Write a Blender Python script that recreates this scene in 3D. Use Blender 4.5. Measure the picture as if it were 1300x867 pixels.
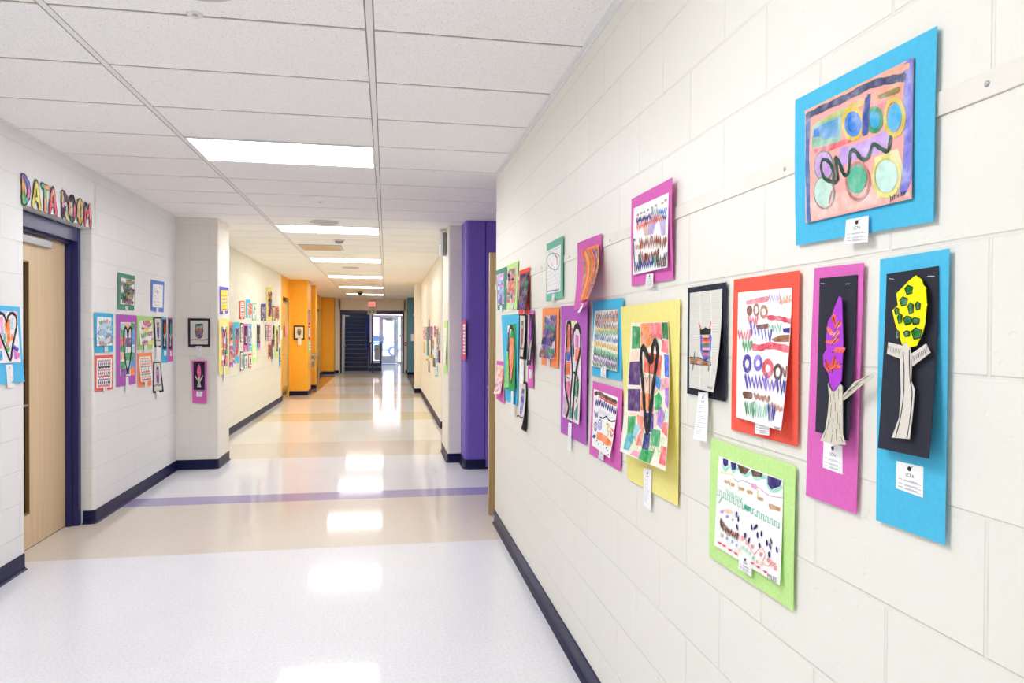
import bpy, bmesh, math, random
from mathutils import Vector, Matrix

for o in list(bpy.data.objects):
    bpy.data.objects.remove(o)
S = bpy.context.scene
COL = S.collection

# ------------------------------------------------------------ camera
F_PX, YAW, PITCH, ROLL, EYE = 889.2, 0.17769, 0.0119, 0.00527, 1.5035
cd = bpy.data.cameras.new('camera')
cam = bpy.data.objects.new('camera', cd)
COL.objects.link(cam)
cd.sensor_width = 36.0
cd.lens = F_PX * 36.0 / 1300.0
cd.clip_start = 0.05
cd.clip_end = 300
_f = Vector((math.sin(YAW) * math.cos(PITCH), math.cos(YAW) * math.cos(PITCH), -math.sin(PITCH)))
_r = Vector((math.cos(YAW), -math.sin(YAW), 0))
_u = _r.cross(_f)
_r2 = _r * math.cos(ROLL) + _u * math.sin(ROLL)
_u2 = _u * math.cos(ROLL) - _r * math.sin(ROLL)
_m = Matrix((_r2, _u2, -_f)).transposed().to_4x4()
_m.translation = Vector((0, 0, EYE))
cam.matrix_world = _m
S.camera = cam

# ------------------------------------------------------------ light and exposure
S.view_settings.view_transform = 'Standard'
S.view_settings.look = 'None'
S.view_settings.gamma = 1.0
S.view_settings.use_curve_mapping = False
S.view_settings.exposure = 0.14
S.cycles.max_bounces = 16
S.cycles.diffuse_bounces = 12         # pale room: the light keeps bouncing
LAMP_NEAR = ((0.94, 0.96, 1.0), 15.0)       # colour and strength of the ceiling lights at this end
LAMP_FAR = ((1.0, 0.985, 0.95), 19.0)       # the ones further down are a little warmer
w = bpy.data.worlds.new('daylight')
S.world = w
w.use_nodes = True
w.node_tree.nodes['Background'].inputs[0].default_value = (0.80, 0.90, 1.0, 1)
w.node_tree.nodes['Background'].inputs[1].default_value = 6.5

# ------------------------------------------------------------ colours and materials
def lin(h):
    if not isinstance(h, str):
        return tuple(h)[:3]
    h = h.lstrip('#')
    v = [int(h[i:i + 2], 16) / 255 for i in (0, 2, 4)]
    return tuple(c / 12.92 if c <= 0.04045 else ((c + 0.055) / 1.055) ** 2.4 for c in v)

def new_mat(name, h, rough=0.6, metal=0.0, spec=0.5, coat=0.0, coat_rough=0.05):
    m = bpy.data.materials.new(name)
    m.use_nodes = True
    b = m.node_tree.nodes['Principled BSDF']
    b.inputs['Base Color'].default_value = (*lin(h), 1)
    b.inputs['Roughness'].default_value = rough
    b.inputs['Metallic'].default_value = metal
    b.inputs['Specular IOR Level'].default_value = spec
    b.inputs['Coat Weight'].default_value = coat
    b.inputs['Coat Roughness'].default_value = coat_rough
    return m, m.node_tree.nodes, m.node_tree.links, b

def vary(m, h, lo=0.86, hi=1.08, scale=18, stretch=(1, 1, 1), detail=3, bump=0.0, bscale=300, bdist=0.0006):
    """colour of the thing itself, mottled a little by a noise"""
    N, L = m.node_tree.nodes, m.node_tree.links
    b = N['Principled BSDF']
    tc = N.new('ShaderNodeTexCoord')
    mp = N.new('ShaderNodeMapping')
    mp.inputs['Scale'].default_value = stretch
    L.new(tc.outputs['Object'], mp.inputs[0])
    nz = N.new('ShaderNodeTexNoise')
    nz.inputs['Scale'].default_value = scale
    nz.inputs['Detail'].default_value = detail
    L.new(mp.outputs[0], nz.inputs['Vector'])
    cr = N.new('ShaderNodeValToRGB')
    c = lin(h)
    cr.color_ramp.elements[0].position = 0.3
    cr.color_ramp.elements[1].position = 0.7
    cr.color_ramp.elements[0].color = (*[min(1, x * lo) for x in c], 1)
    cr.color_ramp.elements[1].color = (*[min(1, x * hi) for x in c], 1)
    L.new(nz.outputs['Fac'], cr.inputs[0])
    L.new(cr.outputs[0], b.inputs['Base Color'])
    if bump:
        n2 = N.new('ShaderNodeTexNoise')
        n2.inputs['Scale'].default_value = bscale
        L.new(tc.outputs['Object'], n2.inputs['Vector'])
        bp = N.new('ShaderNodeBump')
        bp.inputs['Strength'].default_value = bump
        bp.inputs['Distance'].default_value = bdist
        L.new(n2.outputs['Fac'], bp.inputs['Height'])
        L.new(bp.outputs[0], b.inputs['Normal'])
    return m

_cache = {}
def flat(name, h, rough=0.5, metal=0.0, **k):
    key = ('flat', name)
    if key not in _cache:
        m, N, L, b = new_mat(name, h, rough, metal, **k)
        _cache[key] = vary(m, h, 0.94, 1.04, 9)
    return _cache[key]

def wash(m, h):
    N, L = m.node_tree.nodes, m.node_tree.links
    b = N['Principled BSDF']
    tc = N.new('ShaderNodeTexCoord')
    nz = N.new('ShaderNodeTexNoise'); nz.inputs['Scale'].default_value = 34; nz.inputs['Detail'].default_value = 6; nz.inputs['Roughness'].default_value = 0.6
    L.new(tc.outputs['Object'], nz.inputs['Vector'])
    cr = N.new('ShaderNodeValToRGB')
    c = lin(h); E = cr.color_ramp.elements
    lum = 0.2126 * c[0] + 0.7152 * c[1] + 0.0722 * c[2]
    a = 0.34 * min(1, lum / 0.10) + 0.02
    E[0].position = 0.36; E[0].color = (*[x * 0.86 for x in c], 1)
    E[1].position = 0.66; E[1].color = (*[x + (0.85 - x) * a if x < 0.85 else x for x in c], 1)
    e = E.new(0.52); e.color = (*[x + (0.85 - x) * a * 0.3 if x < 0.85 else x for x in c], 1)
    L.new(nz.outputs['Fac'], cr.inputs[0]); L.new(cr.outputs[0], b.inputs['Base Color'])
    return m

def paint(h):
    """crayon, marker or watercolour: uneven coverage"""
    key = ('paint', h)
    if key not in _cache:
        m, N, L, b = new_mat('paint_' + str(h), h, 0.75, spec=0.2)
        _cache[key] = wash(m, h)
    return _cache[key]

def construction_paper(h):
    key = ('cpaper', h)
    if key not in _cache:
        m, N, L, b = new_mat('paper_' + str(h), h, 0.85, spec=0.15)
        _cache[key] = vary(m, h, 0.95, 1.04, 160, bump=0.25, bscale=500, bdist=0.0004)
    return _cache[key]

def newsprint():
    key = 'news'
    if key not in _cache:
        m, N, L, b = new_mat('newsprint', 'D6D3C8', 0.85, spec=0.15)
        tc = N.new('ShaderNodeTexCoord')
        br = N.new('ShaderNodeTexBrick')
        br.inputs['Scale'].default_value = 1
        br.inputs['Brick Width'].default_value = 0.082
        br.inputs['Row Height'].default_value = 0.0042
        br.inputs['Mortar Size'].default_value = 0.0011
        br.inputs['Mortar Smooth'].default_value = 0.2
        br.inputs['Color1'].default_value = (*lin('D2D0C7'), 1)
        br.inputs['Color2'].default_value = (*lin('CBC8BF'), 1)
        br.inputs['Mortar'].default_value = (*lin('DFDDD4'), 1)
        br.offset = 0.0
        sp = N.new('ShaderNodeSeparateXYZ'); cb = N.new('ShaderNodeCombineXYZ')
        L.new(tc.outputs['Object'], sp.inputs[0]); L.new(sp.outputs['X'], cb.inputs[0]); L.new(sp.outputs['Z'], cb.inputs[1])
        L.new(cb.outputs[0], br.inputs['Vector'])
        L.new(br.outputs['Color'], b.inputs['Base Color'])
        _cache[key] = m
    return _cache[key]

def block_wall(name, h, rough=0.42, shift=-0.868, groove=0.003, line=0.95):
    """painted concrete masonry: 16 x 8 inch running bond, pitted face"""
    key = ('block', name)
    if key in _cache:
        return _cache[key]
    m, N, L, b = new_mat(name, h, rough, spec=0.35)
    geo = N.new('ShaderNodeNewGeometry')
    sp = N.new('ShaderNodeSeparateXYZ'); L.new(geo.outputs['Position'], sp.inputs[0])
    sn = N.new('ShaderNodeSeparateXYZ'); L.new(geo.outputs['Normal'], sn.inputs[0])
    ab = N.new('ShaderNodeMath'); ab.operation = 'ABSOLUTE'; L.new(sn.outputs['X'], ab.inputs[0])
    gt = N.new('ShaderNodeMath'); gt.operation = 'GREATER_THAN'; gt.inputs[1].default_value = 0.6
    L.new(ab.outputs[0], gt.inputs[0])
    mx = N.new('ShaderNodeMix'); mx.data_type = 'FLOAT'
    L.new(gt.outputs[0], mx.inputs[0]); L.new(sp.outputs['X'], mx.inputs[2]); L.new(sp.outputs['Y'], mx.inputs[3])
    ad = N.new('ShaderNodeMath'); ad.operation = 'ADD'; ad.inputs[1].default_value = shift + 40.64
    L.new(mx.outputs[0], ad.inputs[0])
    az = N.new('ShaderNodeMath'); az.operation = 'ADD'; az.inputs[1].default_value = -0.0205
    L.new(sp.outputs['Z'], az.inputs[0])
    cb = N.new('ShaderNodeCombineXYZ'); L.new(ad.outputs[0], cb.inputs[0]); L.new(az.outputs[0], cb.inputs[1])
    br = N.new('ShaderNodeTexBrick')
    br.inputs['Scale'].default_value = 1
    br.inputs['Brick Width'].default_value = 0.4064
    br.inputs['Row Height'].default_value = 0.2032
    br.inputs['Mortar Size'].default_value = 0.0045
    br.inputs['Mortar Smooth'].default_value = 0.6
    L.new(cb.outputs[0], br.inputs['Vector'])
    c = lin(h)
    br.inputs['Color1'].default_value = (*c, 1)
    br.inputs['Color2'].default_value = (*[x * 0.985 for x in c], 1)
    br.inputs['Mortar'].default_value = (*[x * line for x in c], 1)
    L.new(br.outputs['Color'], b.inputs['Base Color'])
    n1 = N.new('ShaderNodeTexNoise'); n1.inputs['Scale'].default_value = 90; n1.inputs['Detail'].default_value = 6
    L.new(geo.outputs['Position'], n1.inputs['Vector'])
    vo = N.new('ShaderNodeTexNoise'); vo.inputs['Scale'].default_value = 38; vo.inputs['Detail'].default_value = 3
    L.new(geo.outputs['Position'], vo.inputs['Vector'])
    pit = N.new('ShaderNodeValToRGB')
    pit.color_ramp.elements[0].position = 0.28; pit.color_ramp.elements[1].position = 0.36
    L.new(vo.outputs['Fac'], pit.inputs[0])
    b1 = N.new('ShaderNodeBump'); b1.inputs['Strength'].default_value = 0.6; b1.inputs['Distance'].default_value = groove
    b1.invert = True
    L.new(br.outputs['Fac'], b1.inputs['Height'])
    b2 = N.new('ShaderNodeBump'); b2.inputs['Strength'].default_value = 0.5; b2.inputs['Distance'].default_value = 0.0008
    L.new(n1.outputs['Fac'], b2.inputs['Height']); L.new(b1.outputs[0], b2.inputs['Normal'])
    b3 = N.new('ShaderNodeBump'); b3.inputs['Strength'].default_value = 0.5; b3.inputs['Distance'].default_value = 0.0012
    L.new(pit.outputs[0], b3.inputs['Height']); L.new(b2.outputs[0], b3.inputs['Normal'])
    L.new(b3.outputs[0], b.inputs['Normal'])
    _cache[key] = m
    return m

def floor_tile(name, h, rough=0.07):
    """waxed vinyl composition tile with flecks, faint 12 inch joints"""
    key = ('tile', name)
    if key in _cache:
        return _cache[key]
    m, N, L, b = new_mat(name, h, 0.45, spec=0.15, coat=1.0, coat_rough=rough)
    b.inputs['Coat IOR'].default_value = 1.21
    geo = N.new('ShaderNodeNewGeometry')
    br = N.new('ShaderNodeTexBrick'); br.offset = 0
    br.inputs['Scale'].default_value = 1
    br.inputs['Brick Width'].default_value = 0.3048; br.inputs['Row Height'].default_value = 0.3048
    br.inputs['Mortar Size'].default_value = 0.0007
    c = lin(h)
    br.inputs['Color1'].default_value = (*c, 1)
    br.inputs['Color2'].default_value = (*[x * 0.98 for x in c], 1)
    br.inputs['Mortar'].default_value = (*[x * 0.9 for x in c], 1)
    L.new(geo.outputs['Position'], br.inputs['Vector'])
    nz = N.new('ShaderNodeTexNoise'); nz.inputs['Scale'].default_value = 70; nz.inputs['Detail'].default_value = 5
    L.new(geo.outputs['Position'], nz.inputs['Vector'])
    cr = N.new('ShaderNodeValToRGB')
    cr.color_ramp.elements[0].position = 0.35; cr.color_ramp.elements[0].color = (0.90, 0.90, 0.90, 1)
    cr.color_ramp.elements[1].position = 0.6; cr.color_ramp.elements[1].color = (1, 1, 1, 1)
    L.new(nz.outputs['Fac'], cr.inputs[0])
    mx = N.new('ShaderNodeMix'); mx.data_type = 'RGBA'; mx.blend_type = 'MULTIPLY'; mx.inputs[0].default_value = 1
    L.new(br.outputs['Color'], mx.inputs[6]); L.new(cr.outputs[0], mx.inputs[7])
    L.new(mx.outputs[2], b.inputs['Base Color'])
    n2 = N.new('ShaderNodeTexNoise'); n2.inputs['Scale'].default_value = 5; n2.inputs['Detail'].default_value = 2
    L.new(geo.outputs['Position'], n2.inputs['Vector'])
    bp = N.new('ShaderNodeBump'); bp.inputs['Strength'].default_value = 0.12; bp.inputs['Distance'].default_value = 0.002
    L.new(n2.outputs['Fac'], bp.inputs['Height'])
    L.new(bp.outputs[0], b.inputs['Normal']); L.new(bp.outputs[0], b.inputs['Coat Normal'])
    _cache[key] = m
    return m

def emit(name, col, strength):
    key = ('emit', name)
    if key not in _cache:
        m = bpy.data.materials.new(name)
        m.use_nodes = True
        b = m.node_tree.nodes['Principled BSDF']
        b.inputs['Base Color'].default_value = (*col, 1)
        b.inputs['Emission Color'].default_value = (*col, 1)
        b.inputs['Emission Strength'].default_value = strength
        _cache[key] = m
    return _cache[key]

def wood(name, h, h2):
    key = ('wood', name)
    if key not in _cache:
        m, N, L, b = new_mat(name, h, 0.35, spec=0.4)
        tc = N.new('ShaderNodeTexCoord')
        mp = N.new('ShaderNodeMapping'); mp.inputs['Scale'].default_value = (14, 14, 0.8)
        L.new(tc.outputs['Object'], mp.inputs[0])
        nz = N.new('ShaderNodeTexNoise'); nz.inputs['Scale'].default_value = 2; nz.inputs['Detail'].default_value = 5
        L.new(mp.outputs[0], nz.inputs['Vector'])
        cr = N.new('ShaderNodeValToRGB')
        cr.color_ramp.elements[0].position = 0.35; cr.color_ramp.elements[0].color = (*lin(h2), 1)
        cr.color_ramp.elements[1].position = 0.65; cr.color_ramp.elements[1].color = (*lin(h), 1)
        L.new(nz.outputs['Fac'], cr.inputs[0]); L.new(cr.outputs[0], b.inputs['Base Color'])
        _cache[key] = m
    return _cache[key]

# ------------------------------------------------------------ mesh helpers
def finish(name, bm, mats, parent=None, smooth=False):
    me = bpy.data.meshes.new(name)
    bm.to_mesh(me); bm.free()
    if not isinstance(mats, (list, tuple)):
        mats = [mats]
    for m in mats:
        me.materials.append(m)
    if smooth:
        for p in me.polygons:
            p.use_smooth = True
    o = bpy.data.objects.new(name, me)
    COL.objects.link(o)
    if parent is not None:
        o.parent = parent
    return o

def tag(o, label=None, cat=None, group=None, kind=None):
    if label: o['label'] = label
    if cat: o['category'] = cat
    if group: o['group'] = group
    if kind: o['kind'] = kind
    return o

def empty(name, loc=(0, 0, 0), parent=None):
    o = bpy.data.objects.new(name, None)
    o.empty_display_size = 0.1
    o.location = loc
    COL.objects.link(o)
    if parent is not None: o.parent = parent
    return o

def box(bm, x0, x1, y0, y1, z0, z1, bevel=0.0, mi=0):
    n0 = len(bm.faces)
    vs = [bm.verts.new(p) for p in ((x0, y0, z0), (x1, y0, z0), (x1, y1, z0), (x0, y1, z0), (x0, y0, z1), (x1, y0, z1), (x1, y1, z1), (x0, y1, z1))]
    fs = []
    for q in ((0, 3, 2, 1), (4, 5, 6, 7), (0, 1, 5, 4), (1, 2, 6, 5), (2, 3, 7, 6), (3, 0, 4, 7)):
        f = bm.faces.new([vs[i] for i in q]); f.material_index = mi; fs.append(f)
    if bevel:
        es = {e for f in fs for e in f.edges}
        r = bmesh.ops.bevel(bm, geom=list(es), offset=bevel, segments=2, affect='EDGES', profile=0.5)
        for f in r['faces']: f.material_index = mi
    return vs

def boxes(name, mat, parent, *bs, bevel=0.0):
    bm = bmesh.new()
    for b in bs:
        box(bm, *b, bevel=bevel)
    return finish(name, bm, mat, parent)

def prism(bm, pts, z0, z1, mi=0):
    """vertical prism over a plan polygon; each point may carry a corner radius"""
    P = []
    n = len(pts)
    for i, p in enumerate(pts):
        r = p[2] if len(p) > 2 else 0
        a = Vector(p[:2])
        if r <= 0:
            P.append(a); continue
        b = Vector(pts[i - 1][:2]); c = Vector(pts[(i + 1) % n][:2])
        d1 = (b - a).normalized(); d2 = (c - a).normalized()
        ce = a + (d1 + d2) * r
        s = a + d1 * r; e = a + d2 * r
        k = 6
        for j in range(k + 1):
            t = j / k * math.pi / 2
            P.append(ce + (s - ce) * math.cos(t) + (e - ce) * math.sin(t))
    lo = [bm.verts.new((p.x, p.y, z0)) for p in P]
    hi = [bm.verts.new((p.x, p.y, z1)) for p in P]
    for i in range(len(P)):
        j = (i + 1) % len(P)
        bm.faces.new((lo[i], lo[j], hi[j], hi[i])).material_index = mi
    bm.faces.new(lo[::-1]).material_index = mi
    bm.faces.new(hi).material_index = mi

def cyl(bm, p0, p1, r0, r1=None, seg=16, mi=0):
    r1 = r0 if r1 is None else r1
    p0, p1 = Vector(p0), Vector(p1)
    d = (p1 - p0).normalized()
    a = d.orthogonal().normalized(); b = d.cross(a)
    A = [bm.verts.new(p0 + (a * math.cos(t) + b * math.sin(t)) * r0) for t in [2 * math.pi * i / seg for i in range(seg)]]
    B = [bm.verts.new(p1 + (a * math.cos(t) + b * math.sin(t)) * r1) for t in [2 * math.pi * i / seg for i in range(seg)]]
    for i in range(seg):
        j = (i + 1) % seg
        bm.faces.new((A[i], A[j], B[j], B[i])).material_index = mi
    bm.faces.new(A[::-1]).material_index = mi
    bm.faces.new(B).material_index = mi

def lathe(bm, c, axis, prof, seg=24, mi=0):
    """profile of (radius, height) pairs turned about axis through c"""
    c = Vector(c); d = Vector(axis).normalized()
    a = d.orthogonal().normalized(); b = d.cross(a)
    rings = []
    for r, h in prof:
        rings.append([bm.verts.new(c + d * h + (a * math.cos(t) + b * math.sin(t)) * max(r, 1e-4)) for t in [2 * math.pi * i / seg for i in range(seg)]])
    for k in range(len(rings) - 1):
        for i in range(seg):
            j = (i + 1) % seg
            bm.faces.new((rings[k][i], rings[k][j], rings[k + 1][j], rings[k + 1][i])).material_index = mi
    bm.faces.new(rings[0][::-1]).material_index = mi
    bm.faces.new(rings[-1]).material_index = mi

_txt = {}
def text_tris(s, shear=0.0):
    """glyph outlines of the built-in font, as points and triangles in a box one unit wide"""
    if s in _txt: return _txt[s]
    cu = bpy.data.curves.new('t', 'FONT')
    cu.body = s; cu.resolution_u = 2
    cu.shear = shear
    o = bpy.data.objects.new('t', cu)
    COL.objects.link(o)
    dg = bpy.context.evaluated_depsgraph_get()
    me = o.evaluated_get(dg).to_mesh()
    me.calc_loop_triangles()
    V = [(v.co.x, v.co.y) for v in me.vertices]
    T = [tuple(t.vertices) for t in me.loop_triangles]
    bpy.data.objects.remove(o); bpy.data.curves.remove(cu)
    x0 = min(v[0] for v in V); x1 = max(v[0] for v in V)
    k = 1 / (x1 - x0)
    _txt[s] = ([((a - x0) * k, b * k) for a, b in V], T)
    return _txt[s]

# ------------------------------------------------------------ sheets of paper and what is drawn on them
class Sheet:
    """A sheet pinned to a wall. Corners TL, TR, BR, BL are (x, z, out) in metres in the wall's frame;
    the lower edge may hang away from the wall."""
    def __init__(s, c, lift=0.0, wave=0.0):
        s.c = [Vector(p) for p in c]; s.lift = lift; s.wave = wave
        s.w = max(1e-3, ((s.c[1] - s.c[0]).length + (s.c[2] - s.c[3]).length) / 2)
        s.h = max(1e-3, ((s.c[3] - s.c[0]).length + (s.c[2] - s.c[1]).length) / 2)
        s.curved = max(abs(p.z - s.c[0].z) for p in s.c) > 0.004 or wave > 0
    def at(s, u, v, l=0.0):
        tl, tr, br, bl = s.c
        x = (tl.x * (1 - u) + tr.x * u) * (1 - v) + (bl.x * (1 - u) + br.x * u) * v
        z = (tl.y * (1 - u) + tr.y * u) * (1 - v) + (bl.y * (1 - u) + br.y * u) * v
        q = max(0.0, v) ** 1.8
        d = (tl.z * (1 - u) + tr.z * u) * (1 - q) + (bl.z * (1 - u) + br.z * u) * q
        d += s.wave * math.sin(math.pi * min(1, max(0, v))) * math.sin(2.2 * u + 0.6)
        return Vector((x, -(d + s.lift + l), z))     # local frame: x right, z up, -y out of the wall

def _slot(mats, m):
    if m not in mats: mats.append(m)
    return mats.index(m)

def sheet_mesh(name, parent, sh, mat, prims, thick=0.0007, bare=False, mats=None):
    bm = bmesh.new()
    mats = [] if mats is None else mats
    nu, nv = (6, 10) if sh.curved else (1, 1)
    if not bare:
        mi = _slot(mats, mat)
        F = [[bm.verts.new(sh.at(i / nu, j / nv, thick)) for i in range(nu + 1)] for j in range(nv + 1)]
        B = [[bm.verts.new(sh.at(i / nu, j / nv, 0)) for i in range(nu + 1)] for j in range(nv + 1)]
        def f(*v):
            bm.faces.new(v).material_index = mi
        for j in range(nv):
            for i in range(nu):
                f(F[j][i], F[j + 1][i], F[j + 1][i + 1], F[j][i + 1])
                f(B[j][i], B[j][i + 1], B[j + 1][i + 1], B[j + 1][i])
            f(F[j][0], B[j][0], B[j + 1][0], F[j + 1][0])
            f(F[j][nu], F[j + 1][nu], B[j + 1][nu], B[j][nu])
        for i in range(nu):
            f(F[0][i], F[0][i + 1], B[0][i + 1], B[0][i])
            f(F[nv][i], B[nv][i], B[nv][i + 1], F[nv][i + 1])
    lay = thick + 0.00015
    for p in prims:
        lay += 0.00004
        k = p[0]
        m = paint(p[1]) if k != 'c' else construction_paper(p[1])
        mi = _slot(mats, m)
        if k in 'pce':                 # filled shape; 'c' is a thick cut-out piece
            if k == 'e':
                _, _, cx, cy, rx, ry, a = p
                pts = []
                for i in range(18):
                    t = 2 * math.pi * i / 18
                    x, y = rx * math.cos(t), ry * math.sin(t)
                    pts.append((cx + (x * math.cos(a) - y * math.sin(a)) / sh.w, cy + (x * math.sin(a) + y * math.cos(a)) / sh.h))
            else:
                pts = p[2]
            t = bmesh.new()
            vs = [t.verts.new((a, b, 0)) for a, b in pts]
            try:
                t.faces.new(vs)
            except ValueError:
                t.free(); continue
            bmesh.ops.triangulate(t, faces=t.faces[:])
            if sh.curved:
                for _ in range(3):
                    lg = [e for e in t.edges if ((e.verts[0].co.x - e.verts[1].co.x) * sh.w) ** 2 + ((e.verts[0].co.y - e.verts[1].co.y) * sh.h) ** 2 > 0.035 ** 2]
                    if not lg: break
                    bmesh.ops.subdivide_edges(t, edges=lg, cuts=1)
                    bmesh.ops.triangulate(t, faces=t.faces[:])
            t.verts.index_update()
            up = 0.0012 if k == 'c' else 0.0
            vv = [bm.verts.new(sh.at(v.co.x, v.co.y, lay + up)) for v in t.verts]
            for fc in t.faces:
                bm.faces.new([vv[v.index] for v in fc.verts]).material_index = mi
            if k == 'c':               # cut edge
                n = len(pts)
                for i in range(n):
                    a, b = pts[i], pts[(i + 1) % n]
                    q = [bm.verts.new(sh.at(*a, lay + up)), bm.verts.new(sh.at(*b, lay + up)), bm.verts.new(sh.at(*b, lay)), bm.verts.new(sh.at(*a, lay))]
                    bm.faces.new(q).material_index = mi
                lay += up
            t.free()
        elif k == 's':                 # stroke: colour, width in metres, points
            wd, pts = p[2] / 2, (spline(p[3], 4) if len(p) > 4 else p[3])
            M = [Vector((a * sh.w, b * sh.h)) for a, b in pts]
            if sh.curved:
                Q = [M[0]]
                for a, b in zip(M, M[1:]):
                    n = max(1, int((b - a).length / 0.03))
                    Q += [a + (b - a) * (i + 1) / n for i in range(n)]
                M = Q
            if len(M) < 2: continue
            L_, R_ = [], []
            def pt(q):
                a, b = q.x / sh.w, q.y / sh.h
                if not bare: a, b = min(1, max(0, a)), min(1, max(0, b))
                return bm.verts.new(sh.at(a, b, lay))
            ds = []
            for i, a in enumerate(M):
                d = (M[min(i + 1, len(M) - 1)] - M[max(i - 1, 0)])
                d = d.normalized() if d.length > 1e-9 else Vector((1, 0))
                ds.append(d)
                n = Vector((-d.y, d.x)) * wd * (1 + 0.16 * math.sin(i * 1.9 + lay * 9e4))
                L_.append(pt(a + n)); R_.append(pt(a - n))
            for i in range(len(M) - 1):
                bm.faces.new((L_[i], R_[i], R_[i + 1], L_[i + 1])).material_index = mi
            for a, d, s, e0, e1 in ((M[0], ds[0], -1, L_[0], R_[0]), (M[-1], ds[-1], 1, R_[-1], L_[-1])):
                n = Vector((-d.y, d.x)) * wd
                x0, x1 = pt(a + n * .6 * -s + d * s * wd * .8), pt(a - n * .6 * -s + d * s * wd * .8)
                try: bm.faces.new((e0, x1, x0, e1) if s < 0 else (e0, x0, x1, e1)).material_index = mi
                except ValueError: pass
        elif k == 't':                 # writing: colour, text, baseline start, baseline end
            V, T = text_tris(p[2])
            a = Vector((p[3][0] * sh.w, p[3][1] * sh.h)); b = Vector((p[4][0] * sh.w, p[4][1] * sh.h))
            d = b - a; n = Vector((d.y, -d.x))
            vv = []
            for x, y in V:
                q = a + d * x + n * y
                vv.append(bm.verts.new(sh.at(q.x / sh.w, q.y / sh.h, lay)))
            for t3 in T:
                bm.faces.new([vv[i] for i in t3]).material_index = mi
    if not mats: mats.append(mat)
    return finish(name, bm, mats, parent)

def spline(pts, n=5):
    """Catmull-Rom through the points"""
    if len(pts) < 3: return list(pts)
    closed = pts[0] == pts[-1]
    P = list(pts)
    P = ([P[-2]] + P + [P[1]]) if closed else ([P[0]] + P + [P[-1]])
    out = []
    for i in range(1, len(P) - 2):
        a, b, c, d = P[i - 1:i + 3]
        for k in range(n):
            t = k / n
            out.append(tuple(0.5 * (2 * b[j] + (c[j] - a[j]) * t + (2 * a[j] - 5 * b[j] + 4 * c[j] - d[j]) * t * t + (3 * b[j] - a[j] - 3 * c[j] + d[j]) * t ** 3) for j in (0, 1)))
    out.append(tuple(P[-2]))
    return out

def zz(u0, v0, u1, v1, n, amp, rng=None):
    pts = []
    for i in range(2 * n + 1):
        t = i / (2 * n)
        a = amp * (1 if i % 2 else -1) * (1 if rng is None else rng.uniform(0.6, 1.2))
        pts.append((u0 + (u1 - u0) * t, v0 + (v1 - v0) * t + a))
    return pts

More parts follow.
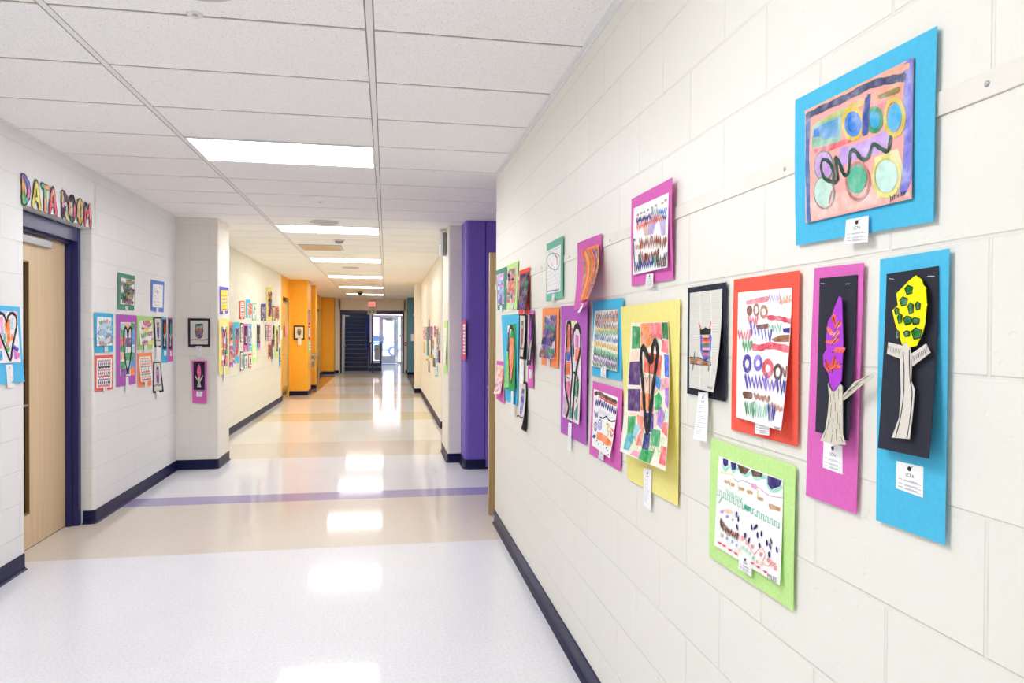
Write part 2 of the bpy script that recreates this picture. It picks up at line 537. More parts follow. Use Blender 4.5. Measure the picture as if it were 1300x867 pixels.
# children's picture kinds for the sheets further away
def art(style, seed, cols):
    g = random.Random(seed)
    P = []
    if style == 'rows':
        n = g.randint(6, 9)
        for i in range(n):
            v = 0.09 + 0.84 * i / (n - 1)
            c = cols[i % len(cols)]
            if i % 3 == 0: P.append(('s', c, 0.012, zz(0.08, v, 0.9, v, g.randint(7, 11), 0.03, g)))
            elif i % 3 == 1:
                for j in range(7): P.append(('e', c, 0.12 + j * 0.125, v, 0.012, 0.013, g.random()))
            else: P.append(('s', c, 0.017, spline(zz(0.1, v, 0.88, v, 4, 0.015, g), 3)))
    elif style == 'dense':
        for i in range(44):
            c = g.choice(cols); v = g.uniform(0.03, 0.97); u = g.uniform(0.0, 0.7)
            P.append(('s', c, g.uniform(0.016, 0.034), spline(zz(u, v, min(0.99, u + g.uniform(0.25, 0.5)), min(0.96, max(0.04, v + g.uniform(-.1, .1))), g.randint(2, 5), 0.035, g), 3)))
    elif style == 'bands':
        n = 10
        for i in range(n):
            v = 0.06 + 0.88 * i / (n - 1)
            P.append(('s', cols[i % len(cols)], 0.006, [(u, y + 0.05 * math.sin(3 * u + i)) for u, y in zz(0.03, v, 0.97, v, 20, 0.05, g)]))
    elif style == 'vert':
        for i in range(14):
            u = 0.06 + 0.88 * i / 13
            P.append(('s', cols[i % len(cols)], 0.014, spline([(u + g.uniform(-.04, .04), 0.05 + 0.9 * k / 5) for k in range(6)], 3)))
    elif style == 'blocks':
        for j in range(7):
            for i in range(3):
                u, v = i / 3 + g.uniform(-.02, .04), j / 7 + g.uniform(-.01, .02)
                du, dv = g.uniform(.30, .42), g.uniform(.12, .18)
                if g.random() < 0.93:
                    q = [(u, v), (u + du, v + g.uniform(-.02, .02)), (u + du, v + dv), (u + g.uniform(-.03, .03), v + dv)]
                    P.append(('p', g.choice(cols), [(min(1, max(0, a)), min(1, max(0, b))) for a, b in q]))
        P.append(('s', '15151C', 0.028, spline([(.5, .92), (.28, .6), (.22, .25), (.3, .1), (.45, .15), (.5, .3), (.56, .14), (.7, .1), (.78, .25), (.72, .6), (.5, .92)], 4)))
        P.append(('s', '15151C', 0.006, spline([(.5, .3), (.47, .5), (.52, .85)], 4)))
    elif style == 'owl':
        a, b, c = cols[:3]
        P.append(('p', a, [(.36, .30), (.42, .24), (.58, .24), (.64, .30), (.68, .48), (.64, .66), (.56, .74), (.44, .74), (.36, .66), (.32, .48)]))
        P.append(('p', b, [(.36, .36), (.36, .22), (.44, .28), (.56, .28), (.64, .22), (.64, .36)]))
        P.append(('p', c, [(.40, .5), (.6, .5), (.58, .68), (.5, .73), (.42, .68)]))
        P.append(('s', '20203A', 0.005, [(.36, .22), (.34, .5), (.4, .7)]))
        P.append(('s', '20203A', 0.005, [(.64, .22), (.66, .5), (.6, .7)]))
        P.append(('s', '6B3A28', 0.010, spline([(.08, .80), (.35, .77), (.6, .79), (.92, .76)], 4)))
        for u in (.44, .56):
            P.append(('e', 'F4F0E0', u, .34, 0.009, 0.009, 0)); P.append(('e', '15151C', u, .34, 0.004, 0.004, 0))
    elif style == 'tree':
        crown, leaf = cols[:2]
        P.append(('c', 'D9D3C4', [(.40, .52), (.60, .52), (.58, .72), (.68, .90), (.32, .90), (.42, .72)]))
        P.append(('c', 'D9D3C4', [(.56, .66), (.82, .46), (.86, .50), (.60, .72)]))
        P.append(('c', 'D9D3C4', [(.44, .66), (.18, .48), (.14, .52), (.42, .71)]))
        P.append(('c', crown, [(.5, .06), (.62, .16), (.68, .32), (.66, .48), (.52, .58), (.38, .50), (.32, .34), (.38, .16)]))
        for i in range(7):
            u, v = .5 + g.uniform(-.12, .12), .3 + g.uniform(-.16, .18)
            P.append(('p', leaf, [(u - .05, v), (u, v - .03), (u + .05, v + .01), (u, v + .03)]))
        P.append(('s', '2A2420', 0.002, [(.46, .6), (.46, .88)])); P.append(('s', '2A2420', 0.002, [(.54, .6), (.55, .88)]))
    elif style == 'sketch':
        for i in range(16):
            c = g.choice(cols); u, v = g.uniform(.1, .8), g.uniform(.08, .9)
            P.append(('s', c, 0.004, spline([(u, v), (u + g.uniform(-.1, .15), v + g.uniform(-.05, .05)), (u + g.uniform(0, .2), v + g.uniform(-.05, .08))], 3)))
    elif style == 'notice':
        for i in range(9):
            P.append(('s', cols[0], 0.004, [(.12, .12 + .09 * i), (g.uniform(.5, .88), .12 + .09 * i)]))
    if style == 'owl':
        k = lambda q: ((q[0] - .5) * 1.35 + .5, (q[1] - .5) * 1.2 + .47)
        P = [(p[0], p[1], p[2], [k(q) for q in p[3]]) if p[0] == 's' else (p[0], p[1], [k(q) for q in p[2]]) if p[0] == 'p' else (p[0], p[1], *k((p[2], p[3])), *p[4:]) for p in P]
    return [(p[0], p[1], p[2], [(min(.985, max(.015, a)), min(.985, max(.015, b))) for a, b in p[3]]) if p[0] == 's' else p for p in P]

def card_prims(long=False, big=False):
    P = [('e', '1C1C24', .5, .12 if long else .17, 0.0045, 0.0040, 0), ('s', '1C1C24', 0.0012, [(.5, .12 if long else .17), (.62, .06 if long else .07)])]
    if long:
        P.append(('t', '404048', 'SCPA', (.36, .22), (.66, .22)))
        g = random.Random(4)
        for i in range(14):
            P.append(('s', 'B4B4BC', 0.0010, [(.14, .28 + .045 * i), (g.uniform(.5, .88), .28 + .045 * i)]))
    else:
        P.append(('t', '303038', 'SCPA', (.36, .46), (.68, .46)))
        for v, a, b in ((.60, .10, .24), (.76, .10, .26), (.88, .10, .28)):
            P.append(('s', '8A8A92', 0.0010, [(a, v), (b, v)]))
            P.append(('s', '9A9AA2', 0.0005, [(b + .03, v + .03), (.95, v + .03)]))
            P.append(('s', '7A7A84', 0.0008, spline(zz(b + .08, v, .80, v - .01, 6, .022, random.Random(int(v * 100))), 2)))
    return P

WALLS = {   # plane constant, outward normal, direction to the viewer's right
    'R': lambda p, k: ((k, p[0], p[1]), math.radians(-90)),
    'L': lambda p, k: ((k, p[0], p[1]), math.radians(90)),
    'F': lambda p, k: ((p[0], k, p[1]), 0.0),
}

def picture(name, label, cat, wall, k, org, parts, group=None):
    """Empty on the wall; its sheets are parts. Local x runs to the viewer's right, z up, -y out of the wall."""
    loc, rz = WALLS[wall](org, k)
    e = empty(name, loc)
    e.rotation_euler = (0, 0, rz)
    tag(e, label, cat, group)
    byname = {}
    for pn, plabel, kind, col, corners, lift, wave, prims, under in parts:
        sh = Sheet(corners, lift, wave)
        par = byname[under] if under else e
        if kind == 'news': m = newsprint()
        elif kind == 'bare': m = None
        else: m = construction_paper(col)
        if prims and prims[0] == 'ART':
            prims = art(*prims[1:])
        elif prims and prims[0] == 'CARD':
            prims = card_prims(*prims[1:])
        o = sheet_mesh(pn, par, sh, m, prims, bare=(kind == 'bare'))
        if plabel: o['label'] = plabel
        byname[pn] = o
    return e

# ------------------------------------------------------------ the setting
XL, XR, CEIL = -2.24, 0.852, 2.743
white_l = block_wall('wall_paint_white', 'ECECEA', shift=-0.74)
cream_r = block_wall('wall_paint_cream', 'EDEBE1')
cream_far = block_wall('wall_paint_warm_cream', 'EDEBDF', shift=-0.6)
pier_w = block_wall('wall_paint_pier', 'EFEAE0', shift=-0.74)
yellow = block_wall('wall_paint_yellow', 'F8B536', shift=-0.5)
purple = block_wall('wall_paint_purple', '7660C0', shift=-0.5, groove=0.0015)
teal = block_wall('wall_paint_blue_grey', '5A8AA2', shift=-0.5)
beige = block_wall('wall_paint_beige', 'F0E8DC', shift=-0.5, groove=0.001)
white_paint, *_ = new_mat('white_paint', 'ECECEC', 0.5)
navy, *_ = new_mat('navy_steel_paint', '1E1F5C', 0.32)
navy_d, *_ = new_mat('navy_stair_vinyl', '12143F', 0.4)
base_m = vary(new_mat('vinyl_base', '171A44', 0.4, spec=0.2)[0], '171A44', 0.85, 1.15, 20)
steel, *_ = new_mat('brushed_steel', 'B8BABE', 0.3, metal=1.0)
alu, *_ = new_mat('white_aluminium', 'E4E7EC', 0.35)
birch = wood('birch_veneer', 'E0C6A0', 'D8BC93')
birch_y = wood('birch_veneer_warm', 'DDBB78', 'CFA964')
walnut, *_ = new_mat('brown_stop_wood', '8A6A40', 0.45)
dark_glass, *_ = new_mat('dark_glass', '2A2114', 0.12, spec=0.6)

def wall(name, mat, pts, z0=0.0, z1=CEIL + 0.3):
    bm = bmesh.new()
    prism(bm, pts, z0, z1)
    return tag(finish(name, bm, mat), kind='structure')

r = 0.022
# left side
wall('wall_left', white_l, [(XL - .4, -7), (XL, -7), (XL, 4.88, r), (XL - .4, 4.88)])
wall('wall_left', white_l, [(XL - .4, 5.94), (XL, 5.94, r), (XL, 8.4), (XL - .4, 8.4)])
wall('wall_left', white_l, [(XL - .4, 4.86), (XL, 4.86), (XL, 5.97), (XL - .4, 5.97)], 2.295)
wall('wall_left', pier_w, [(XL - .3, 8.12), (-1.815, 8.12, r), (-1.815, 8.69, r), (XL - .3, 8.69)])
wall('wall_left', cream_far, [(XL - .4, 8.5), (XL, 8.5), (XL, 15.8), (XL - .4, 15.8)])
wall('wall_left', yellow, [(XL - .4, 15.8), (XL, 15.8), (XL, 16.02), (XL - .4, 16.02)])
wall('wall_left', yellow, [(XL - .4, 16.0), (XL, 16.0), (XL, 17.1), (XL - .4, 17.1)], 2.285)
wall('wall_left', yellow, [(XL - .4, 17.08), (XL, 17.08), (XL, 23.55), (XL - .4, 23.55)])
wall('wall_left', yellow, [(XL - .3, 17.27), (-1.84, 17.27, r), (-1.84, 18.02, r), (XL - .3, 18.02)])
wall('wall_left', yellow, [(XL - .3, 19.25), (-1.84, 19.25, r), (-1.84, 19.45, r), (XL - .3, 19.45)])
wall('wall_left', yellow, [(XL - .4, 23.5), (XL, 23.5), (XL, 24.7), (XL - .4, 24.7)], 2.285)
wall('wall_left', yellow, [(XL - .4, 24.68), (XL, 24.68), (XL, 26.4), (XL - .4, 26.4)])
wall('wall_left', yellow, [(XL - .3, 25.75), (-1.84, 25.75, r), (-1.84, 26.42), (XL - .3, 26.42)])
dark_backing = flat('unlit_room', '3A3630', .8)  # dark colour stands in for the shade of the unlit rooms
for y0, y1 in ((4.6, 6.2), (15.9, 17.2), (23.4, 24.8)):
    wall('wall_left', dark_backing, [(XL - .5, y0), (XL - .39, y0), (XL - .39, y1), (XL - .5, y1)])  # backing panel added behind each door to block sky light at the gaps
# right side
wall('wall_right', cream_r, [(XR, -7), (XR + .25, -7), (XR + .25, 5.49), (XR, 5.49, r)])
wall('wall_right', purple, [(XR + .2, 5.3), (2.1, 5.3), (2.1, 5.49), (XR + .2, 5.49)])
wall('wall_right', purple, [(1.95, 5.45), (2.1, 5.45), (2.1, 7.9), (1.95, 7.9)])
wall('wall_right', purple, [(.857, 7.68, .05), (1.075, 7.68), (1.075, 8.12), (.857, 8.12)])
wall('wall_right', purple, [(1.083, 7.67, .012), (1.97, 7.67), (1.97, 8.0), (1.083, 8.0)])
wall('wall_right', pier_w, [(.705, 8.1, r), (1.4, 8.1), (1.4, 8.95), (.705, 8.95, r)])
wall('wall_right', cream_far, [(1.3, 8.9), (1.5, 8.9), (1.5, 11.1), (1.3, 11.1)])
wall('wall_right', cream_far, [(XR, 11.04, r), (1.4, 11.04), (1.4, 17.7), (XR, 17.7)])
wall('wall_right', cream_far, [(.705, 17.66, r), (1.4, 17.66), (1.4, 18.3), (.705, 18.3, r)])
wall('wall_right', teal, [(1.25, 18.25), (1.5, 18.25), (1.5, 25.1), (1.25, 25.1)])
wall('wall_right', teal, [(.755, 25.0), (1.4, 25.0), (1.4, 26.45), (.755, 26.45)])
# behind the camera, and the end of the hallway
wall('wall_back', white_l, [(XL - .2, -7.1), (XR + .2, -7.1), (XR + .2, -6.9), (XL - .2, -6.9)])
wall('wall_end', beige, [(-1.9, 26.4), (-1.665, 26.4), (-1.665, 26.62), (-1.9, 26.62)])
wall('wall_end', beige, [(.655, 26.4), (1.2, 26.4), (1.2, 26.62), (.655, 26.62)])
wall('wall_end', beige, [(-1.7, 26.4), (.7, 26.4), (.7, 26.62), (-1.7, 26.62)], 2.31)

# floor: one sheet of tiles laid in bands
tile_cool = floor_tile('tile_white', 'ECECF1')
tile_warm = floor_tile('tile_offwhite', 'EAE8E2')
tile_tan = floor_tile('tile_tan', 'E0D6C9')
tile_tan2 = floor_tile('tile_golden_tan', 'E0D0AE')
tile_purple = floor_tile('tile_purple', 'A79CC8')
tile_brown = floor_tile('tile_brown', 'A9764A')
bands = [(-7, 5.02, 0), (5.02, 6.45, 2), (6.45, 6.76, 4), (6.76, 8.68, 0), (8.68, 9.88, 2), (9.88, 12.2, 1), (12.2, 13.4, 3), (13.4, 16.2, 1),
         (16.2, 17.5, 3), (17.5, 19.9, 1), (19.9, 21.2, 3), (21.2, 23.6, 1), (23.6, 24.8, 3), (24.8, 36.0, 1)]
bm = bmesh.new()
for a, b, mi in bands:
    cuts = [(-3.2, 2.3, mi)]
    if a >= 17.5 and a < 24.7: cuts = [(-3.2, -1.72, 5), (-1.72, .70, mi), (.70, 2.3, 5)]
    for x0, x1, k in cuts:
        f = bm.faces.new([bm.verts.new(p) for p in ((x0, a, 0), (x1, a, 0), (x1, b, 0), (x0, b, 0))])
        f.material_index = k
bmesh.ops.remove_doubles(bm, verts=bm.verts, dist=1e-5)
bmesh.ops.recalc_face_normals(bm, faces=bm.faces[:])
if bm.faces[:][0].normal.z < 0: bmesh.ops.reverse_faces(bm, faces=bm.faces[:])
tag(finish('floor', bm, [tile_cool, tile_warm, tile_tan, tile_tan2, tile_purple, tile_brown]), kind='structure')

# ceiling: lay-in mineral tiles in a white grid
def ceiling_tile_mat():
    m, N, L, b = new_mat('mineral_tile', 'DEDDDB', 0.9, spec=0.1)
    geo = N.new('ShaderNodeNewGeometry')
    n = N.new('ShaderNodeTexNoise'); n.inputs['Scale'].default_value = 170; n.inputs['Detail'].default_value = 2
    L.new(geo.outputs['Position'], n.inputs['Vector'])
    cr = N.new('ShaderNodeValToRGB')
    cr.color_ramp.elements[0].position = 0.33; cr.color_ramp.elements[0].color = (*lin('DBD9D5'), 1)
    cr.color_ramp.elements[1].position = 0.40; cr.color_ramp.elements[1].color = (*lin('F9F8F6'), 1)
    L.new(n.outputs['Fac'], cr.inputs[0]); L.new(cr.outputs[0], b.inputs['Base Color'])
    bp = N.new('ShaderNodeBump'); bp.inputs['Strength'].default_value = 0.3; bp.inputs['Distance'].default_value = 0.001
    L.new(n.outputs['Fac'], bp.inputs['Height']); L.new(bp.outputs[0], b.inputs['Normal'])
    return m
TM = ceiling_tile_mat()
GX, GY, TW, TD = -0.070, 2.9457, 1.2192, 0.6096
LIGHT_ROWS = [-9, -3, 3, 9, 15, 21, 27, 33]
VENT_ROW = 12
bm = bmesh.new()
cols_x = [(-2.7, GX - TW), (GX - TW, GX), (GX, 0.852), (0.852, 2.1)]
for ci, (x0, x1) in enumerate(cols_x):
    for i in range(-17, 39):
        y0, y1 = GY + i * TD, min(26.42, GY + (i + 1) * TD)
        if y1 - y0 < 0.05: continue
        if ci == 1 and (i in LIGHT_ROWS): continue
        a = x0 + (0.019 if ci in (1, 2) else 0)
        b = x1 - (0.019 if ci in (0, 1) else 0)
        box(bm, a, b, y0 + 0.0095, y1 - 0.0095, CEIL, CEIL + 0.016)
ce = tag(finish('ceiling', bm, TM), kind='structure')
bm = bmesh.new()
box(bm, -2.7, 2.1, -7, 26.42, CEIL + 0.0035, CEIL + 0.03)
finish('ceiling_deck', bm, flat('cross_tee', 'A29A8E', .8), ce)  # cross-tee colour, darkened to stand for shade in the tile gaps
bm = bmesh.new()
for x in (GX - TW, GX):
    box(bm, x - 0.013, x + 0.013, -7, 26.4, CEIL + 0.001, CEIL + 0.005)
finish('ceiling_grid', bm, white_paint, ce)
boxes('trim_1', white_paint, None, (XR - .022, XR, -6.9, 5.49, CEIL - .004, CEIL), (XR - .003, XR, -6.9, 5.49, CEIL - .022, CEIL))['kind'] = 'structure'
boxes('trim_2', white_paint, None, (XL, XL + .022, -6.9, 8.12, CEIL - .004, CEIL), (XL, XL + .003, -6.9, 8.12, CEIL - .022, CEIL))['kind'] = 'structure'
boxes('trim_3', white_paint, None, (XL, XL + .022, 8.69, 17.27, CEIL - .004, CEIL))['kind'] = 'structure'
boxes('trim_4', white_paint, None, (XR - .022, XR, 11.04, 17.66, CEIL - .004, CEIL))['kind'] = 'structure'

# cove base
def baseboard(name, path, side, h=0.104):
    """extrude the base profile along a plan path; side = +1 when the room lies left of the path"""
    bm = bmesh.new()
    prof = [(0.0, h), (0.0055, h - .001), (0.007, h - .006), (0.007, 0.022), (0.012, 0.010), (0.022, 0.0015), (0.022, 0.0), (0.0, 0.0)]
    P = [Vector(p) for p in path]
    rows = []
    for i, p in enumerate(P):
        d0 = (p - P[i - 1]).normalized() if i else (P[1] - p).normalized()
        d1 = (P[i + 1] - p).normalized() if i < len(P) - 1 else d0
        n0 = Vector((-d0.y, d0.x)) * side; n1 = Vector((-d1.y, d1.x)) * side
        n = (n0 + n1).normalized(); k = 1 / max(0.3, n.dot(n0))
        rows.append([bm.verts.new((p.x + n.x * a * k, p.y + n.y * a * k, z)) for a, z in prof])
    for i in range(len(rows) - 1):
        for j in range(len(prof)):
            q = (j + 1) % len(prof)
            bm.faces.new((rows[i][j], rows[i + 1][j], rows[i + 1][q], rows[i][q]))
    bm.faces.new(rows[0]); bm.faces.new(rows[-1][::-1])
    bmesh.ops.recalc_face_normals(bm, faces=bm.faces[:])
    return tag(finish(name, bm, base_m), kind='structure')
baseboard('baseboard_left', [(XL, -6.9), (XL, 4.858), (XL - .022, 4.88), (XL - .085, 4.88)], -1)
baseboard('baseboard_left', [(XL - .078, 5.94), (XL - .022, 5.94), (XL - .006, 5.946), (XL, 5.962), (XL, 8.12), (-1.837, 8.12), (-1.821, 8.126), (-1.815, 8.142), (-1.815, 8.668), (-1.837, 8.69), (XL, 8.69), (XL, 16.0)], -1)
baseboard('baseboard_left', [(XL, 17.1), (XL, 17.27), (-1.862, 17.27), (-1.84, 17.292), (-1.84, 18.0), (-1.862, 18.02), (XL, 18.02), (XL, 19.25), (-1.862, 19.25), (-1.84, 19.272), (-1.84, 19.43), (-1.862, 19.45), (XL, 19.45), (XL, 23.48)], -1)
baseboard('baseboard_left', [(XL, 24.72), (XL, 25.75), (-1.862, 25.75), (-1.84, 25.772), (-1.84, 26.4), (-1.70, 26.4)], -1)
baseboard('baseboard_right', [(XR, -6.9), (XR, 5.468), (XR + .022, 5.49), (XR + .15, 5.49)], 1)
baseboard('baseboard_right', [(1.95, 7.67), (.907, 7.68), (.87, 7.695), (.857, 7.73), (.857, 8.1), (.727, 8.1), (.711, 8.106), (.705, 8.122), (.705, 8.93), (.727, 8.95), (1.3, 8.95), (1.3, 11.04), (.874, 11.04), (.858, 11.046), (XR, 11.062), (XR, 17.66), (.727, 17.66), (.705, 17.682), (.705, 18.28), (.727, 18.3), (1.25, 18.3), (1.25, 25.0), (.755, 25.0), (.755, 26.4), (.70, 26.4)], 1)

# tackable strip screwed to the right wall
bm = bmesh.new()
box(bm, XR - .004, XR + .001, -6.5, 5.47, 1.846, 1.884, bevel=.0015)
tr = tag(finish('trim_5', bm, flat('tack_strip_paint', 'E9E5DA', 0.45)), kind='structure')
for y, z in ((.874, 1.865), (1.393, 1.862), (2.595, 1.862), (3.201, 1.864), (3.8, 1.865), (4.9, 1.865), (-.3, 1.865)):
    bm = bmesh.new()
    lathe(bm, (XR - .0035, y, z), (-1, 0, 0), [(.0, 0), (.0048, 0), (.0048, .0012), (.0030, .0026), (.0012, .0030), (0.0008, .0018), (0, .0018)], 14)
    finish('screw', bm, steel, tr, True)

# ------------------------------------------------------------ ceiling fittings
def ceiling_light(row, label, spec):
    y0 = GY + row * TD
    x0, x1 = GX - TW, GX
    e = tag(empty('ceiling_light', ((x0 + x1) / 2, y0 + TD / 2, CEIL)), label, 'ceiling light', 'recessed ceiling light panels')
    hx, hy = TW / 2 - .015, TD / 2 - .006
    bm = bmesh.new()
    for q in ((-hx, hx, -hy, -hy + .014), (-hx, hx, hy - .014, hy), (-hx, -hx + .014, -hy + .014, hy - .014), (hx - .014, hx, -hy + .014, hy - .014)):
        box(bm, q[0], q[1], q[2], q[3], -.006, .03)
    finish('frame', bm, white_paint, e)
    boxes('diffuser', emit('lamp_%s' % ('near' if spec is LAMP_NEAR else 'far'), *spec), e, (-hx + .014, hx - .014, -hy + .014, hy - .014, .0, .02))
LL = ['ceiling light panel behind the viewpoint, furthest back', 'ceiling light panel just behind the viewpoint', 'largest and nearest lit ceiling panel in view', 'second lit ceiling panel, beyond the round speaker grille',
      'third lit ceiling panel, just past the air vent', 'fourth lit ceiling panel down the hallway', 'fifth lit ceiling panel, before the dark dome', 'last lit ceiling panel, next to the end wall']
for k, row in enumerate(LIGHT_ROWS):
    ceiling_light(row, LL[k], LAMP_NEAR if k < 4 else LAMP_FAR)

grille = flat('speaker_grille', 'C2C0BE', 0.6)
def ceiling_disc(name, label, cat, x, y, rad, group=None):
    e = tag(empty(name, (x, y, CEIL)), label, cat, group)
    bm = bmesh.new()
    lathe(bm, (0, 0, 0), (0, 0, -1), [(rad * .9, 0), (rad, 0), (rad, .004), (rad * .96, .008), (rad * .88, .009), (rad * .87, .004)], 40)
    finish('rim', bm, flat('speaker_rim', 'D2D0CE', .5), e, True)
    bm = bmesh.new()
    lathe(bm, (0, 0, 0), (0, 0, -1), [(rad * .86, 0), (rad * .86, .006), (rad * .5, .0085), (0, .009)], 40)
    g = finish('grille', bm, grille, e, True)
ceiling_disc('ceiling_speaker', 'round speaker grille cut by the top edge of the view', 'ceiling speaker', -.66, 2.65, .15, 'round ceiling speakers')
ceiling_disc('ceiling_speaker', 'round speaker grille right before the second light panel', 'ceiling speaker', -.69, 8.15, .165, 'round ceiling speakers')
ceiling_disc('ceiling_speaker', 'round speaker grille between third and fourth light panels', 'ceiling speaker', -.68, 13.75, .165, 'round ceiling speakers')
def sprinkler(x, y, label):
    e = tag(empty('sprinkler', (x, y, CEIL)), label, 'sprinkler', 'concealed ceiling sprinklers')
    bm = bmesh.new(); lathe(bm, (0, 0, 0), (0, 0, -1), [(.030, 0), (.032, .002), (.027, .004), (.024, .003), (.0, .003)], 24)
    finish('escutcheon', bm, flat('sprinkler_white', 'E8E6E4', .4), e, True)
    bm = bmesh.new(); lathe(bm, (0, 0, 0), (0, 0, -1), [(.008, .002), (.008, .010), (.014, .011), (.014, .012), (0, .013)], 16)
    finish('deflector', bm, flat('sprinkler_white', 'E8E6E4', .4), e, True)
sprinkler(-.74, 2.93, 'tiny sprinkler cap below the cut-off speaker')
sprinkler(-.62, 6.90, 'tiny sprinkler cap between first and second light panels')
sprinkler(-.70, 11.93, 'tiny sprinkler cap just before the third light panel')
e = tag(empty('smoke_detector', (-.63, 9.72, CEIL)), 'small white smoke detector behind the second light panel', 'smoke detector')
bm = bmesh.new(); lathe(bm, (0, 0, 0), (0, 0, -1), [(.075, 0), (.075, .010), (.066, .014)], 28); finish('base', bm, flat('detector_white', 'DAD9D6', .4), e, True)
bm = bmesh.new(); lathe(bm, (0, 0, 0), (0, 0, -1), [(.055, .012), (.052, .034), (.030, .046), (0, .048)], 28); finish('sensor_head', bm, flat('detector_grey', '9A9A9C', .4), e, True)
e = tag(empty('air_vent', (-.935, 10.55, CEIL)), 'shiny rectangular air vent in the ceiling before the third light', 'air vent')
bm = bmesh.new()
for q in ((-.30, .30, -.27, -.24), (-.30, .30, .24, .27), (-.30, -.27, -.24, .24), (.27, .30, -.24, .24)):
    box(bm, q[0], q[1], q[2], q[3], -.010, 0)
finish('frame', bm, flat('vent_white', 'CFC9BE', .35), e)
bm = bmesh.new()
for i in range(12):
    y = -.225 + i * .0405
    v = [bm.verts.new(p) for p in ((-.265, y, -.002), (.265, y, -.002), (.265, y + .034, -.022), (-.265, y + .034, -.022))]
    bm.faces.new(v)
bmesh.ops.solidify(bm, geom=bm.faces[:], thickness=.001)
finish('louvre', bm, new_mat('vent_blade', 'F2DCC0', .25, metal=.3)[0], e)
e = tag(empty('security_camera', (-.79, 21.9, CEIL)), 'dark dome camera hanging before the last light panel', 'security camera')
bm = bmesh.new(); lathe(bm, (0, 0, 0), (0, 0, -1), [(.085, 0), (.085, .03), (.072, .04)], 28); finish('housing', bm, flat('camera_grey', '8A8886', .4), e, True)
bm = bmesh.new(); lathe(bm, (0, 0, 0), (0, 0, -1), [(.068, .04), (.064, .075), (.045, .10), (.02, .113), (0, .115)], 28); finish('dome', bm, new_mat('smoked_dome', '17171A', .1)[0], e, True)

# ------------------------------------------------------------ door under the word sign (left)
d = tag(empty('door_1', (XL - .09, 5.41, 0)), kind='structure')
bm = bmesh.new()
for y0, y1 in ((-.525, -.475), (.475, .525)):
    box(bm, -.13, 0.0, y0, y1, 0, 2.29, bevel=.003)
    yi = (y1 if y0 < 0 else y0)
    s = 1 if y0 < 0 else -1
    box(bm, -.085, -.045, min(yi, yi + s * .016), max(yi, yi + s * .016), 0, 2.18, bevel=.002)
box(bm, -.13, 0.0, -.475, .475, 2.185, 2.29, bevel=.003)
box(bm, -.085, -.045, -.475, .475, 2.168, 2.186, bevel=.002)
finish('door_frame', bm, navy, d)
bm = bmesh.new()
box(bm, -.130, -.089, -.470, -.245, .006, 2.168); box(bm, -.130, -.089, -.085, .470, .006, 2.168)
box(bm, -.130, -.089, -.245, -.085, .006, .24); box(bm, -.130, -.089, -.245, -.085, 1.98, 2.168)
lf = finish('door_leaf', bm, birch, d)
bm = bmesh.new()
for q in ((-.245, -.233, .24, 1.98), (-.097, -.085, .24, 1.98), (-.233, -.097, .24, .252), (-.233, -.097, 1.968, 1.98)):
    box(bm, -.134, -.084, q[0], q[1], q[2], q[3], bevel=.002)
finish('glazing_stop', bm, walnut, lf)
boxes('glass', dark_glass, lf, (-.113, -.107, -.235, -.095, .25, 1.97))
bm = bmesh.new()
cyl(bm, (-.089, -.41, 1.0), (-.082, -.41, 1.0), .03, seg=20)
cyl(bm, (-.084, -.41, 1.0), (-.035, -.41, 1.0), .010)
cyl(bm, (-.040, -.415, 1.0), (-.040, -.215, 1.003), .0095, .0085)
bmesh.ops.recalc_face_normals(bm, faces=bm.faces[:])
finish('door_handle', bm, steel, lf, True)
bm = bmesh.new()
box(bm, -.089, -.052, -.47, .18, 2.098, 2.150, bevel=.004)
finish('door_closer', bm, flat('closer_grey', 'AEB0B4', .35, .3), d)
boxes('threshold_gap', new_mat('door_shadow_seal', '1A1714', .6)[0], d, (-.125, -.092, -.47, .47, .0, .007))  # dark strip standing in for the shadow under the leaf

# wooden door standing open at the end of the near right wall, seen on its edge
d = tag(empty('door_2', (.835, 5.7, 0)), kind='structure')
bm = bmesh.new(); box(bm, 0, .91, 0, .045, .012, 2.165, bevel=.002)
lf = finish('door_leaf', bm, wood('birch_edge', 'C4A878', 'B4966A'), d)
bm = bmesh.new(); box(bm, -.012, 0, .016, .030, 1.045, 1.07, bevel=.003); box(bm, -.002, 0, .008, .037, .95, 1.15)
finish('latch', bm, steel, lf)
bm = bmesh.new()
for y0, s in ((0, -1), (.045, 1)):
    cyl(bm, (.07, y0, 1.0), (.07, y0 + s * .05, 1.0), .010); cyl(bm, (.065, y0 + s * .045, 1.0), (.19, y0 + s * .045, 1.0), .009)
finish('door_handle', bm, steel, lf, True)
bm = bmesh.new()
for z in (.25, 1.05, 1.85): cyl(bm, (.915, .0225, z), (.915, .0225, z + .11), .008)
finish('hinge', bm, steel, d, True)

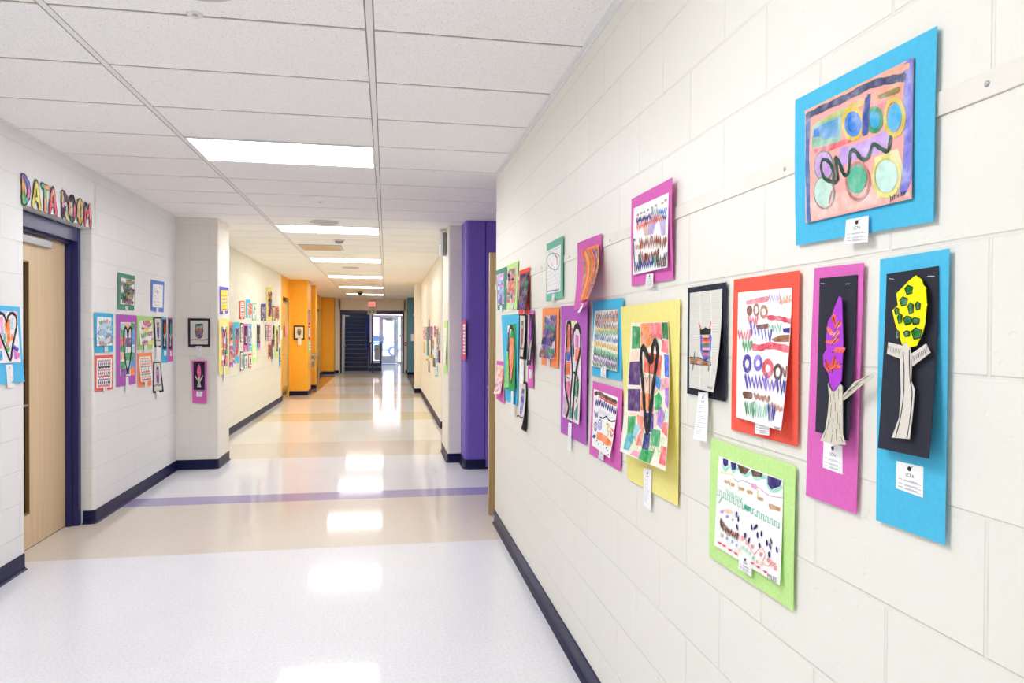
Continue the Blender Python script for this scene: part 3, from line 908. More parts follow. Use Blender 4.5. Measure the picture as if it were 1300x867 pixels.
# doors in the yellow paint, left side
def yellow_door(n, y0, y1):
    d = tag(empty('door_%d' % n, (XL, y0, 0)), kind='structure')
    W = y1 - y0
    bm = bmesh.new()
    box(bm, -.15, -.005, 0, .045, 0, 2.285); box(bm, -.15, -.005, W - .045, W, 0, 2.285); box(bm, -.15, -.005, .045, W - .045, 2.165, 2.185); 
    finish('door_frame', bm, flat('frame_ochre', 'C9A86A', .4), d)
    bm = bmesh.new()
    box(bm, -.075, -.032, .05, .17, .012, 2.16); box(bm, -.075, -.032, .27, W - .05, .012, 2.16)
    box(bm, -.075, -.032, .17, .27, .012, .3); box(bm, -.075, -.032, .17, .27, 2.05, 2.16)
    lf = finish('door_leaf', bm, birch_y, d)
    boxes('glass', dark_glass, lf, (-.056, -.050, .165, .275, .29, 2.06))
    boxes('kick_plate', steel, lf, (-.032, -.030, .07, W - .07, .06, .26))
    bm = bmesh.new(); cyl(bm, (-.032, .11, 1.0), (.025, .11, 1.0), .011); cyl(bm, (.022, .105, 1.0), (.022, .24, 1.0), .010)
    finish('door_handle', bm, steel, lf, True)
    bm = bmesh.new()
    box(bm, -.10, -.09, .045, W - .045, 2.185, 2.285)
    for i in range(6): box(bm, -.09, -.06, .045, W - .045, 2.192 + i * .016, 2.197 + i * .016)
    finish('transom_grille', bm, flat('transom_brown', '7A4A20', .5), d)
yellow_door(3, 16.02, 17.08)
yellow_door(4, 23.55, 24.68)

# drinking fountain between the yellow piers
e = tag(empty('drinking_fountain', (XL, 18.66, .0)), 'stainless drinking fountain with two basins between the yellow piers', 'drinking fountain')
bm = bmesh.new(); box(bm, 0, .40, -.24, .10, .60, .80, bevel=.02); box(bm, 0, .36, .10, .42, .72, .92, bevel=.02)
finish('cabinet', bm, steel, e)
for cx, cy, z in ((.30, -.07, .80), (.34, .27, .92)):
    bm = bmesh.new(); lathe(bm, (cx, cy, z - .05), (0, 0, 1), [(.10, 0), (.155, .03), (.165, .055), (.155, .058), (.10, .035), (0, .03)], 28)
    finish('basin', bm, steel, e, True)
    bm = bmesh.new(); cyl(bm, (cx - .12, cy, z), (cx - .12, cy, z + .05), .012); cyl(bm, (cx - .12, cy, z + .05), (cx - .06, cy, z + .075), .010)
    finish('bubbler', bm, steel, e, True)

# wall clock-like speaker box high on the white pier
e = tag(empty('wall_clock', (.705, 8.45, 2.57)), 'white rimmed round clock high on the side of the white pier', 'clock')
bm = bmesh.new(); lathe(bm, (0, 0, 0), (-1, 0, 0), [(.135, 0), (.140, .01), (.140, .045), (.13, .05)], 36); finish('case', bm, flat('clock_case', '8A8B90', .4), e, True)
bm = bmesh.new(); lathe(bm, (0, 0, 0), (-1, 0, 0), [(.150, .045), (.158, .052), (.158, .072), (.145, .080), (.135, .070), (0, .070)], 36); finish('dial', bm, flat('clock_white', 'F0F1F2', .3), e, True)
bm = bmesh.new(); box(bm, -.074, -.072, -.003, .003, -.01, .09); box(bm, -.077, -.075, -.06, .01, -.003, .003); finish('hand', bm, flat('clock_hand', '1C1C20', .4), e)

# grey box on the blue-grey side wall far down on the right, and fire alarm pull by the end doors
e = tag(empty('wall_cabinet', (1.25, 21.9, 2.08)), 'small grey box high on the blue-grey recessed wall', 'wall box')
bm = bmesh.new(); box(bm, -.40, 0, -.2, .2, 0, .30, bevel=.01); finish('case', bm, flat('box_grey', '9C9C9A', .4), e)
boxes('bracket', flat('box_cream', 'E6E0D2', .5), e, (-.42, 0, -.16, .16, -.05, 0))
e = tag(empty('fire_alarm_pull', (.712, 26.4, 1.08)), 'red fire alarm pull beside the end doorway', 'fire alarm')
bm = bmesh.new(); box(bm, -.045, .045, -.04, 0, -.07, .07, bevel=.006); finish('case', bm, flat('alarm_red', 'C8283C', .4), e)
boxes('pull_bar', flat('alarm_white', 'F0F0F0', .4), e, (-.03, .03, -.05, -.04, -.03, -.005))

# exit sign and the emergency lamp under it
e = tag(empty('exit_sign', (-.525, 26.4, 2.545)), 'lit red EXIT sign on the wall above the end doorway', 'exit sign')
bm = bmesh.new(); box(bm, -.155, .155, -.055, 0, -.115, .115, bevel=.008); finish('housing', bm, flat('exit_grey', 'C8C0B8', .4), e)
boxes('face', emit('exit_pink', (1.0, .30, .27), .8), e, (-.125, .125, -.060, -.055, -.09, .09))
V, T = text_tris('EXIT')
bm = bmesh.new()
vv = [bm.verts.new((-.105 + .21 * x, -.0615, -.045 + .30 * y * .62)) for x, y in V]
for t in T: bm.faces.new([vv[i] for i in t])
finish('lettering', bm, emit('exit_red', (1.0, .03, .06), 1.0), e)
e = tag(empty('emergency_light', (-.525, 26.4, 2.27)), 'grey emergency lamp box right under the exit sign', 'emergency light')
bm = bmesh.new(); box(bm, -.15, .15, -.07, 0, -.11, .11, bevel=.01); finish('housing', bm, flat('emerg_white', 'D4CEC6', .4), e)
for x in (-.07, .07):
    bm = bmesh.new(); lathe(bm, (x, -.07, .0), (0, -1, 0), [(.045, 0), (.05, .03), (.045, .04), (.02, .03), (0, .03)], 20); finish('lamp_head', bm, flat('emerg_grey', '9A9690', .3), e, True)

# ------------------------------------------------------------ double doorway, stairs and lobby at the end
d = tag(empty('door_5', (-.505, 26.4, 0)), kind='structure')
bm = bmesh.new()
box(bm, -1.16, -1.10, -.02, .2, 0, 2.31); box(bm, 1.10, 1.16, -.02, .2, 0, 2.31); box(bm, -1.10, 1.10, -.02, .2, 2.19, 2.31)
finish('door_frame', bm, navy, d)
boxes('mullion', navy, d, (-.028, .028, -.03, .05, 0, 2.19))
boxes('door_leaf', flat('leaf_edge', 'D9D4C8', .4), d, (-1.095, -1.045, .06, .98, .01, 2.15), bevel=.003)
bm = bmesh.new(); box(bm, -1.04, -.84, .02, .06, 2.09, 2.13); finish('door_closer', bm, steel, d)
bm = bmesh.new(); cyl(bm, (-1.045, .2, 1.0), (-.99, .2, 1.0), .02); cyl(bm, (-1.0, .2, .98), (-1.0, .2, 1.04), .03); finish('door_handle', bm, steel, d, True)
boxes('door_leaf', flat('leaf_edge', 'D9D4C8', .4), d, (1.05, 1.095, .06, .98, .01, 2.15), bevel=.003)

wall('wall_lobby', white_paint, [(.85, 26.6), (1.0, 26.6), (1.0, 34.4), (.85, 34.4)], 0, 5)
wall('wall_lobby', flat('stair_wall', '2E3056', .5), [(-2.0, 26.6), (-1.8, 26.6), (-1.8, 34.4), (-2.0, 34.4)], 0, 5)
wall('wall_lobby', flat('stair_wall', '2E3056', .5), [(-1.9, 32.9), (-.72, 32.9), (-.72, 33.0), (-1.9, 33.0)], 0, 5)
wall('wall_lobby', flat('stair_wall', '2E3056', .5), [(-.74, 28.9), (-.66, 28.9), (-.66, 34.4), (-.74, 34.4)], 0, 5)
boxes('ceiling', white_paint, None, (-.70, .9, 26.6, 34.4, 2.80, 2.9))['kind'] = 'structure'
boxes('ceiling', flat('stair_wall', '2E3056', .5), None, (-2.0, -.70, 26.6, 34.4, 4.4, 4.5))['kind'] = 'structure'
e = tag(empty('staircase', (-1.27, 27.9, 0)), 'dark blue staircase going up behind the left end doorway', 'staircase')
RZ, RN = .167, .285
for i in range(16):
    bm = bmesh.new()
    box(bm, -.53, .53, i * RN, (i + 1) * RN + .02, 0 if i == 0 else (i - 1) * RZ, (i + 1) * RZ - .02)
    o = finish('step', bm, navy_d, e)
    bm = bmesh.new()
    box(bm, -.53, .53, i * RN - .025, (i + 1) * RN, (i + 1) * RZ - .022, (i + 1) * RZ, bevel=.004)
    finish('nosing', bm, flat('nosing_blue', '666C9C', .3), o)
bm = bmesh.new()
v = [(.53, -.12, 0), (.53, -.12, .30), (.53, 16 * RN, 16 * RZ + .28), (.53, 16 * RN, 16 * RZ - .3), (.53, .35, 0)]
a = [bm.verts.new(p) for p in v]; b = [bm.verts.new((p[0] + .05, p[1], p[2])) for p in v]
bm.faces.new(a); bm.faces.new(b[::-1])
for i in range(5):
    j = (i + 1) % 5; bm.faces.new((a[i], b[i], b[j], a[j]))
bmesh.ops.recalc_face_normals(bm, faces=bm.faces[:])
finish('stringer', bm, navy, e)
bm = bmesh.new()
cyl(bm, (.47, -.25, .92), (.47, 4.3, 3.58), .022); cyl(bm, (.47, -.25, .92), (.53, -.25, .90), .022)
for k in range(4): cyl(bm, (.555, .1 + k * 1.2, .2 + k * .70), (.50, .1 + k * 1.2, 1.1 + k * .70), .014)
bmesh.ops.recalc_face_normals(bm, faces=bm.faces[:])
finish('handrail', bm, new_mat('rail_blue', '3A4AA8', .3)[0], e, True)

e = tag(empty('guard_rail', (-.43, 27.75, 0)), 'dark blue guard rail with light grey panel beside the stairs', 'guard rail')
for x in (-.235, .205):
    boxes('post', navy, e, (x, x + .055, 0, .055, 0, 1.06), bevel=.004)
boxes('post', navy, e, (-.235, -.18, .95, 1.0, 0, 1.06), bevel=.004)
boxes('top_rail', navy, e, (-.25, .27, -.01, .065, 1.06, 1.12), (-.25, -.17, .05, 1.0, 1.06, 1.12), bevel=.004)
boxes('panel', flat('panel_grey', 'B9BEC2', .35), e, (-.03, .19, .02, .04, .42, 1.03))
boxes('panel_label', flat('panel_mark', '4A4E58', .4), e, (.02, .13, .018, .02, .84, .86))
boxes('bottom_step', navy, e, (-.24, .26, -.06, .5, 0, .16), (-.18, .20, .06, .5, .16, .32))
boxes('tread_edge', flat('nosing_light', '9AA0B4', .3), e, (-.24, .26, -.065, -.05, .145, .165), (-.18, .20, .05, .065, .305, .325), (-.18, .20, .18, .20, .36, .40))

e = tag(empty('ceiling_light', (.1, 30.5, 2.80)), 'light panel in the lobby ceiling beyond the end doorway', 'ceiling light', 'lobby light')
boxes('frame', white_paint, e, (-.6, .6, -.3, -.28, -.02, 0), (-.6, .6, .28, .3, -.02, 0), (-.6, -.58, -.28, .28, -.02, 0), (.58, .6, -.28, .28, -.02, 0))
boxes('diffuser', emit('lamp_lobby', LAMP_FAR[0], 12.0), e, (-.58, .58, -.28, .28, -.012, -.002))  # unseen panel, added to lift the dark lobby
# glazed outside wall of the lobby
gl, N_, L_, b_ = new_mat('clear_glass', 'FFFFFF', 0.02)
b_.inputs['Transmission Weight'].default_value = 1.0
b_.inputs['IOR'].default_value = 1.02
d = tag(empty('window_1', (0, 34.3, 0)), kind='structure')
boxes('window_frame', alu, d, (-.66, -.60, 0, .08, 0, 2.8), (-.34, -.27, 0, .08, 0, 2.25), (.50, .56, 0, .08, 0, 2.25), (.80, .86, 0, .08, 0, 2.8), (-.66, .86, 0, .08, 2.25, 2.34), (-.66, .86, 0, .08, 2.72, 2.8), (-.60, -.34, 0, .08, 0, .1), (.56, .80, 0, .08, 0, .1))
boxes('glass', gl, d, (-.60, -.34, .035, .045, .1, 2.25), (.56, .80, .035, .045, .1, 2.25), (-.60, .80, .035, .045, 2.34, 2.72))
d = tag(empty('door_6', (0, 34.3, 0)), kind='structure')
boxes('door_leaf', alu, d, (-.265, -.16, .01, .06, .01, 2.24), (.36, .495, .01, .06, .01, 2.24), (-.16, .36, .01, .06, .01, .36), (-.16, .36, .01, .06, 2.12, 2.24), bevel=.003)
boxes('glass', gl, d, (-.16, .36, .03, .04, .36, 2.12))
bm = bmesh.new(); cyl(bm, (-.24, -.05, 1.05), (.46, -.05, 1.05), .018); cyl(bm, (-.22, -.05, 1.05), (-.22, .01, 1.05), .02); cyl(bm, (.44, -.05, 1.05), (.44, .01, 1.05), .02)
finish('push_bar', bm, steel, d, True)
boxes('door_closer', steel, d, (-.02, .34, -.06, .01, 2.06, 2.12), (.0, .3, -.04, -.01, 2.17, 2.19))
boxes('sticker', flat('sticker_orange', 'E8A020', .5), tag(empty('notice', (.66, 34.28, 1.33)), 'small orange sticker on the glass beside the outside door', 'notice'), (-.05, .05, 0, .03, -.03, .03))
m_ = tag(boxes('floor_mat', flat('mat_blue', '5A6A9A', .9), None, (-.25, .45, 33.0, 34.1, 0, .012), bevel=.004), 'blue-grey entrance mat in front of the outside door', 'mat')

# outside
bm = bmesh.new(); box(bm, -30, 30, 34.6, 90, -.12, -.02)
tag(finish('ground', bm, flat('pale_concrete', 'D8DADE', .8)), kind='structure')
e = tag(empty('brick_building', (2, 62, 0)), 'pinkish brick building across the road seen through the glass door', 'building')
bm = bmesh.new(); box(bm, -14, 12, 0, 8, -.1, 6.5); finish('wall', bm, flat('brick_pink', 'D8A8A8', .8), e)
bm = bmesh.new(); box(bm, -14.3, 12.3, -.3, 8, 6.5, 6.9); finish('roof', bm, flat('roof_white', 'E0E0E4', .6), e)
for x in (-9, -5, -1, 3, 7):
    f = boxes('window', flat('win_frame', 'F0F0F4', .5), e, (x - .8, x + .8, -.06, .02, 1.0, 2.6)); boxes('pane', flat('win_pane', '8090B0', .2), f, (x - .7, x + .7, -.08, -.06, 1.1, 2.5))
e = tag(empty('car', (-.9, 45, -.02)), 'pale blue parked car glimpsed through the glass door', 'car')
bm = bmesh.new()
pr = [(-2.2, .35), (-2.25, .75), (-1.5, .92), (-.9, 1.38), (.7, 1.40), (1.4, .98), (2.1, .85), (2.2, .35)]
a = [bm.verts.new((x, 0, z)) for x, z in pr]; b = [bm.verts.new((x, 1.7, z)) for x, z in pr]
bm.faces.new(a); bm.faces.new(b[::-1])
for i in range(len(pr)):
    j = (i + 1) % len(pr); bm.faces.new((a[i], b[i], b[j], a[j]))
bmesh.ops.recalc_face_normals(bm, faces=bm.faces[:])
bmesh.ops.bevel(bm, geom=bm.edges[:], offset=.08, segments=3, affect='EDGES')
finish('body', bm, new_mat('car_blue', '7FA4DC', .25, coat=.6)[0], e, True)
boxes('side_window', flat('car_glass', '3A4A70', .1), e, (-.95, .75, -.01, .02, .98, 1.30), bevel=.01)
for x in (-1.4, 1.35):
    for y in (-.02, 1.52):
        bm = bmesh.new(); cyl(bm, (x, y, .33), (x, y + .2, .33), .33, seg=28)
        wv = finish('wheel', bm, flat('tyre', '3A4468', .6), e)
        bm = bmesh.new(); cyl(bm, (x, y - .01, .33), (x, y + .01, .33), .2, seg=20); finish('hubcap', bm, steel, wv)

# ------------------------------------------------------------ pictures on the walls
picture('mounted_painting','large topmost watercolour on the right wall, blue ovals and dark green wave on turquoise paper','artwork','R',.8465,(.769,1.818),[
('mat',None,'sheet','52BCE2',[(-.58,.178,0),(-.195,.168,0),(-.197,-.136,0),(-.572,-.128,0)],.002,.003,[],None),
('painting',None,'sheet','F2B0A8',[(-.541,.143,0),(-.239,.136,.002),(-.237,-.093,.004),(-.529,-.088,.004)],.0042,.002,[('p','C7A2E4',[(.374,.449),(.533,.47),(.681,.462),(.82,.438),(.84,.541),(.743,.599),(.62,.598),(.467,.592),(.374,.624)]),('p','F0A88A',[(.432,.105),(.918,.126),(.914,.233),(.679,.201),(.477,.164)]),('p','E9858A',[(.68,.219),(.911,.249),(.893,.267),(.68,.291)]),('p','BFC47A',[(.129,.149),(.374,.131),(.532,.14),(.398,.187),(.103,.191)]),('p','8FC0A4',[(.082,.163),(.398,.178),(.393,.406),(.229,.394),(.081,.357)]),('p','62A2D4',[(.142,.194),(.363,.194),(.37,.35),(.205,.326)]),('p','4A80DC',[(.103,.201),(.154,.202),(.174,.286),(.097,.27)]),('p','E8606C',[(.102,.38),(.489,.399),(.511,.435),(.204,.446),(.127,.433)]),('p','F4C0B4',[(.045,.786),(.973,.856),(.993,.981),(.044,.987)]),('p','E8E0A8',[(.703,.623),(.897,.611),(.939,.779),(.882,.938),(.725,.938)]),('s','7F7FD8',.022,[(.965,.017),(.974,.416),(.969,.855),(.941,.917)]),('s','3E6FB0',.013,[(.037,.045),(.026,.445),(.039,.986)]),('s','F0B090',.01,[(.005,.009),(.488,.016),(.962,.045)]),('s','43486E',.014,[(.029,.056),(.206,.053),(.443,.057),(.658,.05),(.816,.082),(.931,.111)],1),('s','8F7C34',.01,[(.743,.177),(.892,.185)]),('s','E4C440',.01,[(.421,.196),(.477,.164),(.596,.165)],1),('p','3E88E4',[(.589,.327),(.583,.364),(.566,.391),(.541,.405),(.511,.403),(.48,.385),(.454,.353),(.436,.313),(.43,.271),(.436,.233),(.454,.206),(.48,.193),(.51,.197),(.54,.216),(.566,.247),(.583,.286)]),('s','E4C840',.007,[(.601,.332),(.59,.385),(.557,.417),(.511,.418),(.464,.386),(.429,.331),(.416,.266),(.429,.211),(.464,.18),(.51,.182),(.556,.215),(.589,.269),(.601,.332)],1),('s','2F62C0',.002,[(.554,.315),(.549,.343),(.533,.359),(.511,.359),(.489,.344),(.472,.316),(.466,.284),(.472,.256),(.488,.24),(.51,.24),(.532,.256),(.548,.283),(.554,.315)],1),('p','27A8DC',[(.753,.344),(.749,.371),(.739,.392),(.724,.403),(.705,.402),(.686,.39),(.67,.368),(.66,.339),(.656,.309),(.659,.281),(.67,.261),(.685,.25),(.704,.252),(.723,.264),(.738,.286),(.749,.314)]),('s','2E9C6C',.008,[(.761,.356),(.753,.396),(.731,.419),(.701,.42),(.671,.398),(.648,.359),(.639,.312),(.647,.272),(.67,.248),(.7,.248),(.73,.271),(.752,.31),(.761,.356)],1),('s','3A4C9C',.016,[(.642,.142),(.624,.27),(.623,.401)]),('p','45B4E6',[(.922,.403),(.913,.439),(.897,.466),(.876,.48),(.853,.478),(.833,.461),(.817,.43),(.809,.391),(.81,.35),(.819,.313),(.836,.286),(.857,.273),(.879,.276),(.899,.294),(.914,.324),(.922,.362)]),('s','D8C23C',.008,[(.94,.403),(.931,.465),(.905,.503),(.868,.508),(.83,.478),(.801,.419),(.79,.349),(.8,.286),(.827,.248),(.865,.246),(.902,.278),(.929,.335),(.94,.403)],1),('p','CBA0DC',[(.31,.576),(.303,.618),(.283,.651),(.252,.668),(.216,.667),(.179,.649),(.148,.615),(.126,.571),(.119,.523),(.127,.48),(.148,.447),(.18,.431),(.217,.434),(.253,.453),(.283,.487),(.303,.531)]),('s','6E8C7C',.003,[(.315,.578),(.302,.636),(.266,.671),(.216,.675),(.165,.645),(.127,.589),(.114,.521),(.128,.462),(.166,.427),(.217,.426),(.266,.457),(.302,.513),(.315,.578)],1),('p','BFE2D2',[(.315,.796),(.307,.842),(.286,.878),(.254,.898),(.215,.899),(.176,.881),(.143,.846),(.12,.8),(.113,.749),(.121,.701),(.144,.666),(.177,.647),(.216,.647),(.254,.667),(.286,.702),(.307,.747)]),('s','8F8C84',.003,[(.329,.805),(.315,.868),(.275,.908),(.22,.915),(.164,.885),(.122,.826),(.107,.754),(.123,.689),(.165,.65),(.221,.646),(.276,.678),(.315,.736),(.329,.805)],1),('s','C05A60',.005,[(.302,.783),(.273,.877)]),('p','50B894',[(.637,.781),(.623,.82),(.599,.849),(.567,.863),(.532,.859),(.5,.838),(.475,.803),(.462,.759),(.463,.713),(.478,.673),(.504,.645),(.537,.633),(.571,.638),(.602,.66),(.626,.694),(.638,.737)]),('s','B87C70',.006,[(.659,.794),(.646,.861),(.609,.904),(.557,.912),(.503,.88),(.464,.818),(.449,.741),(.463,.671),(.503,.629),(.556,.625),(.607,.658),(.645,.72),(.659,.794)],1),('p','C2E8DA',[(.895,.823),(.884,.865),(.862,.897),(.831,.912),(.796,.91),(.762,.89),(.735,.854),(.719,.808),(.716,.76),(.728,.717),(.752,.686),(.785,.671),(.82,.676),(.852,.697),(.878,.733),(.893,.777)]),('s','E6E27C',.007,[(.914,.82),(.901,.888),(.863,.932),(.809,.939),(.753,.907),(.712,.842),(.696,.763),(.71,.692),(.751,.65),(.806,.646),(.86,.681),(.899,.745),(.914,.82)],1),('s','1D4A3C',.0075,[(.315,.711),(.229,.664),(.191,.563),(.209,.498),(.278,.538),(.322,.629),(.322,.714),(.363,.699),(.346,.577),(.341,.513),(.386,.588),(.426,.677),(.471,.679),(.489,.513),(.538,.527),(.588,.598),(.645,.61),(.692,.52),(.753,.566),(.817,.607),(.839,.514)],1),('t','3A2A30','Jahvier',(.833,.984),(.965,.961))],None),
('name_card',None,'sheet','FAFAFA',[(-.4,-.102,0),(-.339,-.104,0),(-.34,-.15,0),(-.404,-.146,0)],.009,0,['CARD'],None),
],None)
picture('mounted_tree_collage','yellow crowned paper tree on black, on the long turquoise sheet at the right end','artwork','R',.8465,(.598,1.436),[
('mat',None,'sheet','52BCE2',[(-.488,.199,0),(-.336,.2,0),(-.337,-.254,0),(-.491,-.256,0)],.002,.002,[],None),
('black_paper','black paper stapled at the top, curling out at the foot','sheet','33343F',[(-.469,.172,0),(-.355,.175,0),(-.344,-.122,.022),(-.465,-.125,.016)],.0042,.003,[('s','D8D8DC',.0012,[(.053,.028),(.161,.037)]),('s','D8D8DC',.0012,[(.817,.046),(.934,.05)])],None),
('tree_trunk','cream paper trunk with two stub branches','bare','F4F4F2',[(-.463,.171,0),(-.35,.174,0),(-.336,-.12,.024),(-.457,-.124,.018)],.009,.003,[('c','DCD6CC',[(.108,.393),(.422,.415),(.396,.488),(.091,.458)]),('c','DCD6CC',[(.583,.461),(.841,.405),(.925,.452),(.627,.526)]),('c','DCD6CC',[(.462,.388),(.563,.407),(.619,.484),(.624,.605),(.701,.652),(.684,.8),(.662,.915),(.322,.923),(.442,.809),(.45,.67),(.395,.485)]),('s','202024',.0022,[(.451,.453),(.492,.561),(.503,.684),(.469,.808),(.4,.916)],1),('s','202024',.0022,[(.568,.438),(.606,.59),(.661,.665),(.653,.801),(.618,.911)],1),('s','202024',.0014,[(.142,.415),(.165,.445),(.178,.415),(.202,.447),(.214,.418),(.238,.451),(.251,.424),(.274,.454),(.286,.427),(.309,.456),(.322,.429),(.344,.455),(.356,.428),(.38,.463),(.392,.433)]),('s','202024',.0014,[(.638,.47),(.664,.498),(.678,.464),(.702,.486),(.717,.458),(.741,.48),(.755,.447),(.779,.471),(.794,.439),(.817,.463),(.832,.431),(.855,.455),(.869,.419)])],None),
('tree_crown','yellow paper crown with green patches','bare','F4F4F2',[(-.459,.171,0),(-.346,.174,0),(-.332,-.119,.024),(-.452,-.123,.018)],.0125,.003,[('c','F2EE1A',[(.606,.033),(.716,.06),(.748,.091),(.802,.108),(.756,.144),(.827,.199),(.757,.242),(.806,.288),(.765,.348),(.671,.415),(.539,.426),(.468,.392),(.399,.41),(.301,.336),(.235,.288),(.164,.215),(.274,.186),(.234,.121),(.396,.079),(.475,.058)]),('p','0C8A2C',[(.405,.098),(.464,.083),(.558,.096),(.548,.128),(.45,.132)]),('s','101810',.0022,[(.405,.098),(.464,.083),(.558,.096),(.548,.128),(.45,.132),(.405,.098)]),('s','101810',.0016,[(.436,.095),(.457,.122),(.469,.095),(.49,.123),(.502,.094),(.523,.12),(.536,.1)]),('p','0C8A2C',[(.309,.16),(.37,.144),(.465,.157),(.455,.189),(.355,.194)]),('s','101810',.0022,[(.309,.16),(.37,.144),(.465,.157),(.455,.189),(.355,.194),(.309,.16)]),('s','101810',.0016,[(.34,.156),(.362,.183),(.374,.156),(.396,.184),(.408,.155),(.43,.181),(.443,.16)]),('p','0C8A2C',[(.478,.2),(.518,.179),(.585,.193),(.582,.233),(.513,.241)]),('s','101810',.0022,[(.478,.2),(.518,.179),(.585,.193),(.582,.233),(.513,.241),(.478,.2)]),('s','101810',.0016,[(.499,.194),(.517,.227),(.523,.194),(.54,.228),(.546,.192),(.563,.224),(.57,.198)]),('p','0C8A2C',[(.618,.193),(.653,.179),(.712,.189),(.707,.217),(.646,.222)]),('s','101810',.0022,[(.618,.193),(.653,.179),(.712,.189),(.707,.217),(.646,.222),(.618,.193)]),('s','101810',.0016,[(.636,.19),(.65,.213),(.657,.19),(.671,.214),(.677,.189),(.691,.211),(.698,.193)]),('p','0C8A2C',[(.216,.213),(.251,.201),(.307,.21),(.302,.234),(.244,.239)]),('s','101810',.0022,[(.216,.213),(.251,.201),(.307,.21),(.302,.234),(.244,.239),(.216,.213)]),('s','101810',.0016,[(.234,.21),(.247,.231),(.254,.21),(.267,.231),(.273,.209),(.287,.229),(.294,.213)]),('p','0C8A2C',[(.286,.253),(.319,.234),(.375,.246),(.373,.283),(.316,.29)]),('s','101810',.0022,[(.286,.253),(.319,.234),(.375,.246),(.373,.283),(.316,.29),(.286,.253)]),('s','101810',.0016,[(.304,.248),(.319,.278),(.323,.247),(.338,.279),(.342,.246),(.357,.275),(.363,.251)]),('p','0C8A2C',[(.407,.267),(.466,.251),(.56,.262),(.55,.294),(.452,.3)]),('s','101810',.0022,[(.407,.267),(.466,.251),(.56,.262),(.55,.294),(.452,.3),(.407,.267)]),('s','101810',.0016,[(.437,.263),(.459,.289),(.471,.263),(.492,.29),(.504,.261),(.525,.287),(.538,.266)]),('p','0C8A2C',[(.562,.276),(.62,.264),(.71,.273),(.7,.296),(.604,.3)]),('s','101810',.0022,[(.562,.276),(.62,.264),(.71,.273),(.7,.296),(.604,.3),(.562,.276)]),('s','101810',.0016,[(.592,.273),(.611,.293),(.624,.273),(.644,.293),(.656,.272),(.675,.291),(.689,.276)]),('p','0C8A2C',[(.263,.345),(.292,.328),(.341,.338),(.339,.371),(.289,.378)]),('s','101810',.0022,[(.263,.345),(.292,.328),(.341,.338),(.339,.371),(.289,.378),(.263,.345)]),('s','101810',.0016,[(.278,.341),(.291,.367),(.295,.34),(.309,.368),(.312,.338),(.325,.364),(.33,.343)]),('p','0C8A2C',[(.426,.343),(.473,.333),(.546,.34),(.538,.36),(.46,.364)]),('s','101810',.0022,[(.426,.343),(.473,.333),(.546,.34),(.538,.36),(.46,.364),(.426,.343)]),('s','101810',.0016,[(.45,.341),(.466,.357),(.476,.34),(.492,.357),(.502,.339),(.518,.355),(.529,.342)]),('p','0C8A2C',[(.578,.34),(.648,.319),(.757,.333),(.746,.372),(.631,.38)]),('s','101810',.0022,[(.578,.34),(.648,.319),(.757,.333),(.746,.372),(.631,.38),(.578,.34)]),('s','101810',.0016,[(.614,.335),(.639,.367),(.653,.334),(.678,.368),(.692,.332),(.716,.363),(.731,.338)])],None),
('name_card',None,'sheet','FAFAFA',[(-.44,-.143,0),(-.381,-.142,0),(-.381,-.191,0),(-.441,-.189,0)],.004,0,['CARD'],None),
],None)
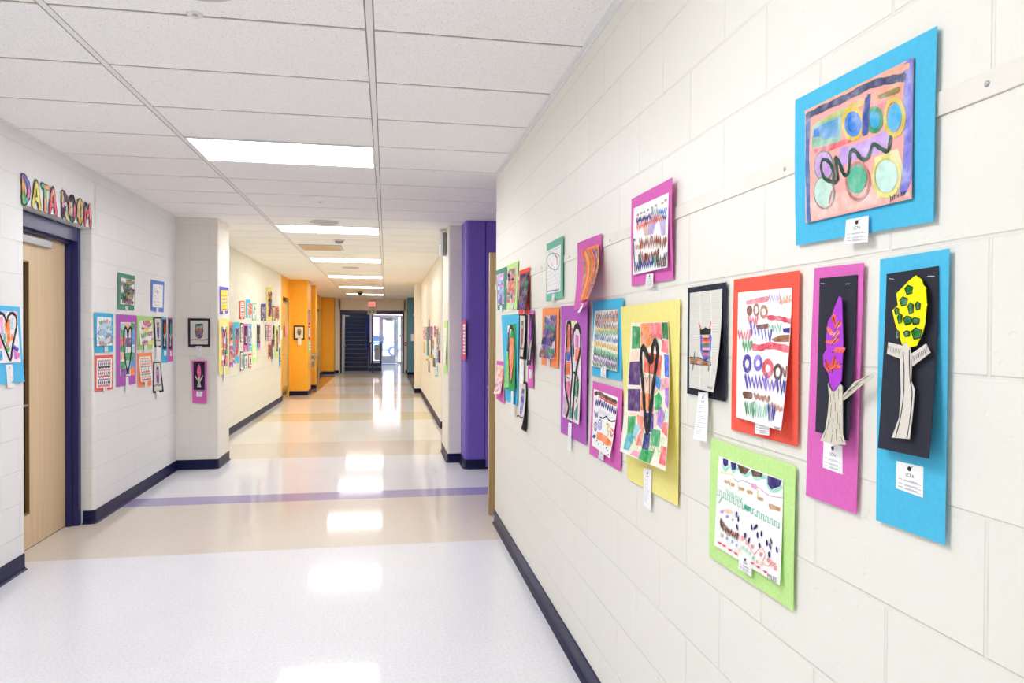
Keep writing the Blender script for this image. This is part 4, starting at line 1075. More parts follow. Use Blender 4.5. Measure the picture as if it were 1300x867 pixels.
picture('mounted_tree_collage','violet crowned paper tree with orange leaves on black, on the long magenta sheet','artwork','R',.8465,(.75,1.438),[
('mat',None,'sheet','DA6CBA',[(-.526,.199,0),(-.378,.195,0),(-.391,-.261,0),(-.547,-.262,0)],.002,.002,[],None),
('black_paper','black paper sheet stapled at the top','sheet','33343F',[(-.505,.177,0),(-.393,.175,0),(-.393,-.127,.014),(-.499,-.125,.01)],.0042,.003,[('s','D8D8DC',.0012,[(.04,.035),(.153,.039)]),('s','D8D8DC',.0012,[(.711,.051),(.824,.051)])],None),
('tree_trunk','cream paper trunk with one long branch sticking out past the sheet','bare','F4F4F2',[(-.498,.177,0),(-.386,.174,0),(-.384,-.126,.016),(-.488,-.124,.012)],.009,.003,[('c','D4CDBC',[(.764,.738),(.936,.686),(1.058,.643),(1.242,.614),(1.448,.58),(1.501,.597),(1.282,.645),(1.041,.71),(.818,.764)]),('c','D4CDBC',[(.375,.673),(.491,.717),(.597,.708),(.693,.661),(.779,.677),(.805,.771),(.86,.966),(.977,1.022),(.623,1.043),(.205,1.044),(.348,.964),(.406,.858),(.426,.756)]),('s','2A2620',.0013,[(.459,.738),(.482,.787)]),('s','2A2620',.0013,[(.565,.726),(.579,.766)]),('s','2A2620',.0013,[(.686,.697),(.699,.76)]),('s','2A2620',.0013,[(.754,.79),(.764,.839)]),('s','2A2620',.0013,[(.507,.802),(.496,.87)]),('s','2A2620',.0013,[(.611,.781),(.621,.836)]),('s','2A2620',.0013,[(.694,.842),(.714,.908)]),('s','2A2620',.0013,[(.463,.888),(.415,.96)]),('s','2A2620',.0013,[(.579,.882),(.58,.967)]),('s','2A2620',.0013,[(.756,.905),(.811,.969)]),('s','2A2620',.0013,[(.387,.97),(.318,1.017)]),('s','2A2620',.0013,[(.576,.984),(.555,1.034)]),('s','2A2620',.0013,[(.678,.944),(.705,1.01)]),('s','2A2620',.0013,[(.829,.985),(.891,1.011)]),('s','2A2620',.0013,[(.501,.853),(.506,.879)]),('s','2A2620',.0013,[(.834,.746),(1.065,.673)]),('s','2A2620',.0013,[(1.094,.657),(1.404,.596)]),('s','2A2620',.0013,[(.94,.702),(1.188,.649)])],None),
('tree_crown','violet paper crown with orange leaves','bare','F4F4F2',[(-.493,.176,0),(-.381,.174,0),(-.379,-.125,.016),(-.483,-.123,.012)],.0125,.003,[('c','B444D2',[(.572,.124),(.64,.139),(.672,.23),(.731,.418),(.732,.585),(.731,.647),(.627,.683),(.528,.719),(.412,.675),(.365,.612),(.212,.569),(.186,.498),(.282,.457),(.258,.396),(.31,.364),(.296,.282),(.394,.245),(.496,.173)]),('p','E84A2C',[(.397,.225),(.514,.246),(.522,.298),(.4,.286)]),('s','401008',.002,[(.397,.225),(.507,.299)]),('p','E84A2C',[(.514,.334),(.474,.306),(.618,.276),(.686,.3)]),('s','401008',.002,[(.514,.334),(.635,.277)]),('p','E84A2C',[(.221,.314),(.374,.32),(.499,.366),(.363,.368)]),('s','401008',.002,[(.221,.314),(.488,.368)]),('p','E84A2C',[(.455,.393),(.45,.363),(.607,.33),(.642,.354)]),('s','401008',.002,[(.455,.393),(.62,.331)]),('p','E84A2C',[(.213,.416),(.319,.4),(.517,.409),(.446,.427)]),('s','401008',.002,[(.213,.416),(.518,.411)]),('p','E84A2C',[(.431,.431),(.425,.402),(.592,.375),(.629,.401)]),('s','401008',.002,[(.431,.431),(.605,.377)]),('p','E84A2C',[(.452,.477),(.55,.445),(.813,.44),(.764,.473)]),('s','401008',.002,[(.452,.477),(.82,.444)]),('p','E84A2C',[(.26,.529),(.393,.545),(.427,.6),(.292,.593)]),('s','401008',.002,[(.26,.529),(.411,.602)]),('p','E84A2C',[(.474,.606),(.401,.568),(.516,.5),(.612,.528)]),('s','401008',.002,[(.474,.606),(.535,.501)]),('p','E84A2C',[(.456,.591),(.5,.559),(.712,.538),(.707,.568)]),('s','401008',.002,[(.456,.591),(.722,.541)])],None),
('name_card',None,'sheet','FAFAFA',[(-.487,-.142,0),(-.43,-.143,0),(-.429,-.196,0),(-.489,-.194,0)],.004,0,['CARD'],None),
],None)
picture('mounted_painting','white watercolour sheet with rows of rings and zigzags, on red-orange paper','artwork','R',.8465,(.978,1.46),[
('mat',None,'sheet','F2604E',[(-.628,.178,0),(-.349,.177,0),(-.349,-.19,0),(-.635,-.193,0)],.002,.002,[],None),
('painting',None,'sheet','F6F6F4',[(-.602,.145,0),(-.373,.143,0),(-.367,-.158,.026),(-.594,-.157,.006)],.0042,.003,[('s','E58A94',.0115,[(.193,.086),(.37,.077),(.589,.067)]),('s','C3B4EA',.0069,[(.616,.044),(.645,.082),(.662,.043),(.692,.083),(.709,.047),(.738,.086),(.752,.039),(.783,.09),(.797,.041)]),('s','DE9E76',.008,[(.812,.064),(.848,.109),(.867,.061),(.904,.108),(.921,.057),(.957,.099),(.976,.062)]),('s','DE9E76',.0069,[(.808,.102),(.995,.089)]),('p','8A4A28',[(.31,.15),(.307,.165),(.296,.178),(.277,.187),(.254,.19),(.23,.187),(.209,.178),(.195,.164),(.189,.149),(.192,.133),(.204,.12),(.224,.112),(.247,.109),(.27,.112),(.29,.121),(.304,.134)]),('s','9A5A30',.0069,[(.432,.147),(.428,.167),(.413,.181),(.39,.186),(.367,.181),(.348,.166),(.34,.146),(.344,.126),(.359,.112),(.382,.107),(.405,.112),(.423,.127),(.432,.147)],1),('s','BC8456',.008,[(.587,.164),(.582,.183),(.564,.197),(.536,.203),(.507,.197),(.485,.183),(.475,.163),(.48,.143),(.499,.129),(.526,.124),(.555,.13),(.577,.144),(.587,.164)],1),('s','E24A62',.0103,[(.609,.206),(.783,.214),(.896,.225),(.995,.238)],1),('s','F2707E',.0092,[(.232,.199),(.26,.246),(.28,.199),(.308,.249),(.327,.206),(.355,.255),(.372,.198),(.401,.263),(.417,.203)]),('p','7A3E24',[(.39,.262),(.627,.251),(.632,.285),(.415,.296)]),('s','43B494',.0046,[(.645,.266),(.678,.31),(.696,.263),(.729,.309),(.748,.266),(.781,.31),(.796,.254),(.832,.313),(.846,.254)]),('p','3A2A86',[(.878,.287),(.995,.281),(.995,.319),(.894,.316)]),('s','F07080',.0103,[(.025,.313),(.062,.372),(.092,.311),(.129,.374),(.158,.318),(.195,.379),(.222,.305),(.261,.386),(.286,.308)]),('s','5446B8',.008,[(.28,.238),(.325,.34),(.352,.255),(.395,.338),(.423,.275),(.466,.356),(.491,.276),(.536,.368),(.559,.289),(.604,.378),(.625,.301),(.671,.388),(.69,.302)]),('p','A2643A',[(.692,.368),(.842,.336),(.995,.331),(.995,.382),(.754,.385)]),('s','2FA45C',.0126,[(.143,.401),(.177,.462),(.202,.397),(.236,.461),(.259,.392),(.293,.45),(.317,.4)]),('s','E65066',.0149,[(.342,.431),(.516,.433),(.679,.413),(.995,.434)],1),('s','45289C',.0115,[(.309,.558),(.302,.585),(.278,.606),(.244,.615),(.207,.61),(.18,.592),(.168,.565),(.176,.538),(.201,.517),(.235,.509),(.27,.514),(.297,.532),(.309,.558)],1),('s','7A5AD2',.0103,[(.53,.546),(.524,.569),(.502,.586),(.47,.594),(.436,.59),(.41,.574),(.399,.552),(.405,.529),(.428,.512),(.46,.504),(.493,.509),(.519,.524),(.53,.546)],1),('s','E85868',.0126,[(.736,.576),(.73,.602),(.706,.622),(.669,.631),(.631,.627),(.6,.609),(.586,.584),(.593,.559),(.619,.539),(.655,.53),(.693,.535),(.722,.552),(.736,.576)],1),('s','6A4030',.008,[(.907,.594),(.903,.618),(.885,.636),(.856,.644),(.825,.64),(.801,.624),(.789,.601),(.793,.578),(.812,.56),(.84,.552),(.871,.557),(.895,.572),(.907,.594)],1),('s','8A5A48',.0069,[(.929,.569),(.97,.62),(.995,.593),(.995,.555)],1),('s','6748C6',.0103,[(.208,.656),(.255,.75),(.286,.658),(.331,.733),(.363,.664),(.408,.736),(.436,.65),(.482,.734),(.509,.648),(.555,.729),(.58,.647),(.626,.725),(.649,.634)]),('s','8A6ADA',.0092,[(.611,.671),(.655,.735),(.682,.67),(.727,.736),(.751,.666),(.795,.727),(.821,.676)]),('s','432C9A',.0115,[(.838,.653),(.884,.738),(.9,.654),(.947,.743),(.961,.652),(.995,.734),(.995,.669)]),('s','7A4030',.0149,[(.185,.807),(.354,.802)]),('s','A86A4C',.0103,[(.424,.791),(.464,.811),(.501,.791),(.541,.812),(.576,.795),(.616,.814),(.65,.791),(.69,.818),(.723,.793)]),('s','D09A84',.0092,[(.784,.831),(.82,.855),(.85,.837),(.887,.861),(.916,.841),(.952,.864),(.981,.85)]),('s','209C50',.0103,[(.224,.868),(.257,.948),(.277,.864),(.31,.948),(.33,.871),(.363,.953),(.379,.852),(.416,.961),(.43,.855)]),('s','90DAB8',.0092,[(.431,.865),(.469,.951),(.487,.86),(.525,.952),(.542,.859),(.58,.949),(.597,.871),(.633,.938),(.648,.852),(.687,.939),(.701,.851)]),('s','4A30A4',.0092,[(.722,.845),(.759,.954),(.764,.843),(.803,.957),(.806,.838),(.844,.943),(.851,.856)]),('s','404040',.0023,[(.884,.983),(.899,.995),(.908,.982),(.923,.995),(.933,.984),(.948,.995),(.956,.98),(.972,.995),(.98,.981)])],None),
('name_card',None,'sheet','FAFAFA',[(-.505,-.146,0),(-.442,-.146,0),(-.443,-.18,0),(-.504,-.184,0)],.012,0,['CARD'],None),
],None)
picture('mounted_drawing','marker drawing of dots and wavy lines on lime green paper, lowest on the right wall','artwork','R',.8465,(1.064,1.107),[
('mat',None,'sheet','C4EA96',[(-.658,.123,0),(-.27,.121,0),(-.273,-.185,0),(-.663,-.192,0)],.002,.003,[],None),
('drawing',None,'sheet','F7F7F5',[(-.608,.084,0),(-.313,.083,0),(-.306,-.141,.01),(-.624,-.15,.003)],.0042,.002,[('s','A2E4CC',.0088,[(.083,.093),(.13,.124),(.207,.061),(.276,.107),(.32,.054),(.462,.099),(.548,.045),(.624,.085),(.768,.032),(.808,.121),(.889,.136),(.982,.071)],1),('p','352478',[(.076,.008),(.17,.005),(.174,.059),(.121,.094),(.081,.068)]),('p','352478',[(.21,.014),(.316,.008),(.305,.074),(.243,.095)]),('p','5E3622',[(.323,.011),(.532,.015),(.461,.089),(.385,.089)]),('p','5E3622',[(.541,.013),(.727,.007),(.707,.048),(.58,.077)]),('p','352478',[(.788,.01),(.987,.005),(.964,.068),(.849,.132),(.798,.095)]),('s','F3EFB4',.005,[(.048,.167),(.262,.142),(.282,.189)]),('s','9A9AB0',.0019,[(.297,.175),(.345,.192),(.42,.161),(.57,.16)],1),('s','E8A8D8',.0022,[(.586,.175),(.686,.166),(.77,.19),(.839,.198),(.994,.17)],1),('s','F0A0D8',.01,[(.571,.169),(.635,.171)]),('s','C8A068',.0075,[(.133,.246),(.211,.238)]),('s','C8A068',.0075,[(.215,.252),(.292,.245)]),('s','C8A068',.0075,[(.374,.254),(.448,.247)]),('s','C8A068',.0075,[(.511,.251),(.581,.244)]),('s','C8A068',.0075,[(.672,.272),(.738,.265)]),('s','C0905C',.01,[(.836,.3),(.961,.29)]),('s','F2E8A8',.0037,[(.234,.192),(.241,.295)]),('s','F2E8A8',.0037,[(.361,.198),(.374,.287)]),('s','F2E8A8',.0037,[(.658,.184),(.669,.278)]),('s','6CCCA8',.0031,[(.014,.367),(.019,.424),(.056,.425),(.051,.365),(.089,.372),(.094,.428),(.131,.429),(.126,.369),(.163,.376),(.167,.431),(.203,.433),(.199,.373),(.235,.38),(.239,.435),(.274,.436),(.27,.378),(.305,.384),(.309,.438),(.344,.44),(.34,.382),(.374,.388),(.378,.442),(.412,.443),(.408,.386),(.442,.392),(.446,.445),(.479,.446),(.475,.39),(.508,.396),(.512,.448),(.544,.449),(.541,.393),(.573,.399),(.576,.451),(.608,.453),(.605,.397),(.637,.403),(.64,.454),(.671,.456),(.668,.401),(.699,.407),(.702,.457),(.732,.459),(.729,.404),(.76,.41),(.763,.46),(.793,.462),(.79,.408),(.82,.414),(.822,.463),(.852,.465),(.849,.411),(.879,.417),(.881,.466),(.91,.467),(.907,.415),(.936,.42),(.938,.469),(.967,.47),(.964,.418)]),('s','7FD4B4',.0037,[(.178,.322),(.197,.374),(.208,.329),(.226,.383),(.237,.333),(.255,.381),(.265,.324),(.283,.378),(.294,.331),(.312,.387),(.323,.341),(.34,.386),(.35,.335),(.368,.39),(.378,.337),(.395,.388),(.406,.346),(.422,.39),(.433,.345)]),('s','44B890',.01,[(.483,.419),(.557,.416)]),('s','7CC8A0',.0037,[(.053,.505),(.104,.43)]),('p','F9CDB0',[(.307,.535),(.299,.544),(.28,.554),(.253,.563),(.222,.57),(.192,.573),(.167,.573),(.151,.568),(.147,.561),(.156,.551),(.176,.541),(.203,.532),(.235,.526),(.265,.523),(.289,.523),(.304,.528)]),('p','B49AE0',[(.146,.579),(.144,.586),(.138,.593),(.129,.6),(.118,.604),(.107,.607),(.097,.606),(.09,.603),(.088,.598),(.089,.591),(.095,.583),(.104,.577),(.115,.572),(.127,.569),(.136,.57),(.143,.573)]),('p','B49AE0',[(.242,.599),(.24,.606),(.234,.613),(.225,.619),(.215,.624),(.204,.627),(.194,.626),(.188,.623),(.185,.618),(.187,.611),(.193,.603),(.201,.597),(.212,.592),(.223,.59),(.233,.59),(.239,.593)]),('p','CBB8EA',[(.325,.606),(.324,.611),(.32,.617),(.314,.622),(.307,.626),(.3,.627),(.294,.626),(.29,.623),(.288,.618),(.289,.612),(.292,.606),(.298,.601),(.305,.598),(.312,.597),(.318,.598),(.323,.601)]),('s','2C2168',.0075,[(.362,.517),(.358,.554)]),('s','2C2168',.0075,[(.392,.553),(.394,.588)]),('s','2C2168',.0075,[(.374,.649),(.389,.68)]),('s','2C2168',.0075,[(.598,.572),(.606,.604)]),('s','2C2168',.0075,[(.676,.543),(.639,.59)]),('s','2C2168',.0075,[(.686,.621),(.693,.653)]),('s','2C2168',.0075,[(.742,.586),(.744,.619)]),('s','2C2168',.0075,[(.512,.687),(.509,.724)]),('s','2C2168',.0075,[(.578,.714),(.563,.754)]),('s','2C2168',.0075,[(.719,.713),(.726,.744)]),('s','2C2168',.0075,[(.818,.648),(.825,.679)]),('s','2C2168',.0075,[(.866,.612),(.88,.64)]),('s','2C2168',.0075,[(.859,.666),(.871,.695)]),('s','2C2168',.0075,[(.948,.664),(.957,.693)]),('s','2C2168',.0075,[(.858,.747),(.859,.78)]),('s','6A3A28',.0137,[(.108,.688),(.124,.744),(.131,.7),(.147,.758),(.154,.709),(.169,.763),(.178,.73)]),('s','7A4630',.01,[(.184,.726),(.207,.781),(.221,.731),(.242,.776),(.258,.738),(.279,.782),(.293,.734),(.315,.784),(.329,.736),(.35,.785),(.364,.739),(.385,.787),(.399,.735)]),('s','E88A88',.0019,[(.178,.739),(.232,.802),(.338,.744),(.462,.778),(.494,.727),(.61,.818),(.662,.836),(.745,.739),(.806,.78),(.779,.874),(.859,.878),(.882,.805),(.905,.859),(.946,.816),(.967,.882)],1),('p','F08A80',[(.495,.736),(.494,.746),(.49,.755),(.484,.762),(.476,.767),(.468,.768),(.461,.765),(.456,.76),(.454,.751),(.455,.742),(.459,.733),(.465,.726),(.473,.721),(.481,.72),(.488,.722),(.493,.728)]),('p','F08A80',[(.563,.76),(.562,.769),(.559,.778),(.553,.785),(.545,.79),(.537,.791),(.531,.788),(.526,.782),(.524,.774),(.525,.765),(.528,.756),(.535,.749),(.542,.744),(.55,.743),(.557,.746),(.561,.752)]),('p','F08A80',[(.641,.769),(.64,.778),(.636,.787),(.63,.794),(.623,.798),(.616,.799),(.609,.797),(.604,.791),(.602,.783),(.603,.774),(.607,.765),(.613,.758),(.62,.754),(.628,.753),(.635,.755),(.639,.761)]),('p','F08A80',[(.767,.799),(.766,.808),(.763,.817),(.757,.824),(.75,.828),(.742,.829),(.736,.827),(.732,.821),(.73,.814),(.731,.805),(.734,.796),(.74,.789),(.747,.785),(.755,.783),(.761,.786),(.765,.791)]),('p','F08A80',[(.869,.814),(.868,.823),(.864,.831),(.859,.838),(.852,.843),(.845,.844),(.839,.841),(.835,.836),(.833,.828),(.834,.82),(.837,.811),(.843,.804),(.85,.8),(.857,.799),(.863,.801),(.867,.806)]),('p','F08A80',[(.916,.828),(.915,.836),(.912,.845),(.906,.852),(.9,.856),(.893,.857),(.887,.855),(.882,.85),(.881,.842),(.882,.833),(.885,.825),(.891,.818),(.898,.814),(.904,.812),(.91,.815),(.915,.82)]),('p','F08A80',[(.963,.855),(.962,.864),(.959,.872),(.954,.879),(.947,.883),(.94,.884),(.934,.882),(.93,.877),(.928,.869),(.929,.861),(.933,.852),(.938,.845),(.945,.841),(.952,.84),(.958,.842),(.962,.848)]),('p','8CC0EA',[(.244,.834),(.243,.841),(.24,.848),(.235,.854),(.23,.857),(.224,.858),(.218,.856),(.214,.852),(.213,.845),(.213,.838),(.216,.831),(.221,.825),(.227,.822),(.233,.821),(.238,.823),(.242,.828)]),('p','8CC0EA',[(.335,.835),(.334,.842),(.331,.848),(.327,.854),(.321,.858),(.315,.858),(.31,.856),(.306,.852),(.305,.846),(.305,.839),(.308,.832),(.313,.826),(.319,.823),(.324,.822),(.33,.824),(.333,.828)]),('p','8CC0EA',[(.406,.847),(.406,.854),(.403,.861),(.398,.867),(.393,.87),(.387,.871),(.382,.869),(.378,.865),(.377,.859),(.377,.851),(.38,.845),(.385,.839),(.39,.836),(.396,.835),(.401,.837),(.405,.841)]),('p','A8DEC0',[(.507,.835),(.506,.843),(.503,.851),(.498,.858),(.491,.862),(.484,.863),(.479,.861),(.474,.855),(.472,.848),(.473,.839),(.477,.831),(.482,.825),(.488,.82),(.495,.82),(.501,.822),(.505,.827)]),('p','A8DEC0',[(.56,.838),(.559,.846),(.556,.854),(.55,.861),(.544,.865),(.537,.866),(.532,.863),(.527,.858),(.526,.851),(.526,.842),(.53,.834),(.535,.828),(.541,.824),(.548,.823),(.554,.825),(.558,.83)]),('p','A8DEC0',[(.609,.853),(.609,.861),(.605,.869),(.6,.876),(.594,.88),(.587,.881),(.582,.878),(.578,.873),(.576,.866),(.577,.858),(.58,.849),(.585,.843),(.591,.839),(.598,.838),(.604,.84),(.608,.846)]),('p','A8DEC0',[(.16,.832),(.159,.841),(.155,.849),(.15,.856),(.142,.861),(.135,.862),(.128,.859),(.123,.854),(.121,.846),(.122,.837),(.126,.828),(.132,.821),(.139,.817),(.146,.816),(.153,.819),(.158,.824)]),('p','A8DEC0',[(.664,.877),(.663,.885),(.66,.893),(.655,.899),(.649,.903),(.643,.904),(.637,.902),(.633,.897),(.631,.89),(.632,.881),(.635,.873),(.64,.867),(.647,.863),(.653,.862),(.659,.864),(.663,.869)]),('p','F8CFA8',[(.156,.829),(.155,.838),(.152,.847),(.146,.854),(.139,.858),(.131,.859),(.125,.856),(.12,.851),(.118,.843),(.119,.834),(.122,.825),(.128,.818),(.135,.814),(.143,.813),(.149,.816),(.154,.821)]),('p','F8CFA8',[(.72,.892),(.72,.9),(.717,.908),(.712,.914),(.705,.918),(.699,.919),(.694,.917),(.69,.912),(.688,.904),(.689,.896),(.692,.888),(.697,.882),(.703,.878),(.709,.877),(.715,.879),(.719,.884)]),('p','F8CFA8',[(.78,.883),(.779,.891),(.776,.898),(.771,.905),(.765,.909),(.759,.91),(.753,.907),(.75,.902),(.748,.895),(.749,.887),(.752,.879),(.757,.873),(.763,.869),(.769,.868),(.774,.87),(.778,.876)]),('p','F8CFA8',[(.457,.877),(.456,.886),(.452,.894),(.447,.901),(.44,.905),(.434,.906),(.428,.903),(.423,.898),(.421,.891),(.422,.882),(.426,.874),(.431,.867),(.438,.863),(.444,.862),(.45,.864),(.455,.87)]),('p','E34866',[(.072,.93),(.15,.919),(.133,.944),(.1,.948)]),('p','E34866',[(.148,.93),(.225,.92),(.207,.944),(.176,.948)]),('p','E34866',[(.252,.938),(.326,.927),(.309,.951),(.278,.955)]),('p','E34866',[(.346,.937),(.418,.927),(.402,.951),(.371,.955)]),('p','E34866',[(.606,.936),(.673,.926),(.657,.949),(.63,.952)]),('p','E34866',[(.69,.939),(.755,.929),(.74,.952),(.713,.956)]),('p','E34866',[(.791,.944),(.854,.934),(.839,.956),(.813,.96)]),('t','2A2A30','MILES',(.859,.991),(.972,.986))],None),
('name_card',None,'sheet','FAFAFA',[(-.485,-.132,0),(-.427,-.124,0),(-.428,-.165,0),(-.488,-.165,0)],.012,0,['CARD'],None),
],None)
picture('mounted_owl_drawing','owl on newspaper with red ear tufts, mounted on black, beside the red-orange sheet','artwork','R',.8465,(1.148,1.45),[
('mat',None,'sheet','31323F',[(-.726,.185,0),(-.497,.185,0),(-.495,-.117,0),(-.726,-.116,0)],.002,0,[],None),
('newspaper_drawing','grey newsprint with a drawn owl on a branch','news','F4F4F2',[(-.707,.169,0),(-.515,.169,0),(-.498,-.093,.03),(-.697,-.096,.004)],.0042,.002,[('s','ECEAE2',.0045,[(.339,.007),(.454,.967)]),('s','ECEAE2',.0045,[(.662,.007),(.863,.966)]),('p','2C50C0',[(.382,.449),(.761,.445),(.771,.583),(.709,.692),(.543,.709),(.416,.603)]),('p','7A3E84',[(.46,.452),(.695,.453),(.709,.585),(.654,.672),(.536,.665),(.463,.57)]),('p','1E2026',[(.366,.381),(.451,.39),(.544,.367),(.641,.385),(.727,.381),(.72,.441),(.381,.445)]),('p','E8C86A',[(.446,.449),(.681,.449),(.672,.473),(.463,.472)]),('s','E04C58',.006,[(.33,.316),(.394,.381)]),('s','E04C58',.006,[(.714,.323),(.68,.379)]),('s','D84A5A',.006,[(.467,.498),(.704,.494)]),('s','F08048',.006,[(.471,.522),(.709,.518)]),('s','2E8A60',.0075,[(.474,.549),(.717,.558)]),('s','F2A0C8',.006,[(.494,.586),(.709,.585)]),('s','2A2A60',.006,[(.498,.612),(.7,.61)]),('s','E05A90',.006,[(.532,.643),(.677,.639)]),('p','A8683E',[(.026,.68),(.372,.677),(.541,.698),(.808,.717),(.821,.741),(.458,.751),(.044,.745)]),('s','3A2418',.0023,[(.026,.68),(.372,.677),(.541,.698),(.808,.717)]),('s','3A2418',.0023,[(.044,.745),(.458,.751),(.821,.741)]),('s','2E5E58',.0075,[(.213,.627),(.188,.711),(.146,.808)],1),('s','2E5E58',.0075,[(.747,.664),(.744,.794)]),('s','44444A',.0023,[(.769,.952),(.796,.972),(.815,.952),(.842,.973),(.861,.955),(.888,.975),(.905,.951),(.934,.978),(.951,.953)])],None),
('name_card','long white name slip hanging below','sheet','FAFAFA',[(-.64,-.103,0),(-.582,-.101,0),(-.569,-.229,.01),(-.65,-.233,.01)],.008,0,['CARD',True],None),
],None)
picture('mounted_heart_collage','tissue-paper patchwork with a thin black heart outline, curling off yellow paper','artwork','R',.8465,(1.253,1.332),[
('mat',None,'sheet','F1E68E',[(-1.198,.27,0),(-.675,.273,0),(-.677,-.334,0),(-1.117,-.343,0)],.002,.002,[],None),
('collage',None,'sheet','F3F0DC',[(-1.081,.21,0),(-.748,.209,.004),(-.659,-.225,.045),(-1.091,-.241,.035)],.0042,.004,[('p','F8DCC0',[(.073,.209),(.319,.206),(.331,.29),(.028,.303)]),('p','E8F0C8',[(.158,.85),(.962,.786),(.947,.922),(.225,.969)]),('p','F6D8CC',[(.409,.646),(.734,.634),(.954,.673),(.695,.756),(.434,.762)]),('p','DDF0D8',[(.821,.619),(.995,.607),(.995,.685),(.903,.693)]),('p','F8E4C8',[(.112,.676),(.411,.656),(.396,.698),(.118,.718)]),('p','22A050',[(.037,.025),(.274,.031),(.303,.195),(.057,.202)]),('p','FF9A50',[(.284,.008),(.5,.005),(.668,.117),(.548,.182),(.326,.206)]),('p','FF7A7E',[(.506,.005),(.846,.005),(.857,.127),(.602,.106)]),('p','187A3C',[(.859,.005),(.994,.006),(.994,.126),(.868,.116)]),('p','FF7C84',[(.857,.127),(.994,.132),(.988,.226),(.833,.209)]),('p','3F6CE0',[(.895,.228),(.995,.232),(.995,.385),(.912,.38)]),('p','5A2A78',[(.028,.303),(.331,.29),(.363,.467),(.038,.478)]),('p','5A2A78',[(.034,.511),(.376,.495),(.405,.658),(.092,.676)]),('p','F0603A',[(.423,.215),(.854,.239),(.821,.392),(.702,.378),(.439,.368)]),('p','F7CDB4',[(.37,.409),(.704,.397),(.828,.464),(.719,.514),(.392,.513)]),('p','FF8C2C',[(.393,.516),(.69,.515),(.695,.635),(.422,.65)]),('p','FFB0B8',[(.822,.401),(.995,.385),(.995,.456),(.841,.481)]),('p','2090DC',[(.731,.377),(.84,.41),(.819,.482),(.711,.452)]),('p','2EB864',[(.71,.532),(.803,.492),(.88,.54),(.832,.618),(.732,.616)]),('p','B47AD8',[(.923,.46),(.995,.453),(.995,.599),(.93,.562)]),('p','B47AD8',[(.799,.62),(.868,.591),(.942,.643),(.881,.741),(.789,.717)]),('p','20A850',[(.117,.715),(.304,.7),(.332,.835),(.139,.848)]),('p','FF9880',[(.344,.685),(.514,.69),(.487,.789),(.381,.766)]),('p','2C2C8C',[(.554,.653),(.709,.651),(.726,.777),(.577,.785)]),('p','18A85C',[(.695,.756),(.866,.75),(.857,.862),(.685,.871)]),('p','FF7A70',[(.903,.693),(.995,.685),(.995,.783),(.898,.755)]),('p','48C0D0',[(.127,.853),(.334,.818),(.222,.962),(.089,.968)]),('p','9AD8E4',[(.318,.754),(.44,.761),(.345,.865),(.281,.847)]),('p','FF9484',[(.398,.837),(.515,.755),(.497,.897),(.374,.909)]),('p','243488',[(.546,.8),(.673,.792),(.654,.913),(.514,.922)]),('p','FFA8C8',[(.337,.946),(.535,.945),(.488,.986),(.266,.987)]),('p','1CAA50',[(.513,.917),(.769,.902),(.705,.995),(.455,.995)]),('p','FF5A58',[(.916,.849),(.995,.852),(.995,.97),(.877,.968)]),('p','FCFCFA',[(.04,.97),(.228,.981),(.232,.992),(.013,.995)]),('s','5A5A5A',.002,[(.072,.068),(.151,.122),(.202,.067),(.279,.123),(.331,.072),(.404,.13),(.456,.082),(.525,.135),(.576,.086),(.641,.136),(.692,.089),(.754,.134),(.805,.087),(.865,.146),(.915,.094)],1),('s','5A5A5A',.002,[(.041,.349),(.129,.412),(.182,.351),(.266,.417),(.32,.36),(.4,.427),(.453,.375),(.527,.435),(.58,.382),(.65,.439),(.703,.388),(.768,.44),(.821,.389),(.884,.455),(.936,.399)],1),('s','5A5A5A',.002,[(.111,.583),(.192,.637),(.242,.581),(.32,.637),(.371,.586),(.445,.643),(.495,.595),(.564,.647),(.615,.598),(.68,.648),(.73,.6),(.791,.645),(.841,.598),(.9,.656),(.95,.604)],1),('s','5A5A5A',.002,[(.189,.849),(.272,.907),(.322,.852),(.398,.898),(.451,.856),(.522,.901),(.572,.85),(.641,.9),(.691,.85),(.755,.899),(.806,.85),(.866,.897),(.916,.844)],1),('s','17171E',.0247,[(.611,.787),(.516,.639),(.449,.482),(.355,.31),(.353,.205),(.419,.194),(.528,.255),(.627,.279),(.627,.191),(.703,.142),(.756,.22),(.702,.378),(.665,.543),(.611,.787)],1),('s','17171E',.0051,[(.563,.274),(.601,.511),(.625,.73)]),('s','17171E',.0034,[(.615,.283),(.647,.579)])],None),
('name_card','long white name slip hanging at the foot','sheet','FAFAFA',[(-.948,-.272,0),(-.875,-.264,0),(-.883,-.399,0),(-.943,-.395,0)],.006,0,['CARD',True],None),
],None)
